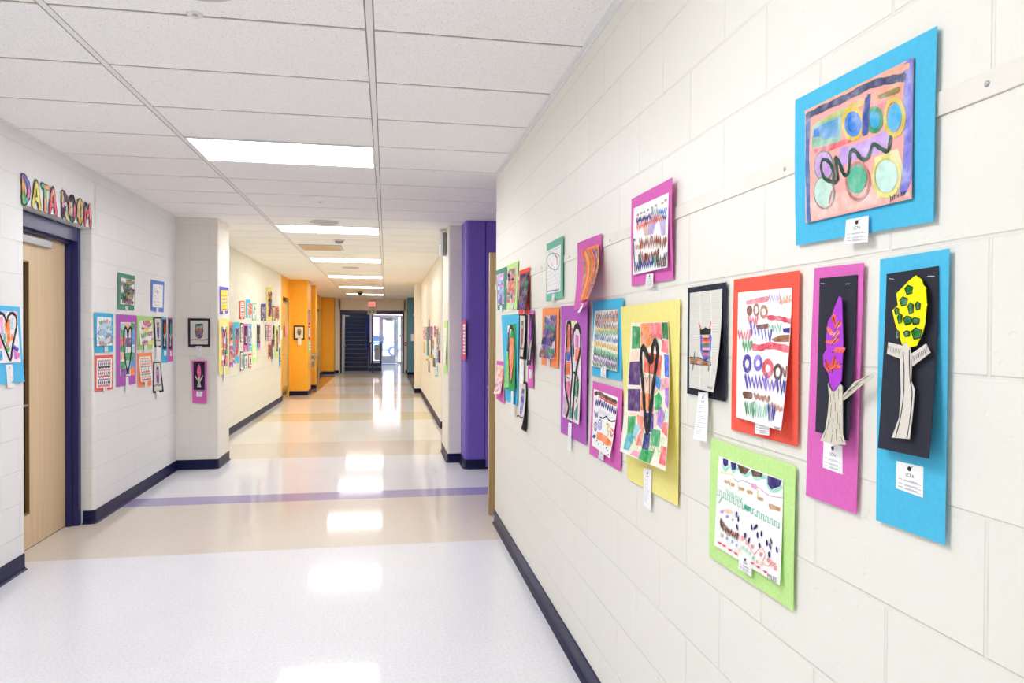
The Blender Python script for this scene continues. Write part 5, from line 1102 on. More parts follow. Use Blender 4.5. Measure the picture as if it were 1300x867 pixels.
picture('mounted_drawing','crayon drawing of wavy rainbow-like bands on turquoise paper, left of the yellow sheet','artwork','R',.8465,(2.025,1.484),[
('mat',None,'sheet','52BCE2',[(-.78,.153,0),(-.399,.149,0),(-.411,-.152,0),(-.782,-.155,0)],.002,0,[],None),
('drawing',None,'sheet','F1EFE4',[(-.741,.112,0),(-.449,.11,0),(-.437,-.119,.008),(-.762,-.112,.012)],.0042,.002,[('s','5A6478',.0076,[(.071,.054),(.128,.155),(.146,.043),(.204,.158),(.224,.056),(.275,.142),(.298,.056),(.348,.141),(.369,.042),(.419,.137),(.442,.046),(.489,.139),(.513,.052),(.558,.143),(.581,.039),(.627,.146),(.651,.058),(.692,.137),(.718,.055),(.759,.15),(.782,.039),(.823,.147),(.847,.039),(.886,.145),(.911,.036),(.949,.145),(.975,.051)]),('s','5A6478',.0051,[(.074,.07),(.12,.159),(.133,.072),(.178,.162),(.193,.081),(.234,.157),(.248,.069),(.291,.16),(.305,.075),(.344,.146),(.362,.077),(.401,.161),(.417,.083),(.453,.147),(.469,.067),(.507,.149),(.525,.08),(.559,.146),(.576,.067),(.611,.145),(.629,.075),(.662,.15),(.68,.068),(.713,.147),(.732,.081),(.763,.147),(.782,.082),(.811,.138),(.831,.078),(.861,.148),(.88,.077),(.909,.147),(.928,.078),(.956,.137),(.976,.08)]),('s','C2603C',.0076,[(.072,.137),(.129,.232),(.147,.122),(.205,.235),(.224,.131),(.276,.217),(.297,.118),(.35,.225),(.372,.127),(.422,.223),(.444,.124),(.492,.223),(.515,.129),(.56,.209),(.583,.11),(.628,.21),(.653,.124),(.696,.218),(.719,.114),(.76,.202),(.786,.115),(.826,.212),(.851,.123),(.889,.21),(.915,.123),(.951,.201),(.978,.123)]),('s','C2603C',.0051,[(.077,.162),(.12,.236),(.134,.152),(.177,.23),(.194,.159),(.235,.234),(.249,.147),(.291,.228),(.307,.152),(.345,.221),(.364,.16),(.401,.222),(.417,.148),(.454,.215),(.471,.143),(.508,.217),(.526,.152),(.56,.212),(.578,.138),(.613,.223),(.63,.139),(.665,.219),(.684,.153),(.715,.213),(.734,.144),(.765,.208),(.783,.135),(.814,.211),(.834,.148),(.864,.217),(.883,.147),(.912,.217),(.931,.141),(.959,.21),(.979,.142)]),('s','5E3C84',.0076,[(.065,.179),(.124,.28),(.146,.19),(.201,.288),(.222,.189),(.276,.289),(.299,.197),(.353,.308),(.374,.203),(.427,.319),(.449,.222),(.496,.309),(.519,.217),(.565,.311),(.591,.231),(.634,.314),(.658,.223),(.703,.332),(.726,.229),(.767,.321),(.792,.231),(.833,.331),(.859,.25),(.896,.334),(.922,.251),(.958,.329),(.985,.252)]),('s','5E3C84',.0051,[(.071,.21),(.116,.289),(.135,.231),(.178,.308),(.194,.232),(.234,.296),(.251,.227),(.292,.303),(.308,.227),(.348,.304),(.365,.229),(.404,.309),(.422,.239),(.46,.322),(.476,.241),(.514,.325),(.531,.245),(.566,.313),(.584,.245),(.619,.325),(.638,.258),(.67,.321),(.689,.253),(.722,.331),(.74,.254),(.772,.337),(.791,.257),(.822,.336),(.841,.265),(.871,.339),(.89,.276),(.919,.348),(.939,.278),(.967,.347),(.986,.27)]),('s','F0D860',.0076,[(.073,.292),(.13,.383),(.151,.289),(.206,.38),(.227,.288),(.281,.383),(.303,.29),(.354,.38),(.378,.294),(.425,.37),(.449,.286),(.496,.365),(.519,.275),(.566,.366),(.589,.273),(.636,.378),(.659,.283),(.703,.375),(.726,.27),(.768,.368),(.794,.285),(.833,.362),(.858,.271),(.896,.356),(.923,.279),(.959,.355),(.986,.277)]),('s','F0D860',.0051,[(.076,.309),(.123,.397),(.136,.308),(.179,.38),(.196,.312),(.237,.384),(.254,.312),(.293,.377),(.312,.317),(.35,.381),(.368,.315),(.405,.379),(.424,.317),(.459,.371),(.477,.304),(.513,.375),(.531,.306),(.567,.379),(.585,.307),(.618,.366),(.637,.299),(.671,.373),(.689,.3),(.722,.372),(.74,.294),(.772,.366),(.791,.296),(.822,.365),(.841,.298),(.871,.368),(.891,.301),(.919,.358),(.939,.297),(.967,.366),(.987,.295)]),('s','66B090',.0076,[(.072,.359),(.13,.458),(.148,.346),(.205,.443),(.226,.348),(.281,.449),(.302,.347),(.353,.432),(.378,.359),(.426,.435),(.449,.34),(.496,.429),(.521,.343),(.567,.427),(.59,.333),(.637,.437),(.661,.34),(.704,.435),(.729,.345),(.77,.427),(.794,.325),(.834,.411),(.86,.326),(.899,.416),(.925,.318),(.962,.406),(.989,.325)]),('s','66B090',.0051,[(.076,.382),(.122,.463),(.138,.389),(.181,.462),(.197,.387),(.238,.454),(.255,.386),(.295,.453),(.312,.383),(.351,.449),(.367,.371),(.406,.447),(.423,.373),(.461,.446),(.477,.362),(.513,.431),(.532,.368),(.568,.443),(.585,.362),(.62,.432),(.639,.367),(.673,.437),(.692,.368),(.724,.432),(.742,.354),(.773,.42),(.793,.36),(.823,.42),(.843,.355),(.873,.418),(.893,.347),(.922,.425),(.942,.354),(.97,.422),(.991,.356)]),('s','6478C4',.0076,[(.071,.426),(.128,.516),(.15,.426),(.204,.509),(.228,.427),(.282,.518),(.305,.431),(.357,.521),(.381,.439),(.429,.519),(.454,.434),(.502,.523),(.526,.438),(.574,.536),(.597,.437),(.643,.541),(.668,.454),(.709,.53),(.735,.447),(.777,.539),(.803,.461),(.842,.543),(.868,.451),(.907,.549),(.933,.468),(.969,.541),(.995,.475)]),('s','6478C4',.0051,[(.075,.447),(.121,.524),(.135,.442),(.178,.514),(.195,.444),(.238,.524),(.256,.461),(.297,.531),(.314,.46),(.353,.523),(.371,.46),(.41,.529),(.428,.468),(.465,.533),(.482,.459),(.52,.532),(.538,.462),(.574,.536),(.592,.464),(.626,.531),(.646,.474),(.679,.537),(.699,.48),(.731,.547),(.749,.474),(.78,.536),(.801,.478),(.831,.542),(.851,.486),(.88,.54),(.9,.484),(.928,.541),(.949,.485),(.977,.549),(.995,.494)]),('s','E6BC2E',.0076,[(.076,.521),(.136,.623),(.157,.531),(.213,.622),(.236,.54),(.292,.638),(.314,.548),(.364,.625),(.39,.555),(.438,.633),(.463,.559),(.51,.638),(.536,.569),(.581,.644),(.607,.571),(.65,.653),(.676,.578),(.717,.648),(.744,.584),(.785,.662),(.811,.585),(.85,.67),(.876,.582),(.913,.668),(.941,.601),(.976,.678),(.995,.594)]),('s','E6BC2E',.0051,[(.081,.546),(.125,.616),(.144,.56),(.187,.626),(.205,.567),(.246,.633),(.262,.56),(.303,.625),(.321,.565),(.361,.637),(.379,.571),(.419,.647),(.435,.569),(.473,.643),(.491,.576),(.528,.652),(.546,.578),(.581,.644),(.6,.583),(.634,.651),(.654,.6),(.687,.66),(.706,.593),(.739,.669),(.758,.604),(.789,.67),(.809,.613),(.839,.675),(.859,.613),(.888,.673),(.908,.619),(.936,.669),(.957,.624),(.984,.68),(.995,.62)]),('s','72C484',.0076,[(.084,.628),(.144,.73),(.165,.639),(.223,.741),(.246,.657),(.299,.742),(.321,.651),(.375,.753),(.398,.665),(.446,.746),(.472,.676),(.52,.768),(.545,.689),(.589,.761),(.614,.679),(.658,.769),(.685,.7),(.726,.773),(.751,.693),(.792,.779),(.818,.709),(.857,.79),(.883,.708),(.921,.792),(.948,.728),(.983,.799),(.995,.735)]),('s','72C484',.0051,[(.09,.659),(.135,.733),(.151,.659),(.194,.73),(.214,.679),(.255,.745),(.273,.681),(.312,.743),(.33,.679),(.369,.745),(.387,.683),(.426,.754),(.446,.701),(.483,.765),(.5,.698),(.536,.758),(.555,.7),(.591,.772),(.609,.706),(.643,.775),(.661,.707),(.694,.77),(.714,.713),(.746,.784),(.766,.728),(.797,.787),(.817,.732),(.846,.792),(.866,.731),(.895,.795),(.915,.744),(.943,.797),(.963,.746),(.991,.806),(.995,.741)]),('s','386878',.0076,[(.088,.716),(.145,.8),(.167,.713),(.223,.802),(.248,.729),(.301,.814),(.323,.723),(.375,.814),(.4,.736),(.448,.814),(.475,.752),(.521,.822),(.546,.747),(.591,.822),(.617,.749),(.66,.83),(.687,.765),(.728,.831),(.754,.757),(.795,.849),(.821,.765),(.86,.851),(.887,.786),(.923,.851),(.95,.783),(.986,.852),(.995,.78)]),('s','386878',.0051,[(.093,.739),(.135,.794),(.153,.737),(.195,.8),(.215,.749),(.256,.808),(.274,.749),(.313,.809),(.333,.755),(.372,.823),(.391,.763),(.427,.817),(.448,.769),(.483,.822),(.504,.773),(.539,.837),(.558,.774),(.593,.841),(.612,.781),(.646,.843),(.665,.78),(.698,.844),(.717,.782),(.748,.842),(.769,.793),(.799,.851),(.82,.798),(.848,.846),(.869,.793),(.898,.858),(.918,.804),(.946,.86),(.966,.799),(.993,.86),(.995,.814)]),('s','9462B8',.0076,[(.093,.806),(.151,.892),(.178,.83),(.232,.913),(.256,.832),(.306,.901),(.331,.828),(.382,.909),(.406,.829),(.455,.912),(.479,.833),(.527,.917),(.552,.845),(.599,.933),(.623,.848),(.668,.936),(.692,.852),(.733,.924),(.76,.854),(.8,.938),(.827,.869),(.865,.935),(.891,.864),(.929,.945),(.955,.867),(.991,.952),(.995,.871)]),('s','9462B8',.0051,[(.1,.838),(.143,.9),(.16,.837),(.203,.903),(.222,.846),(.263,.907),(.282,.851),(.323,.92),(.341,.86),(.378,.915),(.398,.862),(.434,.917),(.453,.854),(.49,.92),(.509,.864),(.545,.924),(.564,.865),(.598,.928),(.618,.877),(.651,.931),(.671,.877),(.703,.938),(.723,.878),(.754,.933),(.774,.88),(.804,.937),(.824,.886),(.854,.939),(.874,.89),(.903,.95),(.923,.892),(.951,.952),(.971,.892),(.995,.952),(.995,.897)]),('s','5E8660',.0076,[(.102,.909),(.161,.995),(.181,.909),(.235,.986),(.26,.914),(.312,.991),(.336,.915),(.385,.984),(.412,.92),(.459,.989),(.484,.919),(.53,.987),(.556,.922),(.599,.979),(.625,.908),(.668,.984),(.694,.911),(.736,.988),(.762,.913),(.801,.975),(.827,.905),(.866,.983),(.893,.907),(.93,.982),(.956,.901),(.992,.976),(.995,.904)]),('s','5E8660',.0051,[(.108,.939),(.15,.995),(.17,.946),(.211,.995),(.229,.943),(.268,.994),(.287,.939),(.326,.995),(.343,.93),(.382,.994),(.4,.929),(.439,.995),(.458,.939),(.492,.987),(.513,.939),(.548,.995),(.566,.933),(.601,.995),(.619,.927),(.653,.991),(.672,.932),(.704,.982),(.725,.938),(.756,.991),(.775,.929),(.806,.989),(.826,.93),(.855,.987),(.875,.928),(.904,.989),(.925,.934),(.952,.983),(.973,.931),(.995,.986),(.995,.923)]),('s','C03A48',.0068,[(.682,.022),(.727,.085),(.76,.022),(.804,.088),(.837,.03),(.879,.095),(.911,.018),(.953,.104),(.985,.023)])],None),
('name_card',None,'sheet','FAFAFA',[(-.622,-.108,0),(-.558,-.107,0),(-.561,-.151,0),(-.624,-.146,0)],.015,0,['CARD'],None),
],None)
picture('mounted_drawing','marker drawing of purple coils and an orange patch on pink paper, below the banded drawing','artwork','R',.8465,(1.996,1.185),[
('mat',None,'sheet','DA6CBA',[(-.802,.122,0),(-.433,.117,0),(-.446,-.185,0),(-.846,-.188,0)],.002,0,[],None),
('drawing',None,'sheet','F7F7F5',[(-.779,.091,0),(-.477,.083,0),(-.502,-.145,.022),(-.789,-.143,.003)],.0042,.002,[('s','6A3C2A',.0159,[(.049,.079),(.259,.039),(.542,.07),(.779,.078),(.968,.09)],1),('s','6A3C2A',.0116,[(.664,.078),(.937,.087)]),('s','E03A44',.0087,[(.285,.094),(.556,.123),(.749,.128),(.979,.139)],1),('s','3A2880',.0087,[(.09,.178),(.141,.267),(.165,.173),(.217,.266),(.237,.166),(.289,.251),(.312,.178)],1),('s','3A2880',.0087,[(.249,.129),(.312,.232),(.338,.145),(.403,.251),(.424,.156),(.488,.249),(.503,.142),(.57,.245),(.588,.157),(.658,.264),(.672,.176),(.738,.265),(.746,.168),(.819,.273),(.824,.174),(.895,.272),(.904,.192),(.972,.277),(.977,.193)],1),('s','C8B8EA',.0058,[(.28,.303),(.331,.378),(.351,.298),(.403,.377),(.422,.301),(.476,.384),(.494,.312),(.547,.387),(.563,.314),(.615,.386),(.63,.314),(.681,.38),(.694,.308),(.752,.395),(.76,.315)]),('s','2E2470',.0072,[(.08,.377),(.138,.488),(.167,.392),(.22,.462),(.246,.371)],1),('s','1A1A28',.0058,[(.35,.435),(.503,.431),(.625,.378),(.794,.425),(.995,.386)],1),('s','4A3C90',.0058,[(.25,.618),(.245,.654),(.22,.685),(.18,.704),(.138,.704),(.104,.685),(.089,.652),(.096,.616),(.122,.585),(.161,.568),(.202,.569),(.235,.587),(.25,.618)],1),('s','3A3080',.0043,[(.202,.628),(.2,.644),(.19,.657),(.175,.665),(.159,.664),(.146,.656),(.139,.641),(.142,.626),(.152,.612),(.167,.605),(.183,.606),(.195,.614),(.202,.628)],1),('s','8C84E0',.0072,[(.454,.543),(.452,.587),(.429,.624),(.391,.645),(.348,.642),(.312,.617),(.293,.577),(.297,.532),(.321,.496),(.359,.478),(.4,.481),(.435,.505),(.454,.543)],1),('s','8C84E0',.0058,[(.416,.561),(.416,.58),(.408,.595),(.395,.603),(.38,.602),(.366,.591),(.359,.573),(.36,.555),(.368,.539),(.381,.532),(.396,.534),(.409,.544),(.416,.561)],1),('s','E4D458',.0087,[(.657,.501),(.774,.496),(.709,.59),(.807,.608),(.742,.709),(.71,.808)],1),('s','F2B080',.0087,[(.812,.483),(.875,.602),(.891,.569),(.947,.662),(.963,.629)]),('s','E84448',.0058,[(.879,.531),(.995,.581),(.918,.654),(.866,.574)],1),('p','FF8A34',[(.276,.7),(.472,.687),(.68,.692),(.729,.768),(.972,.737),(.982,.801),(.778,.841),(.531,.821),(.258,.832)]),('p','3E3298',[(.219,.794),(.214,.808),(.194,.823),(.164,.838),(.126,.85),(.087,.858),(.053,.859),(.03,.853),(.021,.842),(.028,.828),(.048,.812),(.08,.797),(.118,.785),(.156,.779),(.188,.778),(.21,.783)]),('p','1C1C28',[(.308,.855),(.307,.861),(.302,.867),(.295,.872),(.285,.876),(.275,.877),(.266,.876),(.26,.873),(.257,.868),(.258,.862),(.263,.856),(.271,.851),(.281,.848),(.29,.846),(.299,.847),(.305,.85)]),('p','1C1C28',[(.412,.888),(.411,.894),(.407,.9),(.399,.906),(.39,.909),(.38,.911),(.371,.91),(.365,.907),(.362,.902),(.363,.896),(.368,.89),(.375,.885),(.385,.881),(.394,.88),(.403,.881),(.409,.884)]),('p','1C1C28',[(.654,.847),(.653,.852),(.65,.858),(.643,.863),(.634,.866),(.625,.868),(.617,.867),(.611,.864),(.608,.859),(.609,.854),(.613,.848),(.619,.843),(.628,.839),(.637,.838),(.645,.839),(.651,.842)]),('p','1C1C28',[(.81,.874),(.81,.879),(.807,.885),(.8,.89),(.792,.894),(.783,.895),(.775,.894),(.769,.891),(.766,.887),(.767,.881),(.77,.875),(.777,.87),(.785,.867),(.793,.866),(.801,.866),(.807,.869)]),('p','1C1C28',[(.951,.953),(.95,.959),(.947,.965),(.941,.97),(.933,.974),(.925,.975),(.917,.974),(.911,.971),(.908,.967),(.908,.961),(.911,.955),(.917,.95),(.925,.946),(.934,.945),(.941,.946),(.947,.949)]),('p','1C1C28',[(.877,.902),(.877,.908),(.873,.914),(.867,.919),(.859,.922),(.851,.924),(.843,.923),(.837,.92),(.834,.915),(.834,.91),(.837,.904),(.844,.899),(.852,.895),(.86,.894),(.868,.895),(.874,.898)])],None),
('name_card',None,'sheet','FAFAFA',[(-.676,-.143,0),(-.613,-.135,0),(-.622,-.177,0),(-.689,-.178,0)],.012,0,['CARD'],None),
],None)
picture('mounted_heart_collage','colourful patchwork with heavy black heart loops on tall purple paper','artwork','R',.8465,(1.875,1.358),[
('mat',None,'sheet','B862BE',[(-1.465,.279,0),(-.971,.266,.01),(-1.012,-.334,0),(-1.459,-.34,0)],.002,0,[],None),
('collage',None,'sheet','EBDDE0',[(-1.351,.206,0),(-1.072,.202,0),(-1.061,-.25,.014),(-1.379,-.253,.006)],.008,.004,[('p','F4E4B0',[(.05,.006),(.99,.005),(.989,.059),(.062,.064)]),('p','E4622C',[(.082,.044),(.318,.044),(.395,.314),(.164,.32)]),('p','F060B0',[(.321,.062),(.496,.08),(.526,.237),(.378,.231)]),('p','3448B8',[(.057,.322),(.383,.314),(.402,.406),(.064,.413)]),('p','E86A24',[(.137,.42),(.437,.411),(.429,.543),(.143,.559)]),('p','2494E0',[(.357,.24),(.517,.247),(.54,.365),(.405,.364)]),('p','E070C0',[(.651,.134),(.848,.15),(.848,.267),(.653,.266)]),('p','FF7A4C',[(.678,.28),(.92,.26),(.913,.399),(.7,.397)]),('p','E868A0',[(.181,.628),(.453,.606),(.422,.788),(.185,.757)]),('p','F2F0F0',[(.479,.395),(.657,.398),(.668,.799),(.538,.808)]),('p','34A060',[(.738,.601),(.922,.566),(.903,.75),(.743,.742)]),('p','20887C',[(.408,.942),(.631,.837),(.623,.961),(.407,.99)]),('p','20887C',[(.73,.901),(.923,.8),(.913,.973),(.763,.959)]),('p','C8B4DC',[(.005,.768),(.216,.792),(.208,.975),(.041,.969)]),('p','E8C8A0',[(.2,.83),(.36,.819),(.363,.945),(.225,.946)]),('s','1B1B24',.0264,[(.258,.989),(.393,.871),(.177,.721),(.091,.539),(.099,.35),(.138,.197),(.126,.025),(.325,.025),(.386,.156),(.468,.34),(.57,.519),(.502,.738),(.486,.883)],1),('s','1B1B24',.0264,[(.601,.336),(.522,.154),(.638,.065),(.81,.056),(.95,.131),(.954,.274),(.815,.438),(.731,.566),(.682,.763),(.634,.96)],1),('s','1B1B24',.0128,[(.646,.516),(.81,.527),(.916,.644),(.837,.789)],1),('s','30A060',.0064,[(.204,.571),(.381,.585)])],None),
('name_card','long white name slip hanging below','sheet','FAFAFA',[(-1.3,-.271,0),(-1.242,-.267,0),(-1.251,-.4,0),(-1.314,-.402,0)],.006,0,['CARD',True],None),
],None)
picture('mounted_painting','small purple and green scribbled painting curling off orange paper','artwork','R',.8465,(3.585,1.483),[
('mat',None,'sheet','FF9A62',[(-.169,.157,0),(.206,.151,0),(.192,-.154,0),(-.193,-.151,0)],.002,0,[],None),
('painting',None,'sheet','D8C8D8',[(-.108,.115,0),(.157,.111,0),(.148,-.111,.01),(-.107,-.107,.035)],.0042,0,['ART','dense',11,['5A3A9A','6A4AB0','2F8060','A04060','2A2A60','8A5040']],None),
('name_card',None,'sheet','F4F4F2',[(-.03,-.107,0),(.044,-.107,0),(.033,-.153,0),(-.032,-.152,0)],.008,0,['CARD'],None),
],None)
picture('mounted_drawing','white sketch with a green looped outline on teal green paper, hung high','artwork','R',.8465,(3.498,1.828),[
('mat',None,'sheet','7CC2A8',[(-.169,.153,0),(.187,.15,0),(.19,-.152,0),(-.173,-.153,0)],.002,0,[],None),
('drawing',None,'sheet','F7F7F5',[(-.158,.114,0),(.151,.112,0),(.148,-.118,0),(-.148,-.116,0)],.0042,0,[('s','3C9C70',.005,[(.11,.338),(.043,.19),(.188,.108),(.48,.114),(.806,.184),(.962,.284),(.879,.465),(.603,.5),(.335,.427),(.11,.338)],1),('s','2E8C60',.008,[(.465,.091),(.487,.158)]),('s','D83A40',.01,[(.572,.144),(.711,.22),(.768,.323),(.762,.391)],1),('s','E05A40',.007,[(.806,.201),(.78,.261)]),('s','F0784A',.011,[(.408,.324),(.409,.386)]),('s','E89090',.005,[(.225,.19),(.239,.259)]),('s','C0B0D0',.003,[(.071,.387),(.117,.401)]),('s','A0A0C0',.003,[(.35,.537),(.394,.55)]),('s','E090A0',.003,[(.619,.682),(.662,.695)]),('s','A0A0C0',.003,[(.88,.822),(.921,.835)]),('s','A0A0C0',.003,[(.283,.46),(.328,.473)]),('s','E07070',.003,[(.554,.606),(.597,.619)]),('s','E090A0',.003,[(.817,.748),(.858,.761)]),('s','E07070',.003,[(.213,.819),(.259,.832)]),('s','A0A0C0',.003,[(.489,.531),(.532,.544)]),('s','C0B0D0',.003,[(.753,.674),(.795,.687)]),('s','E090A0',.003,[(.145,.741),(.191,.754)]),('s','C0B0D0',.003,[(.423,.454),(.467,.468)]),('s','C0B0D0',.003,[(.689,.6),(.731,.612)]),('s','E07070',.003,[(.076,.663),(.122,.676)]),('s','E090A0',.003,[(.357,.81),(.402,.823)]),('s','A0A0C0',.003,[(.625,.525),(.667,.538)]),('s','E07070',.003,[(.884,.667),(.924,.679)]),('s','C0B0D0',.003,[(.29,.732),(.335,.746)]),('s','A0A0C0',.003,[(.56,.449),(.603,.463)]),('s','E090A0',.003,[(.821,.593),(.862,.606)]),('s','A0A0C0',.003,[(.222,.655),(.267,.668)]),('s','A0A0C0',.003,[(.498,.8),(.541,.813)]),('s','A0A0C0',.003,[(.757,.519),(.799,.532)]),('s','E07070',.003,[(.154,.577),(.2,.59)]),('s','C0B0D0',.003,[(.431,.724),(.475,.737)]),('s','C0B0D0',.003,[(.7,.866),(.742,.879)]),('s','A0A0C0',.003,[(.085,.498),(.131,.512)]),('s','C0B0D0',.003,[(.365,.647),(.409,.66)]),('s','E090A0',.003,[(.635,.791),(.678,.804)]),('s','E090A0',.003,[(.887,.513),(.928,.526)]),('s','E07070',.003,[(.298,.57),(.342,.584)]),('s','E090A0',.003,[(.569,.716),(.613,.728)]),('s','E090A0',.003,[(.832,.856),(.874,.869)]),('s','A0A0C0',.003,[(.23,.493),(.275,.506)]),('s','E07070',.003,[(.504,.64),(.547,.653)]),('s','E07070',.003,[(.769,.782),(.811,.794)]),('s','E07070',.003,[(.163,.415),(.208,.429)]),('s','E090A0',.003,[(.438,.564),(.482,.577)]),('s','C0B0D0',.003,[(.704,.707),(.747,.72)]),('s','A0A0C0',.003,[(.09,.777),(.136,.79)]),('s','4A8A70',.003,[(.061,.017),(.099,.027)]),('s','6A6AA0',.003,[(.277,.047),(.314,.057)]),('s','D07070',.003,[(.486,.029),(.522,.038)]),('s','4A8A70',.003,[(.689,.058),(.723,.067)]),('s','6A6AA0',.003,[(.883,.04),(.917,.049)]),('s','D07070',.003,[(.173,.064),(.211,.074)]),('s','4A8A70',.003,[(.386,.046),(.422,.055)]),('s','6A6AA0',.003,[(.592,.027),(.626,.037)]),('s','D07070',.003,[(.79,.056),(.824,.065)]),('s','4A8A70',.003,[(.068,.033),(.106,.043)]),('s','6A6AA0',.003,[(.285,.063),(.321,.072)]),('s','D07070',.003,[(.494,.044),(.529,.053)]),('s','4A8A70',.003,[(.695,.026),(.729,.035)]),('s','6A6AA0',.003,[(.89,.054),(.923,.063)]),('s','D07070',.003,[(.181,.031),(.218,.041)]),('s','4A8A70',.003,[(.394,.061),(.43,.07)]),('s','3A4AA0',.005,[(.065,.926),(.143,.958),(.22,.931),(.296,.957),(.372,.937),(.447,.962),(.52,.936),(.593,.965),(.665,.94),(.736,.967),(.806,.943),(.876,.969),(.944,.942)])],None),
('name_card',None,'sheet','F4F4F2',[(-.015,-.124,0),(.035,-.124,0),(.024,-.171,0),(-.029,-.167,0)],.007,0,['CARD'],None),
],None)
picture('mounted_painting','orange tie-dye-like painting on pink paper whose foot curls out from the wall','artwork','R',.8465,(2.949,1.761),[
('mat',None,'sheet','DA6CBA',[(-.104,.149,0),(.259,.142,0),(.322,-.155,.085),(-.046,-.155,.03)],.002,0,[],None),
('painting',None,'sheet','F08A4C',[(-.006,.104,.004),(.254,.1,.004),(.39,-.126,.086),(.165,-.124,.056)],.01,0,[('p','FF7A2C',[(.005,.005),(.995,.005),(.995,.083),(.022,.068)]),('s','E85040',.03,[(.063,.023),(.418,.029)]),('s','D8645A',.022,[(.108,.091),(.236,.394),(.185,.721),(.082,.987)],1),('s','5A6AC0',.018,[(.089,.15),(.129,.35),(.117,.509)],1),('s','8A8AC8',.014,[(.117,.509),(.054,.741),(.021,.962)],1),('s','FFA04A',.022,[(.244,.065),(.39,.316),(.376,.626),(.195,.958)],1),('s','5E7A50',.012,[(.366,.067),(.504,.245),(.528,.54)],1),('s','E05444',.022,[(.54,.083),(.722,.305),(.713,.553),(.48,.944)],1),('s','4A4A6C',.018,[(.682,.071),(.839,.267),(.869,.52),(.7,.926)],1),('s','C05A8A',.014,[(.789,.077),(.975,.276),(.995,.533),(.817,.936)],1),('s','5A5A90',.018,[(.891,.083),(.995,.267),(.995,.518),(.914,.909)],1),('s','5A7A50',.014,[(.987,.078),(.995,.26),(.995,.507),(.995,.856)],1),('s','F2D850',.012,[(.995,.084),(.995,.266),(.995,.473),(.995,.832)],1)],None),
('name_card',None,'sheet','F4F4F2',[(.248,-.137,.075),(.273,-.139,.075),(.273,-.175,.09),(.247,-.172,.09)],.006,0,['CARD'],None),
],None)
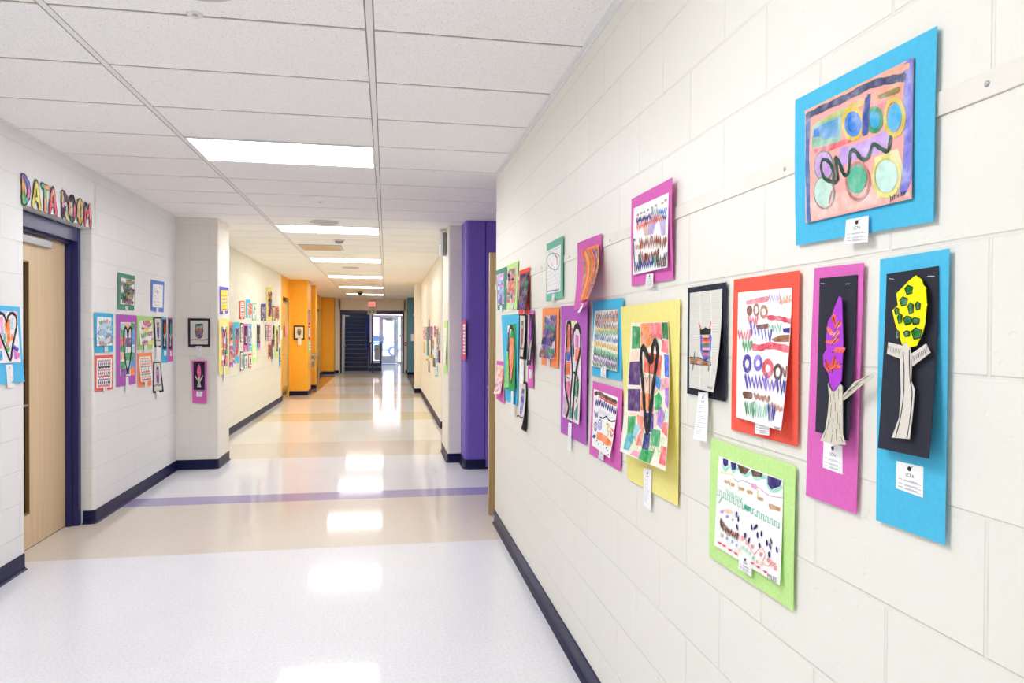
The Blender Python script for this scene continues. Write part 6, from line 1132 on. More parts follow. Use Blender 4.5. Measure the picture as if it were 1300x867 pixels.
picture('mounted_painting','white watercolour with purple, brown and navy brush rows on pink paper, hung high','artwork','R',.8465,(1.588,1.788),[
('mat',None,'sheet','DA6CBA',[(-.758,.187,0),(-.374,.179,.012),(-.388,-.12,0),(-.751,-.118,0)],.002,.003,[],None),
('painting',None,'sheet','F7F7F5',[(-.721,.148,0),(-.399,.139,.008),(-.396,-.085,.012),(-.712,-.082,.004)],.007,.003,[('s','A8968C',.008,[(.12,.131),(.171,.129)]),('s','A8968C',.008,[(.226,.126),(.276,.124)]),('s','A8968C',.008,[(.317,.129),(.366,.127)]),('s','A8968C',.008,[(.431,.119),(.478,.117)]),('s','A8968C',.008,[(.541,.115),(.588,.113)]),('s','A8968C',.008,[(.653,.104),(.698,.103)]),('s','A8968C',.008,[(.832,.109),(.876,.108)]),('s','A8968C',.008,[(.914,.087),(.957,.086)]),('p','F0CDB2',[(.297,.297),(.459,.288),(.465,.487),(.384,.477)]),('p','BFA2D6',[(.479,.296),(.719,.3),(.622,.494),(.465,.477)]),('p','C6ACDC',[(.788,.339),(.945,.35),(.941,.557),(.85,.551)]),('s','7AA6A4',.0144,[(.584,.127),(.618,.236),(.645,.141),(.678,.254),(.705,.151),(.737,.256),(.764,.183)]),('s','4A8CE0',.0112,[(.772,.197),(.797,.252),(.818,.2),(.843,.257),(.864,.21),(.889,.265),(.909,.202),(.934,.276),(.954,.209)]),('s','392C84',.0144,[(.122,.194),(.155,.253),(.186,.189),(.219,.251),(.25,.191),(.283,.256),(.313,.199),(.345,.258),(.375,.199),(.407,.256),(.436,.199),(.467,.25),(.496,.194),(.528,.262),(.555,.198)]),('s','C88AA0',.0112,[(.556,.231),(.581,.279),(.603,.232),(.628,.284),(.649,.236),(.674,.287),(.695,.247),(.719,.285),(.74,.241),(.764,.29),(.785,.245)]),('s','EE6A60',.0128,[(.124,.282),(.153,.345),(.18,.277),(.21,.345),(.236,.275),(.265,.342),(.291,.283),(.319,.333),(.345,.268),(.373,.333),(.398,.266)]),('s','D06A62',.0128,[(.399,.282),(.431,.327),(.46,.284),(.492,.326),(.521,.286),(.552,.322),(.58,.278),(.611,.323),(.639,.283),(.67,.326),(.697,.286),(.727,.328),(.755,.29),(.785,.332),(.811,.292),(.841,.327),(.867,.294)]),('s','392C84',.0096,[(.882,.298),(.901,.337),(.918,.308),(.937,.334),(.954,.305)]),('s','D8A090',.0128,[(.092,.601),(.326,.626)]),('s','A45A42',.0176,[(.231,.508),(.267,.631),(.296,.523),(.33,.623),(.36,.542),(.394,.639),(.422,.537),(.456,.648),(.484,.546),(.518,.654),(.545,.555),(.578,.661),(.605,.551)]),('s','9C523A',.0208,[(.565,.534),(.594,.652),(.616,.548),(.645,.655),(.667,.559),(.695,.653),(.716,.546),(.744,.662),(.766,.566),(.793,.678),(.814,.581),(.842,.689),(.863,.598),(.89,.707),(.911,.61),(.937,.701),(.958,.622)]),('s','A2563E',.0192,[(.244,.694),(.275,.785),(.301,.719),(.331,.814),(.357,.742),(.387,.83),(.413,.781)]),('s','8E4A36',.0192,[(.412,.764),(.445,.838),(.474,.766),(.507,.826),(.535,.771),(.567,.829),(.596,.761),(.627,.827),(.655,.759),(.687,.824),(.714,.758),(.745,.821),(.771,.748)]),('s','4A4A50',.0096,[(.024,.47),(.037,.681),(.07,.952)]),('s','4A4A50',.0096,[(.005,.489),(.068,.485)]),('p','41605C',[(.181,.721),(.279,.724),(.3,.877),(.194,.864)]),('s','3A348C',.016,[(.102,.846),(.136,.939),(.165,.852),(.198,.949),(.226,.854),(.258,.938),(.286,.831),(.318,.927),(.346,.838),(.378,.937),(.405,.849),(.436,.93),(.463,.832),(.494,.93),(.52,.83),(.551,.921),(.577,.84),(.607,.918),(.633,.833)]),('s','2E9C68',.0192,[(.69,.829),(.686,.934)]),('s','45454E',.0176,[(.729,.845),(.759,.959),(.78,.838),(.81,.961),(.831,.837),(.86,.957),(.882,.852),(.91,.942),(.931,.826),(.959,.943),(.98,.825)]),('s','7A5040',.0096,[(.75,.892),(.777,.95),(.801,.886),(.829,.947),(.852,.889),(.88,.948),(.902,.872),(.93,.952),(.952,.872)]),('s','40404A',.0032,[(.883,.963),(.893,.978),(.903,.963),(.913,.979),(.923,.965),(.933,.981),(.943,.962),(.953,.983),(.963,.963)])],None),
('name_card',None,'sheet','F4F4F2',[(-.583,-.09,0),(-.526,-.092,0),(-.527,-.133,0),(-.595,-.13,0)],.012,0,['CARD'],None),
],None)
picture('mounted_painting','purple and blue painting on dark green paper, leftmost in the top row','artwork','R',.8465,(5.182,1.833),[
('mat',None,'sheet','5A9A80',[(-.236,.157,0),(.23,.148,0),(.209,-.156,0),(-.155,-.153,0)],.002,0,[],None),
('painting',None,'sheet','E6D8EC',[(-.191,.12,0),(.142,.113,0),(.149,-.117,0),(-.062,-.117,.01)],.0042,0,['ART','dense',3,['7A5AC0','4A5AC0','E0A0D0','A0C0E8','7A4A50','E8E0F4']],None),
('name_card',None,'sheet','F4F4F2',[(.001,-.122,0),(.099,-.126,0),(.079,-.173,0),(-.009,-.171,0)],.008,0,['CARD'],None),
],None)
picture('mounted_painting','orange, pink and green painting on lime green paper in the top row','artwork','R',.8465,(4.714,1.825),[
('mat',None,'sheet','C4EA96',[(-.178,.159,0),(.219,.15,0),(.182,-.162,0),(-.179,-.15,0)],.002,0,[],None),
('painting',None,'sheet','F4D8D0',[(-.15,.123,0),(.147,.115,0),(.128,-.113,0),(-.182,-.104,0)],.0042,0,['ART','dense',5,['FF8A5A','F07090','4AA060','B0A0E0','F4A080','F0C0D0']],None),
('name_card',None,'sheet','F4F4F2',[(-.009,-.112,0),(.082,-.115,0),(.07,-.159,0),(-.016,-.156,0)],.007,0,['CARD'],None),
],None)
picture('mounted_painting','dark purple and green painting curling off red paper in the top row','artwork','R',.8465,(4.297,1.763),[
('mat',None,'sheet','F2604E',[(-.15,.143,0),(.186,.137,0),(.176,-.144,0),(-.171,-.137,0)],.002,0,[],None),
('painting',None,'sheet','4A3A5A',[(-.106,.114,0),(.169,.11,0),(.21,-.122,.03),(-.058,-.112,.03)],.0042,0,['ART','dense',8,['5A3A9A','3A6A50','7A3A4A','2A2A40','4A3070']],None),
('name_card',None,'sheet','F4F4F2',[(.018,-.112,0),(.086,-.115,0),(.072,-.137,0),(.019,-.134,0)],.008,0,['CARD'],None),
],None)
picture('mounted_heart_collage','tall painting of a black outlined orange heart on turquoise paper near the wooden door','artwork','R',.8465,(3.192,1.188),[
('mat',None,'sheet','52BCE2',[(-1.958,.448,0),(-1.257,.441,0),(-1.3,-.16,0),(-1.76,-.166,0)],.002,0,[],None),
('painting',None,'sheet','3FA058',[(-1.681,.373,0),(-1.355,.378,0),(-1.32,-.059,.012),(-1.67,-.075,.03)],.0042,0,[('p','E8E4D8',[(.022,.007),(.545,.013),(.257,.278),(.09,.415)]),('p','34489C',[(.066,.123),(.299,.128),(.347,.543),(.101,.543)]),('p','FF7A34',[(.323,.205),(.765,.213),(.753,.765),(.609,.905),(.366,.716)]),('p','7AD06A',[(.005,.414),(.219,.416),(.487,.962),(.073,.988)]),('p','FFB070',[(.442,.309),(.613,.311),(.641,.603),(.524,.603)]),('s','20202A',.028,[(.604,.886),(.306,.543),(.171,.157),(.458,.035),(.827,.169),(.823,.544),(.709,.884)],1),('s','E8452C',.01,[(.571,.31),(.617,.659)])],None),
('name_card','long white name slip hanging below','sheet','F4F4F2',[(-1.43,-.071,0),(-1.356,-.067,0),(-1.366,-.222,0),(-1.441,-.22,0)],.02,0,['CARD',True],None),
],None)
picture('mounted_painting','small orange painting rolling off pink paper, lowest one next to the wooden door','artwork','R',.8465,(5.202,1.141),[
('mat',None,'sheet','DA6CBA',[(-.163,.149,0),(.169,.154,0),(.215,-.152,0),(-.171,-.147,0)],.002,0,[],None),
('painting',None,'sheet','FBD8C0',[(-.125,.12,0),(.173,.125,0),(.152,-.082,.02),(-.081,-.102,.035)],.0042,0,['ART','dense',9,['FF8A4A','FFB080','F4E0D0','F07060','FFD0A0','E0D0F0']],None),
],None)
picture('mounted_owl_drawing','narrow owl drawing on white and black paper right of the tall orange heart','artwork','R',.8465,(4.327,1.48),[
('mat',None,'sheet','31323F',[(-.111,.146,0),(.131,.136,0),(.107,-.141,0),(-.086,-.14,0)],.002,0,[],None),
('drawing',None,'news','F4F4F2',[(-.077,.137,0),(.086,.13,0),(.145,-.12,.025),(-.049,-.122,.003)],.0042,0,['ART','owl',2,['B04A40','6A4A50','7A3A40']],None),
('name_card',None,'sheet','F4F4F2',[(-.042,-.142,0),(.075,-.142,0),(.062,-.294,0),(-.043,-.292,0)],.008,0,['CARD',True],None),
],None)
picture('mounted_tree_collage','narrow violet tree on black, on a long pink sheet behind the owl slip','artwork','R',.8465,(4.076,1.409),[
('mat',None,'sheet','DA6CBA',[(-.058,.232,0),(.093,.227,0),(.088,-.229,0),(-.083,-.23,0)],.002,0,[],None),
('black_paper',None,'sheet','33343F',[(-.025,.208,0),(.088,.205,0),(.162,-.087,.03),(.042,-.095,.03)],.0042,0,['ART','tree',4,['B04AC8','8A3AA0']],None),
('name_card',None,'sheet','F4F4F2',[(-.015,-.121,0),(.054,-.122,0),(.051,-.174,0),(-.018,-.173,0)],.006,0,['CARD'],None),
],None)
picture('mounted_owl_drawing','purple owl sheet swinging off black paper, lowest below the narrow owl slip','artwork','R',.8465,(4.29,1.048),[
('mat',None,'sheet','31323F',[(-.108,.15,0),(.108,.156,0),(.1,-.149,0),(-.057,-.153,0)],.002,0,[],None),
('drawing',None,'news','F4F4F2',[(-.091,.142,0),(.085,.142,0),(.172,-.102,.04),(-.001,-.109,.05)],.0042,0,['ART','owl',5,['6A4AC0','4A3AA0','8A80D8']],None),
],None)
picture('mounted_heart_collage','black heart outline over coloured patches on blue paper, left of the word sign door','artwork','L',-2.237,(4.62,1.418),[
('mat',None,'sheet','5CBCE8',[(-.225,.234,0),(.19,.231,0),(.221,-.234,.012),(-.228,-.23,0)],.002,0,[],None),
('collage',None,'sheet','F5EEF2',[(-.179,.2,0),(.151,.202,0),(.181,-.111,.006),(-.189,-.104,.004)],.006,0,[('p','F8A8C8',[(.397,.127),(.487,.102),(.51,.304),(.404,.349)]),('p','D8B8E8',[(.407,.283),(.512,.282),(.516,.497),(.43,.497)]),('p','FF8A28',[(.627,.157),(.734,.166),(.714,.602),(.595,.591)]),('p','FF9A40',[(.544,.215),(.63,.213),(.613,.433),(.54,.391)]),('p','70C8A0',[(.496,.434),(.572,.423),(.552,.622),(.494,.58)]),('p','FF9040',[(.745,.454),(.837,.421),(.787,.56),(.726,.581)]),('p','B8863C',[(.561,.591),(.68,.602),(.661,.704),(.56,.693)]),('p','4CC050',[(.58,.703),(.688,.704),(.663,.799),(.581,.782)]),('p','4848C8',[(.804,.644),(.969,.727),(.919,.797),(.754,.725)]),('p','E070D8',[(.78,.745),(.919,.797),(.895,.944),(.802,.932)]),('p','FF6AA8',[(.917,.807),(.987,.808),(.966,.916),(.912,.915)]),('p','FFB0B8',[(.859,.011),(.992,.007),(.977,.138),(.926,.092)]),('p','2A9ADC',[(.318,.769),(.433,.761),(.446,.934),(.342,.959)]),('p','FF90A8',[(.294,.539),(.435,.539),(.432,.721),(.32,.72)]),('p','B8E0E8',[(.736,.143),(.848,.129),(.826,.345),(.735,.368)]),('p','D0D8F4',[(.421,.005),(.675,.005),(.596,.077),(.454,.057)]),('s','1B1B26',.019,[(.674,.948),(.55,.742),(.46,.58),(.303,.307),(.288,.129),(.383,.047),(.524,.074),(.616,.202),(.675,.093),(.801,.034),(.933,.092),(.954,.242),(.891,.41),(.756,.705),(.674,.948)],1),('s','1B1B26',.006,[(.617,.191),(.621,.325)])],None),
('name_card','white name slip under the heart','sheet','F4F4F2',[(.013,-.118,0),(.084,-.119,0),(.105,-.257,0),(.031,-.255,0)],.01,0,['CARD',True],None),
],None)
picture('mounted_painting','dark purple and green painting on green paper, highest left of the column','artwork','L',-2.237,(6.629,1.846),[
('mat',None,'sheet','5A9A80',[(-.201,.155,0),(.203,.156,0),(.181,-.158,0),(-.209,-.156,0)],.002,0,[],None),
('painting',None,'sheet','F5F4F0',[(-.148,.117,0),(.183,.116,0),(.17,-.111,0),(-.156,-.112,0)],.0042,0,['ART','dense',21,['6A4A60','4A3A50','8A6A80','2F7050','3A8A5A','B08AB0','C8C060']],None),
('name_card',None,'sheet','F4F4F2',[(-.049,-.125,0),(.014,-.126,0),(.006,-.16,0),(-.056,-.159,0)],.009,0,['CARD'],None),
],None)
picture('mounted_drawing','brown and purple sketch on periwinkle paper, upper right of the left-wall group','artwork','L',-2.237,(7.478,1.853),[
('mat',None,'sheet','6E8AD8',[(-.199,.149,0),(.206,.154,0),(.179,-.156,0),(-.209,-.151,0)],.002,0,[],None),
('drawing',None,'sheet','F5F4F0',[(-.158,.113,0),(.156,.118,0),(.139,-.112,0),(-.169,-.115,0)],.0042,0,['ART','sketch',22,['7A5A8A','8A5040','C8905A','4A6AC0','303040']],None),
('name_card',None,'sheet','F4F4F2',[(-.072,-.118,0),(-.001,-.118,0),(-.011,-.161,0),(-.082,-.16,0)],.009,0,['CARD'],None),
],None)
picture('mounted_drawing','pastel blue and green scribble on sky blue paper beside the door jamb','artwork','L',-2.237,(6.137,1.489),[
('mat',None,'sheet','4AB4DE',[(-.199,.157,0),(.185,.157,0),(.184,-.159,0),(-.191,-.156,0)],.002,0,[],None),
('drawing',None,'sheet','F5F4F0',[(-.149,.126,0),(.14,.126,0),(.132,-.103,.01),(-.186,-.104,.01)],.0042,0,['ART','dense',23,['A0C8E8','70B090','B08A70','6A90D0','C8D8F0','90C8B0','F0F4F4','D0E4F0']],None),
('name_card',None,'sheet','F4F4F2',[(-.025,-.108,0),(.042,-.11,0),(.042,-.155,0),(-.026,-.153,0)],.012,0,['CARD'],None),
],None)
picture('mounted_drawing','white sheet of red and purple dotted rows on coral paper, lowest beside the door jamb','artwork','L',-2.237,(6.134,1.167),[
('mat',None,'sheet','EE6A60',[(-.188,.144,0),(.184,.139,0),(.168,-.146,0),(-.183,-.137,0)],.002,0,[],None),
('drawing',None,'sheet','F5F4F0',[(-.157,.12,0),(.153,.117,0),(.141,-.127,0),(-.164,-.113,0)],.0042,0,['ART','rows',24,['C86A78','7A4A90','404050','E07A8A','8A5A40']],None),
('name_card',None,'sheet','F4F4F2',[(-.039,-.114,0),(.031,-.116,0),(.025,-.158,0),(-.039,-.155,0)],.009,0,['CARD'],None),
],None)
picture('mounted_heart_collage','long green and orange patchwork with black loops on purple paper, left-wall group','artwork','L',-2.237,(6.633,1.336),[
('mat',None,'sheet','B862BE',[(-.239,.309,0),(.24,.309,0),(.217,-.311,0),(-.241,-.305,0)],.002,0,[],None),
('collage',None,'sheet','F5F4F0',[(-.161,.244,0),(.187,.246,0),(.177,-.23,0),(-.166,-.219,0)],.0042,0,['ART','blocks',25,['FF8A30','3AA860','7A4A90','F07060','B0E0D0','F4C8A0','E8E0F0','50A0D8']],None),
('name_card',None,'sheet','F4F4F2',[(-.047,-.229,0),(.016,-.233,0),(.023,-.372,0),(-.055,-.362,0)],.009,0,['CARD',True],None),
],None)
picture('mounted_painting','pink and green watercolour with a yellow foot on lime paper, left-wall group','artwork','L',-2.237,(7.112,1.488),[
('mat',None,'sheet','B4DC80',[(-.218,.155,0),(.214,.155,0),(.199,-.158,0),(-.219,-.155,0)],.002,0,[],None),
('painting',None,'sheet','F5F4F0',[(-.169,.114,0),(.159,.116,0),(.201,-.108,.012),(-.185,-.111,.012)],.0042,0,['ART','dense',26,['F0A0B8','60A878','E8E060','8A4A80','F4D8D8','D05A80','F4F0F0']],None),
('name_card',None,'sheet','F4F4F2',[(-.068,-.113,0),(.014,-.115,0),(.004,-.168,0),(-.068,-.168,0)],.0126,0,['CARD'],None),
],None)
picture('mounted_painting','white and green floral painting on orange paper, below the lime paper one','artwork','L',-2.237,(7.105,1.141),[
('mat',None,'sheet','FF9A62',[(-.204,.159,0),(.196,.158,0),(.181,-.166,0),(-.2,-.15,0)],.002,0,[],None),
('painting',None,'sheet','F5F4F0',[(-.167,.127,0),(.141,.123,0),(.159,-.109,.012),(-.162,-.106,.012)],.0042,0,['ART','rows',27,['F08A70','50A878','F0A090','C05A50','70B890']],None),
('name_card',None,'sheet','F4F4F2',[(-.049,-.103,0),(.029,-.105,0),(.02,-.162,0),(-.049,-.158,0)],.0126,0,['CARD'],None),
],None)
picture('mounted_owl_drawing','red and purple owl on black paper, upper of the two corner group owls','artwork','L',-2.237,(7.477,1.494),[
('mat',None,'sheet','31323F',[(-.135,.144,0),(.104,.152,0),(.096,-.151,0),(-.091,-.147,0)],.002,0,[],None),
('drawing',None,'news','F5F4F0',[(-.104,.133,0),(.076,.136,0),(.072,-.135,0),(-.061,-.132,0)],.0042,0,['ART','owl',28,['5A3A90','B8483C','3A50A0']],None),
('name_card',None,'sheet','F4F4F2',[(-.064,-.137,0),(.007,-.139,0),(0,-.263,0),(-.077,-.26,0)],.009,0,['CARD',True],None),
],None)
picture('mounted_tree_collage','orange leaf tree on black, on a narrow blue sheet in the corner group','artwork','L',-2.237,(7.694,1.414),[
('mat',None,'sheet','4AB4DE',[(-.086,.232,0),(.057,.231,0),(.092,-.233,0),(-.087,-.23,0)],.002,0,[],None),
('black_paper',None,'sheet','33343F',[(-.074,.211,0),(.043,.211,0),(.049,-.093,0),(-.068,-.09,0)],.0042,0,['ART','tree',29,['FF6A30','C8402C']],None),
('name_card',None,'sheet','F4F4F2',[(-.043,-.108,0),(.025,-.109,0),(.025,-.16,0),(-.044,-.161,0)],.009,0,['CARD'],None),
],None)
picture('mounted_tree_collage','teal leaf tree on black, on a narrow magenta sheet nearest the corner','artwork','L',-2.237,(7.889,1.417),[
('mat',None,'sheet','DA6CBA',[(-.085,.229,0),(.06,.232,0),(.085,-.23,0),(-.086,-.231,0)],.002,0,[],None),
('black_paper',None,'sheet','33343F',[(-.075,.212,0),(.048,.212,0),(.04,-.1,0),(-.068,-.097,0)],.0042,0,['ART','tree',30,['3AB8A0','2A8A80']],None),
('name_card',None,'sheet','F4F4F2',[(-.039,-.118,0),(.023,-.119,0),(.023,-.175,0),(-.039,-.175,0)],.009,0,['CARD'],None),
],None)
picture('mounted_owl_drawing','pink winged owl on black paper, lower of the two corner group owls','artwork','L',-2.237,(7.478,1.048),[
('mat',None,'sheet','31323F',[(-.14,.157,0),(.075,.152,0),(.185,-.158,0),(-.147,-.148,0)],.002,0,[],None),
('drawing',None,'news','F5F4F0',[(-.116,.143,0),(.055,.139,0),(.12,-.139,0),(-.126,-.129,0)],.0042,0,['ART','owl',31,['D060A8','5A4AA0','3A3A80']],None),
('name_card',None,'sheet','F4F4F2',[(-.085,-.133,0),(.012,-.138,0),(.018,-.23,0),(-.066,-.222,0)],.009,0,['CARD',True],None),
],None)
picture('mounted_owl_drawing','brown and teal owl on newsprint in a black paper border, on the white column face','artwork','F',8.097,(-2.004,1.492),[
('mat',None,'sheet','31323F',[(-.111,.154,0),(.111,.153,0),(.11,-.154,0),(-.108,-.154,0)],.002,0,[],None),
('drawing',None,'news','F5F4F0',[(-.087,.13,0),(.093,.13,0),(.092,-.129,0),(-.086,-.129,0)],.0042,0,['ART','owl',40,['9A6038','3A8A90','5A4A90']],None),
('name_card',None,'sheet','F4F4F2',[(-.029,-.147,0),(.031,-.147,0),(.027,-.261,0),(-.026,-.261,0)],.009,0,['CARD',True],None),
],None)
picture('mounted_tree_collage','pink crowned paper tree on black on magenta paper, below the owl on the column','artwork','F',8.097,(-2,.956),[
('mat',None,'sheet','DA6CBA',[(-.079,.231,0),(.077,.229,0),(.074,-.234,0),(-.07,-.228,0)],.002,0,[],None),
('black_paper',None,'sheet','33343F',[(-.06,.217,0),(.056,.215,0),(.056,-.09,0),(-.058,-.086,0)],.0042,0,['ART','tree',41,['F06AA8','E8503C']],None),
('name_card',None,'sheet','F4F4F2',[(-.027,-.103,0),(.034,-.106,0),(.03,-.163,0),(-.027,-.16,0)],.009,0,['CARD'],None),
],None)
picture('mounted_painting','yellow scribble painting on violet paper on the column side','artwork','L',-1.812,(8.409,1.86),[
('mat',None,'sheet','6A68C0',[(-.231,.144,0),(.217,.158,0),(.192,-.144,0),(-.215,-.162,0)],.002,0,[],None),
('painting',None,'sheet','F0E060',[(-.187,.106,0),(.172,.121,0),(.139,-.115,0),(-.155,-.129,0)],.0042,0,['ART','rows',42,['D8C030','B08040','C060A0','6090C0']],None),
('name_card',None,'sheet','F4F4F2',[(-.098,-.122,0),(0,-.119,0),(0,-.164,0),(-.106,-.166,0)],.009,0,['CARD'],None),
],None)
picture('mounted_heart_collage','pink and orange heart patchwork on long yellow paper on the column side','artwork','L',-1.812,(8.387,1.331),[
('mat',None,'sheet','F1E68E',[(-.255,.306,0),(.257,.322,0),(.215,-.319,0),(-.254,-.308,0)],.002,0,[],None),
('collage',None,'sheet','F5F4F0',[(-.133,.236,0),(.161,.238,0),(.17,-.222,0),(-.116,-.216,0)],.0042,0,['ART','blocks',43,['F06A8A','FF8A4A','3A9A60','5A60C0','F4A0B0','FF5A60','8A4A90']],None),
('name_card',None,'sheet','F4F4F2',[(-.043,-.216,0),(.039,-.219,0),(.023,-.386,0),(-.05,-.381,0)],.009,0,['CARD',True],None),
],None)
picture('mounted_drawing','red sheet with a white lined drawing, first of the upper row past the column','artwork','L',-2.237,(11.619,1.844),[
('mat',None,'sheet','E85048',[(-.213,.134,0),(.191,.152,0),(.192,-.14,0),(-.212,-.147,0)],.002,0,[],None),
('drawing',None,'sheet','F5F4F0',[(-.149,.121,0),(.123,.133,0),(.124,-.111,0),(-.148,-.117,0)],.0042,0,['ART','rows',100,['F08080','404050','C05050']],None),
('name_card',None,'sheet','F4F4F2',[(-.081,-.114,0),(-.019,-.112,0),(-.019,-.159,0),(-.081,-.16,0)],.009,0,['CARD'],None),
],'pictures on the far left wall')
picture('mounted_painting','light blue sheet with a pink and orange painting, second of the upper row','artwork','L',-2.237,(12.126,1.884),[
('mat',None,'sheet','52BCE2',[(-.211,.144,0),(.188,.162,0),(.189,-.15,0),(-.21,-.158,0)],.002,0,[],None),
('drawing',None,'sheet','F0D8D0',[(-.098,.089,0),(.3,.105,0),(.301,-.109,0),(-.097,-.119,0)],.0042,0,['ART','dense',101,['F08A70','C05A60','F4C0B0','5A70B0','F0A060']],None),
('name_card',None,'sheet','F4F4F2',[(-.085,-.123,0),(-.018,-.122,0),(-.018,-.171,0),(-.085,-.172,0)],.009,0,['CARD'],None),
],'pictures on the far left wall')
picture('mounted_painting','green sheet with a pale blue drawing beside the blue and pink one','artwork','L',-2.237,(12.644,1.85),[
('mat',None,'sheet','7CC2A8',[(-.197,.148,0),(.173,.164,0),(.174,-.153,0),(-.196,-.159,0)],.002,0,[],None),
('drawing',None,'sheet','F2F6F6',[(-.155,.125,0),(.141,.137,0),(.143,-.119,0),(-.154,-.125,0)],.0042,0,['ART','dense',102,['A0D0E0','E8F0F0','80B0A0','F0F4F4']],None),
('name_card',None,'sheet','F4F4F2',[(-.09,-.123,0),(-.016,-.122,0),(-.016,-.173,0),(-.09,-.175,0)],.009,0,['CARD'],None),
],'pictures on the far left wall')
picture('mounted_painting','violet sheet with a small dark painting in the middle of the upper row','artwork','L',-2.237,(13.572,1.866),[
('mat',None,'sheet','5A5AA8',[(-.28,.146,0),(.255,.168,0),(.257,-.152,0),(-.278,-.161,0)],.002,0,[],None),
('drawing',None,'sheet','E0D8E0',[(-.189,.09,0),(.186,.103,0),(.188,-.116,0),(-.188,-.123,0)],.0042,0,['ART','dense',103,['404A60','60A080','C07080','E0D0E0','805A90']],None),
('name_card',None,'sheet','F4F4F2',[(-.101,-.122,0),(-.016,-.12,0),(-.016,-.175,0),(-.101,-.177,0)],.009,0,['CARD'],None),
],'pictures on the far left wall')
picture('mounted_heart_collage','tall yellow sheet with a dark heart, highest on the far left wall','artwork','L',-2.237,(14.207,2.046),[
('mat',None,'sheet','F1E68E',[(-.326,.306,0),(.297,.346,0),(.301,-.321,0),(-.322,-.331,0)],.002,0,[],None),
('drawing',None,'sheet','C8A080',[(-.157,.221,0),(.283,.246,0),(.287,-.238,0),(-.154,-.248,0)],.0042,0,['ART','blocks',104,['403A70','F08A50','804A60','E05050','202030']],None),
('name_card',None,'sheet','F4F4F2',[(-.109,-.289,0),(-.015,-.288,0),(-.015,-.346,0),(-.108,-.347,0)],.009,0,['CARD'],None),
],'pictures on the far left wall')
picture('mounted_painting','green sheet with an orange patch right below the tall yellow one','artwork','L',-2.237,(14.742,1.876),[
('mat',None,'sheet','5A9A80',[(-.199,.145,0),(.169,.159,0),(.172,-.151,0),(-.196,-.157,0)],.002,0,[],None),
('drawing',None,'sheet','F4E8E0',[(-.163,.113,0),(.129,.123,0),(.131,-.111,0),(-.161,-.116,0)],.0042,0,['ART','dense',105,['F09070','F0E0D0','80B090','F0C0B0']],None),
('name_card',None,'sheet','F4F4F2',[(-.112,-.115,0),(-.01,-.113,0),(-.01,-.174,0),(-.111,-.175,0)],.009,0,['CARD'],None),
],'pictures on the far left wall')
picture('mounted_painting','orange sheet with a dark green sketch, last of the upper row','artwork','L',-2.237,(15.202,1.889),[
('mat',None,'sheet','FF9A62',[(-.252,.139,0),(.221,.157,0),(.224,-.145,0),(-.249,-.153,0)],.002,0,[],None),
('drawing',None,'sheet','C87850',[(-.213,.104,0),(.277,.121,0),(.279,-.106,0),(-.212,-.115,0)],.0042,0,['ART','dense',106,['3A5A3A','C05A30','F08A50','2A3A30']],None),
('name_card',None,'sheet','F4F4F2',[(-.118,-.109,0),(-.01,-.107,0),(-.01,-.169,0),(-.117,-.171,0)],.009,0,['CARD'],None),
],'pictures on the far left wall')
picture('mounted_painting','orange sheet with a purple scribble at the left end of the lower rows','artwork','L',-2.237,(10.816,1.487),[
('mat',None,'sheet','FF9A62',[(-.11,.156,0),(.091,.159,0),(.091,-.158,0),(-.11,-.155,0)],.002,0,[],None),
('drawing',None,'sheet','D8C8D8',[(-.094,.106,0),(.094,.108,0),(.094,-.099,0),(-.094,-.097,0)],.0042,0,['ART','dense',107,['6A4A90','404A80','F4E0D0','A05A80']],None),
('name_card',None,'sheet','F4F4F2',[(-.071,-.127,0),(-.017,-.127,0),(-.017,-.171,0),(-.071,-.17,0)],.009,0,['CARD'],None),
],'pictures on the far left wall')
picture('mounted_painting','purple sheet with a pink scribble under the orange and purple one','artwork','L',-2.237,(10.844,1.139),[
('mat',None,'sheet','B862BE',[(-.124,.157,0),(.105,.152,0),(.105,-.159,0),(-.124,-.148,0)],.002,0,[],None),
('drawing',None,'sheet','E8C8D0',[(-.135,.106,0),(.191,.098,0),(.192,-.089,0),(-.134,-.075,0)],.0042,0,['ART','dense',108,['E06A8A','F0A080','8A4A80','F4D0D8']],None),
('name_card',None,'sheet','F4F4F2',[(-.071,-.122,0),(-.018,-.124,0),(-.017,-.168,0),(-.071,-.165,0)],.009,0,['CARD'],None),
],'pictures on the far left wall')
picture('mounted_heart_collage','long blue sheet with a pink and green heart patchwork','artwork','L',-2.237,(11.184,1.338),[
('mat',None,'sheet','52BCE2',[(-.223,.306,0),(.201,.312,0),(.203,-.318,0),(-.221,-.299,0)],.002,0,[],None),
('drawing',None,'sheet','E8C8D0',[(-.136,.228,0),(.167,.23,0),(.169,-.216,0),(-.135,-.206,0)],.0042,0,['ART','blocks',109,['F06AA0','3AA070','F08A40','E05060','7A5AB0']],None),
('name_card',None,'sheet','F4F4F2',[(-.077,-.276,0),(-.02,-.278,0),(-.02,-.323,0),(-.077,-.321,0)],.009,0,['CARD'],None),
],'pictures on the far left wall')
picture('mounted_owl_drawing','white owl slip in a black border left of the magenta tree','artwork','L',-2.237,(11.602,1.489),[
('mat',None,'sheet','31323F',[(-.135,.15,0),(.113,.153,0),(.114,-.154,0),(-.134,-.15,0)],.002,0,[],None),
('drawing',None,'sheet','E8E8E4',[(-.108,.13,0),(.07,.132,0),(.071,-.132,0),(-.107,-.13,0)],.0042,0,['ART','owl',110,['808088','505060','C8C8C8']],None),
('name_card',None,'sheet','F4F4F2',[(-.078,-.12,0),(-.016,-.12,0),(-.016,-.168,0),(-.078,-.167,0)],.009,0,['CARD'],None),
],'pictures on the far left wall')
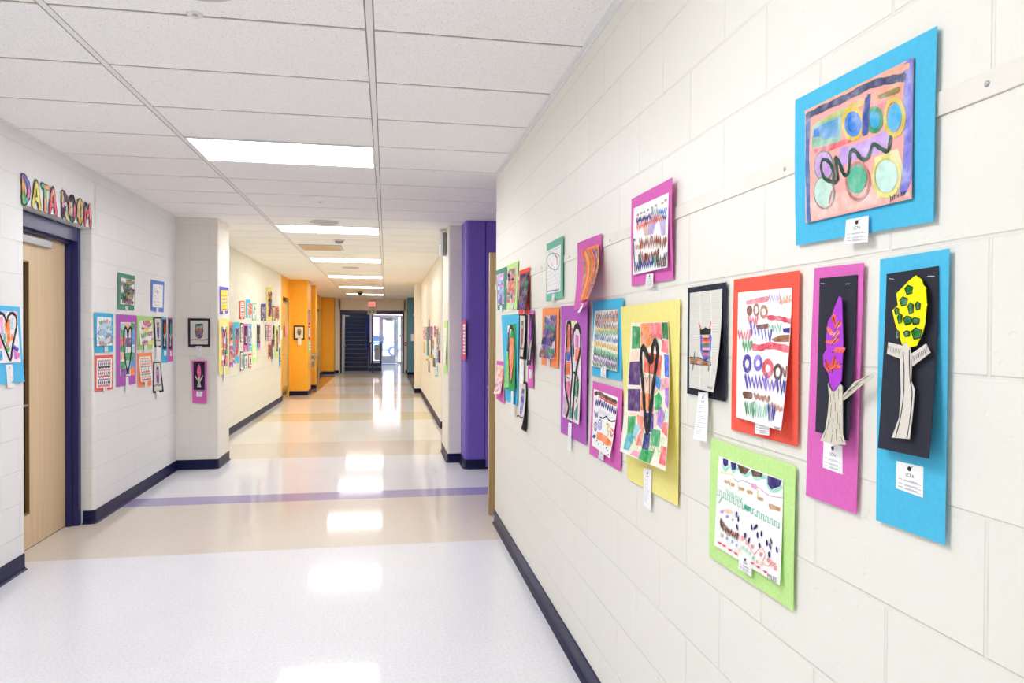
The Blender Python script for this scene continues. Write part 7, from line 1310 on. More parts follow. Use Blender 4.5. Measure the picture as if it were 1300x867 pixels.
picture('mounted_tree_collage','magenta sheet with a dark tree, lower row','artwork','L',-2.237,(11.914,1.407),[
('mat',None,'sheet','DA6CBA',[(-.175,.224,0),(.152,.228,0),(.154,-.231,0),(-.173,-.222,0)],.002,0,[],None),
('black_paper',None,'sheet','3A3444',[(-.13,.188,0),(.115,.19,0),(.117,-.12,0),(-.129,-.116,0)],.0042,0,['ART','tree',111,['8A3A80','602A60']],None),
('name_card',None,'sheet','F4F4F2',[(-.082,-.192,0),(-.017,-.194,0),(-.016,-.242,0),(-.082,-.24,0)],.009,0,['CARD'],None),
],'pictures on the far left wall')
picture('mounted_painting','light blue sheet with a white and blue sketch beside the magenta tree','artwork','L',-2.237,(12.278,1.408),[
('mat',None,'sheet','6CC0E4',[(-.178,.228,0),(.153,.232,0),(.155,-.233,0),(-.176,-.224,0)],.002,0,[],None),
('drawing',None,'sheet','F0F2F8',[(-.139,.19,0),(.114,.193,0),(.116,-.17,0),(-.137,-.164,0)],.0042,0,['ART','dense',112,['5A70C0','F0F4F8','A0B8E8','E8ECF4']],None),
('name_card',None,'sheet','F4F4F2',[(-.086,-.193,0),(-.017,-.195,0),(-.016,-.245,0),(-.086,-.243,0)],.009,0,['CARD'],None),
],'pictures on the far left wall')
picture('mounted_owl_drawing','black bordered white owl drawing, lowest under the owl slip','artwork','L',-2.237,(11.604,1.041),[
('mat',None,'sheet','31323F',[(-.135,.155,0),(.113,.148,0),(.114,-.157,0),(-.134,-.144,0)],.002,0,[],None),
('drawing',None,'sheet','E4E8E0',[(-.108,.135,0),(.078,.13,0),(.079,-.136,0),(-.108,-.127,0)],.0042,0,['ART','owl',113,['707078','90A090','505058']],None),
('name_card',None,'sheet','F4F4F2',[(-.079,-.116,0),(-.017,-.119,0),(-.017,-.166,0),(-.079,-.163,0)],.009,0,['CARD'],None),
],'pictures on the far left wall')
picture('mounted_owl_drawing','small blue sheet with a white owl right of the lowest owl','artwork','L',-2.237,(11.898,1.024),[
('mat',None,'sheet','5AA8C8',[(-.141,.116,0),(.12,.108,0),(.121,-.117,0),(-.14,-.104,0)],.002,0,[],None),
('drawing',None,'sheet','E8ECEC',[(-.089,.09,0),(.1,.084,0),(.101,-.095,0),(-.088,-.086,0)],.0042,0,['ART','owl',114,['40404A','808080','A0A0A0']],None),
('name_card',None,'sheet','F4F4F2',[(-.081,-.075,0),(-.016,-.078,0),(-.016,-.127,0),(-.081,-.123,0)],.009,0,['CARD'],None),
],'pictures on the far left wall')
picture('mounted_owl_drawing','small red sheet with a black and white owl in the bottom row','artwork','L',-2.237,(12.269,1.024),[
('mat',None,'sheet','E85048',[(-.142,.121,0),(.119,.113,0),(.12,-.123,0),(-.141,-.11,0)],.002,0,[],None),
('drawing',None,'sheet','ECE4E0',[(-.111,.087,0),(.161,.078,0),(.162,-.099,0),(-.11,-.086,0)],.0042,0,['ART','owl',115,['30303A','A04040','505058']],None),
('name_card',None,'sheet','F4F4F2',[(-.085,-.079,0),(-.015,-.083,0),(-.015,-.133,0),(-.084,-.129,0)],.009,0,['CARD'],None),
],'pictures on the far left wall')
picture('mounted_drawing','lime sheet with a violet sketch hanging askew in the bottom row','artwork','L',-2.237,(12.667,1.129),[
('mat',None,'sheet','C4EA96',[(-.235,.151,0),(.211,.143,0),(.213,-.155,0),(-.233,-.137,0)],.002,0,[],None),
('drawing',None,'sheet','E8F0D8',[(-.175,.107,0),(.132,.101,0),(.133,-.073,0),(-.174,-.063,0)],.0042,0,['ART','sketch',116,['9A6AC0','7A5AB0','C08AA0']],None),
('name_card',None,'sheet','F4F4F2',[(-.091,-.108,0),(-.017,-.111,0),(-.017,-.163,0),(-.091,-.16,0)],.009,0,['CARD'],None),
],'pictures on the far left wall')
picture('mounted_tree_collage','narrow blue sheet with a dark green tree','artwork','L',-2.237,(12.962,1.412),[
('mat',None,'sheet','48B0C8',[(-.086,.228,0),(.06,.23,0),(.063,-.231,0),(-.083,-.228,0)],.002,0,[],None),
('black_paper',None,'sheet','2C3440',[(-.079,.202,0),(.048,.203,0),(.049,-.098,0),(-.077,-.096,0)],.0042,0,['ART','tree',117,['3A7A60','2A5A50']],None),
('name_card',None,'sheet','F4F4F2',[(-.09,-.192,0),(-.013,-.194,0),(-.012,-.247,0),(-.09,-.245,0)],.009,0,['CARD'],None),
],'pictures on the far left wall')
picture('mounted_tree_collage','narrow magenta sheet with a dark tree touching the blue one','artwork','L',-2.237,(13.14,1.407),[
('mat',None,'sheet','DA6CBA',[(-.098,.226,0),(.072,.228,0),(.075,-.229,0),(-.095,-.225,0)],.002,0,[],None),
('black_paper',None,'sheet','34303A',[(-.091,.2,0),(.049,.201,0),(.051,-.105,0),(-.089,-.102,0)],.0042,0,['ART','tree',118,['A08070','604A50']],None),
('name_card',None,'sheet','F4F4F2',[(-.092,-.189,0),(-.012,-.191,0),(-.012,-.245,0),(-.092,-.243,0)],.009,0,['CARD'],None),
],'pictures on the far left wall')
picture('mounted_owl_drawing','white slip in a thin black border left of the pink drawing','artwork','L',-2.237,(13.934,1.489),[
('mat',None,'sheet','31323F',[(-.138,.153,0),(.111,.155,0),(.113,-.155,0),(-.136,-.152,0)],.002,0,[],None),
('drawing',None,'sheet','E8E8E4',[(-.096,.13,0),(.063,.132,0),(.064,-.132,0),(-.094,-.13,0)],.0042,0,['ART','owl',119,['808088','A0A0A0','606068']],None),
('name_card',None,'sheet','F4F4F2',[(-.101,-.115,0),(-.011,-.116,0),(-.011,-.173,0),(-.101,-.171,0)],.009,0,['CARD'],None),
],'pictures on the far left wall')
picture('mounted_drawing','pink sheet with a red and white drawing, right half of the lower row','artwork','L',-2.237,(14.278,1.486),[
('mat',None,'sheet','E07AB8',[(-.199,.159,0),(.17,.163,0),(.172,-.163,0),(-.196,-.158,0)],.002,0,[],None),
('drawing',None,'sheet','F4E8EC',[(-.154,.13,0),(.119,.133,0),(.121,-.133,0),(-.152,-.13,0)],.0042,0,['ART','rows',120,['D05A80','E890A8','A04A60']],None),
('name_card',None,'sheet','F4F4F2',[(-.107,-.121,0),(-.012,-.121,0),(-.012,-.18,0),(-.106,-.179,0)],.009,0,['CARD'],None),
],'pictures on the far left wall')
picture('mounted_tree_collage','narrow black and magenta tree sheet right of the pink drawing','artwork','L',-2.237,(14.782,1.41),[
('mat',None,'sheet','A84A90',[(-.111,.225,0),(.08,.227,0),(.084,-.228,0),(-.108,-.224,0)],.002,0,[],None),
('black_paper',None,'sheet','2C2C38',[(-.1,.201,0),(.04,.203,0),(.043,-.101,0),(-.098,-.1,0)],.0042,0,['ART','tree',121,['7A4A40','50303A']],None),
('name_card',None,'sheet','F4F4F2',[(-.11,-.184,0),(-.008,-.185,0),(-.007,-.246,0),(-.109,-.244,0)],.009,0,['CARD'],None),
],'pictures on the far left wall')
picture('mounted_heart_collage','long lime sheet with an orange and brown heart','artwork','L',-2.237,(15.112,1.3),[
('mat',None,'sheet','C4EA96',[(-.236,.323,0),(.204,.327,0),(.21,-.333,0),(-.231,-.318,0)],.002,0,[],None),
('drawing',None,'sheet','E8D8B8',[(-.04,.253,0),(.217,.254,0),(.221,-.208,0),(-.037,-.201,0)],.0042,0,['ART','blocks',122,['F08060','705040','E86A50','60905A']],None),
('name_card',None,'sheet','F4F4F2',[(-.115,-.281,0),(-.008,-.284,0),(-.008,-.346,0),(-.114,-.342,0)],.009,0,['CARD'],None),
],'pictures on the far left wall')
picture('mounted_painting','orange sheet with a dark owl below the pink drawing','artwork','L',-2.237,(14.28,1.134),[
('mat',None,'sheet','FF9A62',[(-.198,.159,0),(.17,.154,0),(.173,-.162,0),(-.196,-.149,0)],.002,0,[],None),
('drawing',None,'sheet','7A5040',[(-.154,.116,0),(.12,.111,0),(.122,-.115,0),(-.152,-.106,0)],.0042,0,['ART','dense',123,['3A302C','6A4030','C06A40']],None),
('name_card',None,'sheet','F4F4F2',[(-.106,-.113,0),(-.012,-.116,0),(-.011,-.175,0),(-.106,-.171,0)],.009,0,['CARD'],None),
],'pictures on the far left wall')
picture('mounted_painting','narrow blue sheet with a dark scribble beside the orange owl','artwork','L',-2.237,(14.557,1.138),[
('mat',None,'sheet','3F90C0',[(-.083,.225,0),(.053,.223,0),(.057,-.226,0),(-.079,-.221,0)],.002,0,[],None),
('drawing',None,'sheet','5A6080',[(-.084,.195,0),(.027,.194,0),(.029,-.145,0),(-.082,-.141,0)],.0042,0,['ART','dense',124,['303850','5A6A90','804A80']],None),
('name_card',None,'sheet','F4F4F2',[(-.107,-.18,0),(-.008,-.184,0),(-.008,-.243,0),(-.106,-.239,0)],.009,0,['CARD'],None),
],'pictures on the far left wall')
picture('mounted_owl_drawing','white slip in black border next to the yellow paint','artwork','L',-2.237,(15.563,1.448),[
('mat',None,'sheet','31323F',[(-.108,.191,0),(.076,.193,0),(.08,-.192,0),(-.105,-.19,0)],.002,0,[],None),
('drawing',None,'sheet','E8E8E4',[(-.081,.166,0),(.033,.167,0),(.035,-.16,0),(-.078,-.158,0)],.0042,0,['ART','owl',125,['C08AA0','808080','909090']],None),
('name_card',None,'sheet','F4F4F2',[(-.119,-.147,0),(-.005,-.149,0),(-.005,-.212,0),(-.118,-.211,0)],.009,0,['CARD'],None),
],'pictures on the far left wall')
picture('mounted_tree_collage','blue sheet with a dark tree, lowest next to the yellow paint','artwork','L',-2.237,(15.61,.953),[
('mat',None,'sheet','52BCE2',[(-.137,.22,0),(.106,.215,0),(.11,-.222,0),(-.133,-.21,0)],.002,0,[],None),
('black_paper',None,'sheet','30404C',[(-.124,.195,0),(.062,.19,0),(.064,-.084,0),(-.121,-.077,0)],.0042,0,['ART','tree',126,['2A5060','203A48']],None),
('name_card',None,'sheet','F4F4F2',[(-.119,-.168,0),(-.005,-.173,0),(-.004,-.238,0),(-.118,-.232,0)],.009,0,['CARD'],None),
],'pictures on the far left wall')
picture('notice','pink notice paper taped to the first yellow-side door','notice','L',-2.237,(16.564,1.535),[
('sheet',None,'sheet','FF9A9A',[(-.181,.117,0),(.149,.12,0),(.152,-.123,0),(-.179,-.113,0)],.002,0,[],None),
],None)
picture('notice','cream notice paper on the yellow paint beside the first door','notice','L',-2.237,(15.801,1.45),[
('sheet',None,'sheet','EDE8D4',[(-.154,.093,0),(.123,.094,0),(.125,-.095,0),(-.152,-.092,0)],.002,0,[],None),
],None)
picture('mounted_owl_drawing','dark star-shaped animal drawing in a black border on the yellow pier','artwork','F',17.247,(-2.033,1.493),[
('mat',None,'sheet','3A3028',[(-.123,.168,0),(.122,.166,0),(.123,-.167,0),(-.122,-.168,0)],.002,0,[],None),
('drawing',None,'sheet','E0DCC8',[(-.094,.131,0),(.094,.132,0),(.094,-.135,0),(-.093,-.136,0)],.0042,0,['ART','owl',60,['6A5A40','8A6A40','50402C']],None),
('name_card',None,'sheet','F4F4F2',[(-.031,-.139,0),(.05,-.139,0),(.05,-.298,0),(-.031,-.298,0)],.009,0,['CARD'],None),
],None)
picture('mounted_drawing','magenta drawing sheet on the side of the yellow pier','artwork','L',-1.837,(17.584,1.863),[
('mat',None,'sheet','D0508A',[(-.259,.168,0),(.216,.183,0),(.223,-.174,0),(-.254,-.18,0)],.002,0,[],None),
('drawing',None,'sheet','F0E8EC',[(-.211,.132,0),(.142,.142,0),(.146,-.118,0),(-.207,-.123,0)],.0042,0,['ART','dense',70,['70A080','E090B0']],None),
],None)
picture('mounted_drawing','pink and white sheet under the magenta one on the yellow pier side','artwork','L',-1.837,(17.591,1.486),[
('mat',None,'sheet','D8406C',[(-.26,.16,0),(.216,.164,0),(.222,-.165,0),(-.255,-.16,0)],.002,0,[],None),
('drawing',None,'sheet','F0E8EC',[(-.211,.122,0),(.141,.125,0),(.145,-.106,0),(-.208,-.104,0)],.0042,0,['ART','rows',70,['F0F0F0','E8A0B0']],None),
],None)
picture('mounted_drawing','lime green sheet lowest on the yellow pier side','artwork','L',-1.837,(17.677,1.164),[
('mat',None,'sheet','B8E088',[(-.289,.152,0),(.246,.146,0),(.251,-.156,0),(-.284,-.141,0)],.002,0,[],None),
('drawing',None,'sheet','F0E8EC',[(-.24,.113,0),(.17,.108,0),(.173,-.096,0),(-.237,-.086,0)],.0042,0,['ART','rows',70,['80B860','F0F8E0']],None),
],None)
picture('mounted_drawing','coral edged white picture on the purple wall side','artwork','R',.852,(7.783,1.422),[
('mat',None,'sheet','E8506A',[(-.144,.221,0),(.162,.22,0),(.179,-.218,0),(-.126,-.221,0)],.002,0,[],None),
('drawing',None,'sheet','F5F4F0',[(-.039,.175,0),(.168,.176,0),(.181,-.154,0),(-.026,-.151,0)],.0042,0,['ART','rows',80,['F08A90','C04A60']],None),
],None)
picture('mounted_drawing','tall lime green sheet with a white curling drawing on the white pier side','artwork','R',.702,(8.394,1.33),[
('mat',None,'sheet','C4EA96',[(-.237,.323,0),(.258,.319,0),(.267,-.316,0),(-.193,-.324,0)],.002,0,[],None),
('drawing',None,'sheet','F5F4F0',[(-.194,.236,0),(.115,.234,0),(.242,-.189,.02),(.04,-.198,.02)],.0042,0,['ART','sketch',81,['505058','E06A70','5A5AB0']],None),
],None)
picture('mounted_painting','pale pink sheet at the far end of the distant right cluster','artwork','R',.8465,(15.983,1.501),[
('mat',None,'sheet','E8A8A0',[(-.448,.143,0),(.504,.135,0),(.523,-.135,0),(-.427,-.143,0)],.002,0,[],None),
('drawing',None,'sheet','F4F0EE',[(-.299,.125,0),(.451,.12,0),(.467,-.109,0),(-.281,-.115,0)],.0042,0,['ART','dense',200,['D05A70','C8D0D8']],None),
],'pictures on the far right wall')
picture('mounted_drawing','grey-pink sheet in the top row of the distant right cluster','artwork','R',.8465,(15.327,1.493),[
('mat',None,'sheet','C890A0',[(-.342,.134,0),(.396,.129,0),(.413,-.129,0),(-.323,-.136,0)],.002,0,[],None),
('drawing',None,'sheet','E8D8E0',[(-.204,.117,0),(.348,.114,0),(.362,-.105,0),(-.189,-.109,0)],.0042,0,['ART','dense',201,['A05A70','D8D8E0']],None),
],'pictures on the far right wall')
picture('mounted_painting','long teal sheet of the distant right cluster','artwork','R',.8465,(14.632,1.33),[
('mat',None,'sheet','48A8A8',[(-.344,.302,0),(.373,.296,0),(.411,-.286,0),(-.303,-.309,0)],.002,0,[],None),
('drawing',None,'sheet','48A8A8',[(-.216,.286,0),(.33,.282,0),(.366,-.264,0),(-.178,-.281,0)],.0042,0,['ART','dense',202,['307878','80C0C0','C04A60']],None),
],'pictures on the far right wall')
picture('mounted_drawing','tall dark red strip rising above the distant right cluster','artwork','R',.8465,(14.211,1.573),[
('mat',None,'sheet','7A2C38',[(-.138,.198,0),(.18,.192,0),(.205,-.193,0),(-.113,-.196,0)],.002,0,[],None),
('drawing',None,'sheet','7A2C38',[(-.019,.182,0),(.139,.179,0),(.162,-.17,0),(.004,-.171,0)],.0042,0,['ART','vert',203,['A04048','502028']],None),
],'pictures on the far right wall')
picture('mounted_painting','blue and pink sheet under the dark red strip','artwork','R',.8465,(13.801,1.488),[
('mat',None,'sheet','6078B8',[(-.182,.131,0),(.231,.128,0),(.246,-.127,0),(-.165,-.131,0)],.002,0,[],None),
('drawing',None,'sheet','E8D8E0',[(-.068,.116,0),(.194,.114,0),(.207,-.105,0),(-.054,-.107,0)],.0042,0,['ART','dense',204,['E07AA0','8090D0']],None),
],'pictures on the far right wall')
picture('mounted_drawing','magenta sheet with a purple painting, middle of the distant right cluster','artwork','R',.8465,(13.314,1.513),[
('mat',None,'sheet','B04A88',[(-.185,.12,0),(.234,.117,0),(.248,-.116,0),(-.17,-.12,0)],.002,0,[],None),
('drawing',None,'sheet','F0E8D8',[(-.078,.106,0),(.201,.104,0),(.213,-.094,0),(-.065,-.096,0)],.0042,0,['ART','dense',205,['6A3A80','E090B0']],None),
],'pictures on the far right wall')
picture('mounted_painting','narrow navy and red sheet of the distant right cluster','artwork','R',.8465,(13.348,1.237),[
('mat',None,'sheet','34345A',[(-.136,.147,0),(.18,.15,0),(.198,-.143,0),(-.117,-.153,0)],.002,0,[],None),
('drawing',None,'sheet','34345A',[(-.028,.135,0),(.147,.137,0),(.163,-.122,0),(-.012,-.127,0)],.0042,0,['ART','dense',206,['C04050','303060']],None),
],'pictures on the far right wall')
picture('mounted_drawing','white and purple sheet beside the navy strip','artwork','R',.8465,(12.926,1.283),[
('mat',None,'sheet','E8E4EC',[(-.173,.105,0),(.222,.108,0),(.234,-.1,0),(-.16,-.11,0)],.002,0,[],None),
('drawing',None,'sheet','E8D8E0',[(-.071,.093,0),(.192,.095,0),(.202,-.08,0),(-.06,-.086,0)],.0042,0,['ART','dense',207,['A05AA0','E06A60']],None),
],'pictures on the far right wall')
picture('mounted_painting','pink and purple curled sheet in the top row near the opening','artwork','R',.8465,(12.406,1.525),[
('mat',None,'sheet','D890B8',[(-.28,.105,0),(.327,.099,0),(.338,-.099,0),(-.268,-.103,0)],.002,0,[],None),
('drawing',None,'sheet','F0E8D8',[(-.183,.092,0),(.301,.087,0),(.311,-.079,0),(-.173,-.082,0)],.0042,0,['ART','dense',208,['6A3A70','C05A80']],None),
],'pictures on the far right wall')
picture('mounted_drawing','orange sheet with brown marks at the near end','artwork','R',.8465,(11.875,1.467),[
('mat',None,'sheet','E89A60',[(-.203,.137,0),(.243,.134,0),(.258,-.132,0),(-.187,-.139,0)],.002,0,[],None),
('drawing',None,'sheet','F4F0EE',[(-.113,.124,0),(.22,.122,0),(.233,-.113,0),(-.099,-.117,0)],.0042,0,['ART','dense',209,['A05A38','F0C080','70A060']],None),
],'pictures on the far right wall')
picture('mounted_painting','pale blue white sheet at the near end of the distant right cluster','artwork','R',.8465,(11.414,1.418),[
('mat',None,'sheet','D8E4F4',[(-.134,.108,0),(.176,.108,0),(.187,-.104,0),(-.122,-.109,0)],.002,0,[],None),
('drawing',None,'sheet','E8D8E0',[(-.05,.096,0),(.155,.096,0),(.165,-.085,0),(-.04,-.088,0)],.0042,0,['ART','rows',210,['90A8D8','6A80C0']],None),
],'pictures on the far right wall')
picture('mounted_drawing','yellow sheet low at the far end','artwork','R',.8465,(16.081,1.167),[
('mat',None,'sheet','E8C858',[(-.377,.119,0),(.435,.13,0),(.452,-.111,0),(-.359,-.134,0)],.002,0,[],None),
('drawing',None,'sheet','F0E8D8',[(-.227,.104,0),(.38,.113,0),(.394,-.087,0),(-.212,-.103,0)],.0042,0,['ART','vert',211,['C09A30','A0A040']],None),
],'pictures on the far right wall')
picture('mounted_painting','brown twig-like strip, lowest of the distant right cluster','artwork','R',.8465,(14.204,.822),[
('mat',None,'sheet','8A5A38',[(-.172,.106,0),(.225,.122,0),(.239,-.098,0),(-.157,-.12,0)],.002,0,[],None),
('drawing',None,'sheet','8A5A38',[(-.052,.096,0),(.185,.106,0),(.197,-.077,0),(-.04,-.09,0)],.0042,0,['ART','vert',212,['6A4028','A07048']],None),
],'pictures on the far right wall')
picture('mounted_drawing','small yellow card beside the brown strip','artwork','R',.8465,(14.84,.932),[
('mat',None,'sheet','D8B850',[(-.313,.01,0),(.379,.036,0),(.382,-.008,0),(-.31,-.035,0)],.002,0,[],None),
('drawing',None,'sheet','E8D8E0',[(-.183,0,0),(.335,.02,0),(.335,.015,0),(-.182,-.005,0)],.0042,0,['ART','rows',213,['A08030','806020']],None),
],'pictures on the far right wall')
picture('mounted_painting','lime scrap in the middle of the distant right cluster','artwork','R',.8465,(13.832,1.049),[
('mat',None,'sheet','A8D060',[(-.233,.028,0),(.294,.044,0),(.298,-.024,0),(-.229,-.043,0)],.002,0,[],None),
('drawing',None,'sheet','F0E8D8',[(-.118,.017,0),(.257,.029,0),(.259,-.003,0),(-.116,-.015,0)],.0042,0,['ART','dense',214,['70A040','D0E8A0']],None),
],'pictures on the far right wall')
picture('mounted_drawing','orange and pink scrap beside the lime one','artwork','R',.8465,(13.153,1.056),[
('mat',None,'sheet','F09068',[(-.312,.021,0),(.37,.043,0),(.373,-.017,0),(-.308,-.042,0)],.002,0,[],None),
('drawing',None,'sheet','F4F0EE',[(-.205,.011,0),(.339,.029,0),(.341,.003,0),(-.203,-.016,0)],.0042,0,['ART','dense',215,['F0D8A0','E05A50']],None),
],'pictures on the far right wall')
picture('mounted_painting','light blue sheet low at the near end','artwork','R',.8465,(11.987,1.108),[
('mat',None,'sheet','90C8E0',[(-.304,.105,0),(.349,.121,0),(.361,-.098,0),(-.291,-.125,0)],.002,0,[],None),
('drawing',None,'sheet','E8D8E0',[(-.212,.095,0),(.326,.109,0),(.336,-.079,0),(-.2,-.101,0)],.0042,0,['ART','dense',216,['6090C0','E0F0F8']],None),
],'pictures on the far right wall')
picture('mounted_drawing','dark green sheet low in the distant right cluster','artwork','R',.8465,(12.637,.969),[
('mat',None,'sheet','486050',[(-.273,.067,0),(.325,.089,0),(.334,-.062,0),(-.264,-.091,0)],.002,0,[],None),
('drawing',None,'sheet','486050',[(-.174,.058,0),(.298,.075,0),(.304,-.043,0),(-.166,-.065,0)],.0042,0,['ART','dense',217,['304838','806050']],None),
],'pictures on the far right wall')
picture('mounted_painting','cyan sheet, lowest at the near end','artwork','R',.8465,(12.012,.848),[
('mat',None,'sheet','60C8D8',[(-.262,.073,0),(.308,.1,0),(.317,-.065,0),(-.252,-.1,0)],.002,0,[],None),
('drawing',None,'sheet','F4F0EE',[(-.17,.065,0),(.285,.087,0),(.292,-.047,0),(-.162,-.074,0)],.0042,0,['ART','rows',218,['3090A8','E0F8F8']],None),
],'pictures on the far right wall')
picture('mounted_drawing','magenta and dark sheet low next to the opening','artwork','R',.8465,(11.398,1.119),[
('mat',None,'sheet','B84888',[(-.133,.103,0),(.175,.11,0),(.187,-.099,0),(-.121,-.112,0)],.002,0,[],None),
('drawing',None,'sheet','B84888',[(-.05,.093,0),(.155,.098,0),(.165,-.081,0),(-.04,-.089,0)],.0042,0,['ART','vert',219,['403040','602848']],None),
],'pictures on the far right wall')
picture('mounted_painting','black bordered slip in the middle near end','artwork','R',.8465,(11.78,1.277),[
('mat',None,'sheet','303038',[(-.139,.045,0),(.19,.05,0),(.195,-.043,0),(-.134,-.051,0)],.002,0,[],None),
('drawing',None,'sheet','F0E8D8',[(-.051,.035,0),(.167,.038,0),(.171,-.024,0),(-.048,-.029,0)],.0042,0,['ART','rows',220,['E8E8E8','C0C0C0']],None),
],'pictures on the far right wall')
picture('notice','white notice with an orange mark on the blue-grey wall','notice','F',24.97,(.933,1.33),[
('mat',None,'sheet','F0ECE6',[(-.078,.125,0),(.076,.125,0),(.077,-.125,0),(-.077,-.126,0)],.002,0,[],None),
('drawing',None,'sheet','F5F4F0',[(-.056,.097,0),(.057,.097,0),(.058,-.097,0),(-.055,-.098,0)],.0042,0,['ART','sketch',90,['D08A50','C0A080']],None),
],None)
picture('letter','rainbow striped letter D, first letter of the word sign over the door','letter','L',-2.237,(4.897,2.384),[
('cutout',None,'bare','F4F4F2',[(-.06,.09,0),(.047,.091,0),(.046,-.093,0),(-.061,-.094,0)],.003,0,[('s','1E1E26',.04,[(.147,.05),(.197,.5),(.217,.93),(.495,.85),(.847,.6),(.817,.3),(.495,.1),(.147,.05)],1),('s','F0A040',.029,[(.147,.05),(.16,.162),(.172,.275),(.184,.387),(.197,.5),(.202,.607)]),('s','7AC060',.029,[(.202,.607),(.207,.715),(.212,.823),(.217,.93),(.286,.91),(.355,.89)]),('s','50B0A0',.029,[(.355,.89),(.425,.87),(.495,.85),(.583,.788),(.67,.725),(.759,.662)]),('s','F070B0',.029,[(.759,.662),(.847,.6),(.84,.525),(.832,.45),(.825,.375),(.817,.3)]),('s','6080E0',.029,[(.817,.3),(.736,.25),(.655,.2),(.575,.15),(.495,.1),(.408,.087)]),('s','8A50C0',.029,[(.408,.087),(.321,.075),(.234,.062),(.147,.05)])],None),
],None)
picture('letter','yellow dotted letter A in the word sign','letter','L',-2.237,(5.031,2.385),[
('cutout',None,'bare','F4F4F2',[(-.061,.091,0),(.048,.092,0),(.047,-.094,0),(-.062,-.094,0)],.003,0,[('s','1E1E26',.04,[(.098,.95),(.345,.3),(.495,.06),(.645,.3),(.898,.95)],1),('s','1E1E26',.04,[(.276,.65),(.716,.65)],1),('s','F0E060',.029,[(.098,.95),(.16,.788),(.221,.625),(.283,.462)]),('s','E8D850',.029,[(.283,.462),(.345,.3),(.383,.24),(.42,.18)]),('s','D8C840',.029,[(.42,.18),(.457,.12),(.495,.06),(.532,.12)]),('s','F4EC90',.029,[(.532,.12),(.57,.18),(.608,.24),(.645,.3)]),('s','F0E060',.029,[(.645,.3),(.708,.463),(.771,.625),(.835,.788)]),('s','E8D850',.029,[(.835,.788),(.898,.95)]),('s','D8C840',.029,[(.276,.65),(.385,.65),(.495,.65)]),('s','F4EC90',.029,[(.495,.65),(.605,.65),(.716,.65)])],None),
],None)
picture('letter','orange and green striped letter T in the word sign','letter','L',-2.237,(5.15,2.386),[
('cutout',None,'bare','F4F4F2',[(-.061,.091,0),(.049,.092,0),(.048,-.094,0),(-.062,-.095,0)],.003,0,[('s','1E1E26',.04,[(.495,.1),(.495,.95)],1),('s','1E1E26',.04,[(.079,.1),(.919,.1)],1),('s','80C080',.029,[(.495,.1),(.495,.312),(.495,.525)]),('s','F0A060',.029,[(.495,.525),(.495,.737),(.495,.95)]),('s','70B890',.029,[(.079,.1),(.286,.1),(.495,.1)]),('s','F0A868',.029,[(.495,.1),(.706,.1),(.919,.1)])],None),
],None)
picture('letter','pink and red blotched letter A in the word sign','letter','L',-2.237,(5.26,2.386),[
('cutout',None,'bare','F4F4F2',[(-.063,.092,0),(.05,.093,0),(.049,-.094,0),(-.064,-.094,0)],.003,0,[('s','1E1E26',.04,[(.098,.95),(.345,.3),(.495,.06),(.645,.3),(.898,.95)],1),('s','1E1E26',.04,[(.276,.65),(.716,.65)],1),('s','F05070',.029,[(.098,.95),(.16,.787),(.222,.625),(.283,.462)]),('s','F09070',.029,[(.283,.462),(.345,.3),(.383,.24),(.42,.18)]),('s','E84070',.029,[(.42,.18),(.458,.12),(.495,.06),(.533,.12)]),('s','F8C0A0',.029,[(.533,.12),(.57,.18),(.608,.24),(.645,.3)]),('s','F06090',.029,[(.645,.3),(.708,.462),(.772,.625),(.835,.787)]),('s','F05070',.029,[(.835,.787),(.898,.95)]),('s','F09070',.029,[(.276,.65),(.385,.65),(.495,.65)]),('s','E84070',.029,[(.495,.65),(.605,.65),(.716,.65)])],None),
],None)
picture('letter','dark purple letter R with yellow spots in the word sign','letter','L',-2.237,(5.436,2.388),[
('cutout',None,'bare','F4F4F2',[(-.053,.092,0),(.039,.092,0),(.038,-.095,0),(-.054,-.096,0)],.003,0,[('s','1E1E26',.04,[(.178,.95),(.158,.5),(.148,.06),(.496,.07),(.818,.2),(.747,.42),(.198,.52)],1),('s','1E1E26',.04,[(.396,.55),(.848,.95)],1),('s','5A2060',.029,[(.178,.95),(.173,.838),(.168,.725),(.163,.613),(.158,.5),(.155,.39)]),('s','E8D070',.029,[(.155,.39),(.153,.28),(.151,.17),(.148,.06),(.235,.063),(.322,.065)]),('s','6A2A70',.029,[(.322,.065),(.409,.068),(.496,.07),(.576,.103),(.657,.135),(.737,.168)]),('s','6A2A70',.029,[(.737,.168),(.818,.2),(.8,.255),(.782,.31),(.765,.365),(.747,.42)]),('s','E8C0E0',.029,[(.747,.42),(.609,.445),(.471,.47),(.334,.495),(.198,.52)]),('s','5A2060',.029,[(.396,.55),(.509,.65),(.621,.75)]),('s','E8D070',.029,[(.621,.75),(.734,.85),(.848,.95)])],None),
],None)
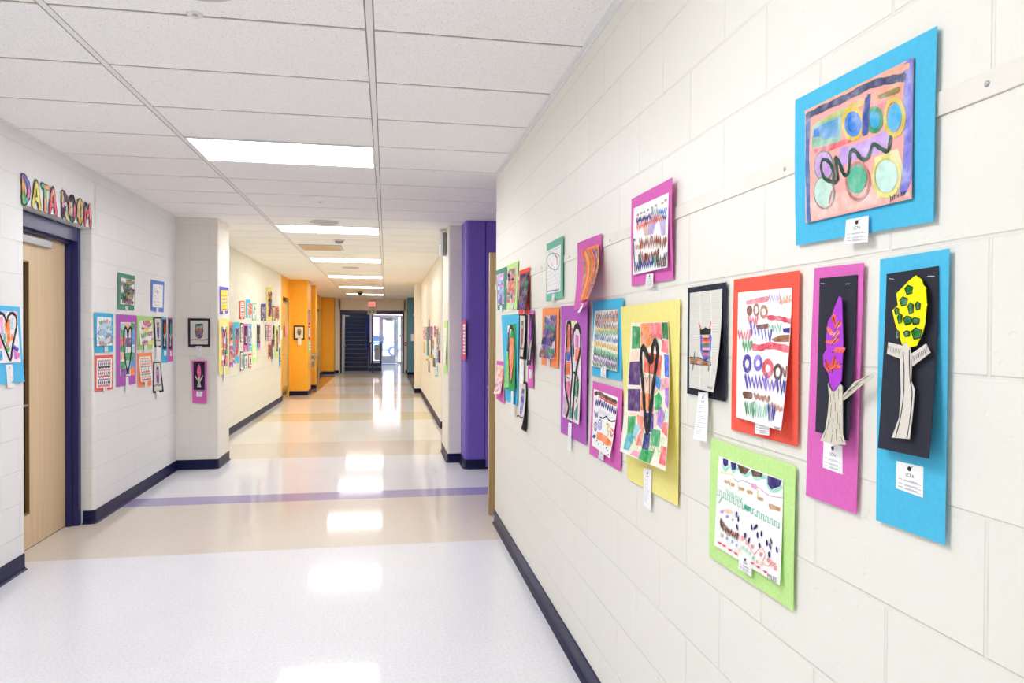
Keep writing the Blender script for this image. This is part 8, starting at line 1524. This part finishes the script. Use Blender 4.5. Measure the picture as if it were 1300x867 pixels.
picture('letter','dark letter O with coloured spots in the word sign','letter','L',-2.237,(5.557,2.388),[
('cutout',None,'bare','F4F4F2',[(-.061,.093,0),(.046,.094,0),(.045,-.095,0),(-.062,-.095,0)],.003,0,[('s','1E1E26',.04,[(.496,.06),(.848,.25),(.878,.7),(.496,.95),(.118,.7),(.148,.25),(.496,.06)],1),('s','3A3A40',.029,[(.496,.06),(.583,.107),(.671,.155),(.759,.202),(.848,.25),(.855,.362)]),('s','E86080',.029,[(.855,.362),(.863,.475),(.871,.587),(.878,.7),(.782,.762),(.686,.825)]),('s','4A6A50',.029,[(.686,.825),(.591,.887),(.496,.95),(.401,.887),(.306,.825),(.212,.762)]),('s','E0A060',.029,[(.212,.762),(.118,.7),(.126,.587),(.133,.475),(.14,.362),(.148,.25)]),('s','3A3A40',.029,[(.148,.25),(.234,.202),(.321,.155),(.408,.107),(.496,.06)])],None),
],None)
picture('letter','plain golden letter O in the word sign','letter','L',-2.237,(5.69,2.389),[
('cutout',None,'bare','F4F4F2',[(-.054,.093,0),(.04,.094,0),(.039,-.095,0),(-.055,-.096,0)],.003,0,[('s','1E1E26',.04,[(.496,.06),(.848,.25),(.878,.7),(.496,.95),(.118,.7),(.148,.25),(.496,.06)],1),('s','E8B860',.029,[(.496,.06),(.584,.108),(.672,.155),(.76,.203),(.848,.25),(.856,.363)]),('s','F0C878',.029,[(.856,.363),(.863,.475),(.871,.588),(.878,.7),(.782,.763),(.687,.825)]),('s','E0B050',.029,[(.687,.825),(.591,.888),(.496,.95),(.401,.888),(.307,.825),(.212,.763)]),('s','E8B860',.029,[(.212,.763),(.118,.7),(.126,.588),(.133,.475),(.141,.363),(.148,.25)]),('s','F0C878',.029,[(.148,.25),(.235,.203),(.322,.155),(.409,.108),(.496,.06)])],None),
],None)
picture('letter','red and teal striped letter M, last of the word sign','letter','L',-2.237,(5.826,2.39),[
('cutout',None,'bare','F4F4F2',[(-.075,.093,0),(.06,.094,0),(.059,-.096,0),(-.076,-.096,0)],.003,0,[('s','1E1E26',.04,[(.118,.95),(.197,.08),(.495,.6),(.797,.08),(.878,.95)],1),('s','E84060',.029,[(.118,.95),(.137,.733),(.157,.515),(.177,.298)]),('s','60A8B0',.029,[(.177,.298),(.197,.08),(.271,.21),(.345,.34)]),('s','F08080',.029,[(.345,.34),(.42,.47),(.495,.6),(.57,.47)]),('s','E04868',.029,[(.57,.47),(.645,.34),(.721,.21),(.797,.08)]),('s','F0A0A0',.029,[(.797,.08),(.817,.298),(.837,.515),(.857,.733)]),('s','E84060',.029,[(.857,.733),(.878,.95)])],None),
],None)
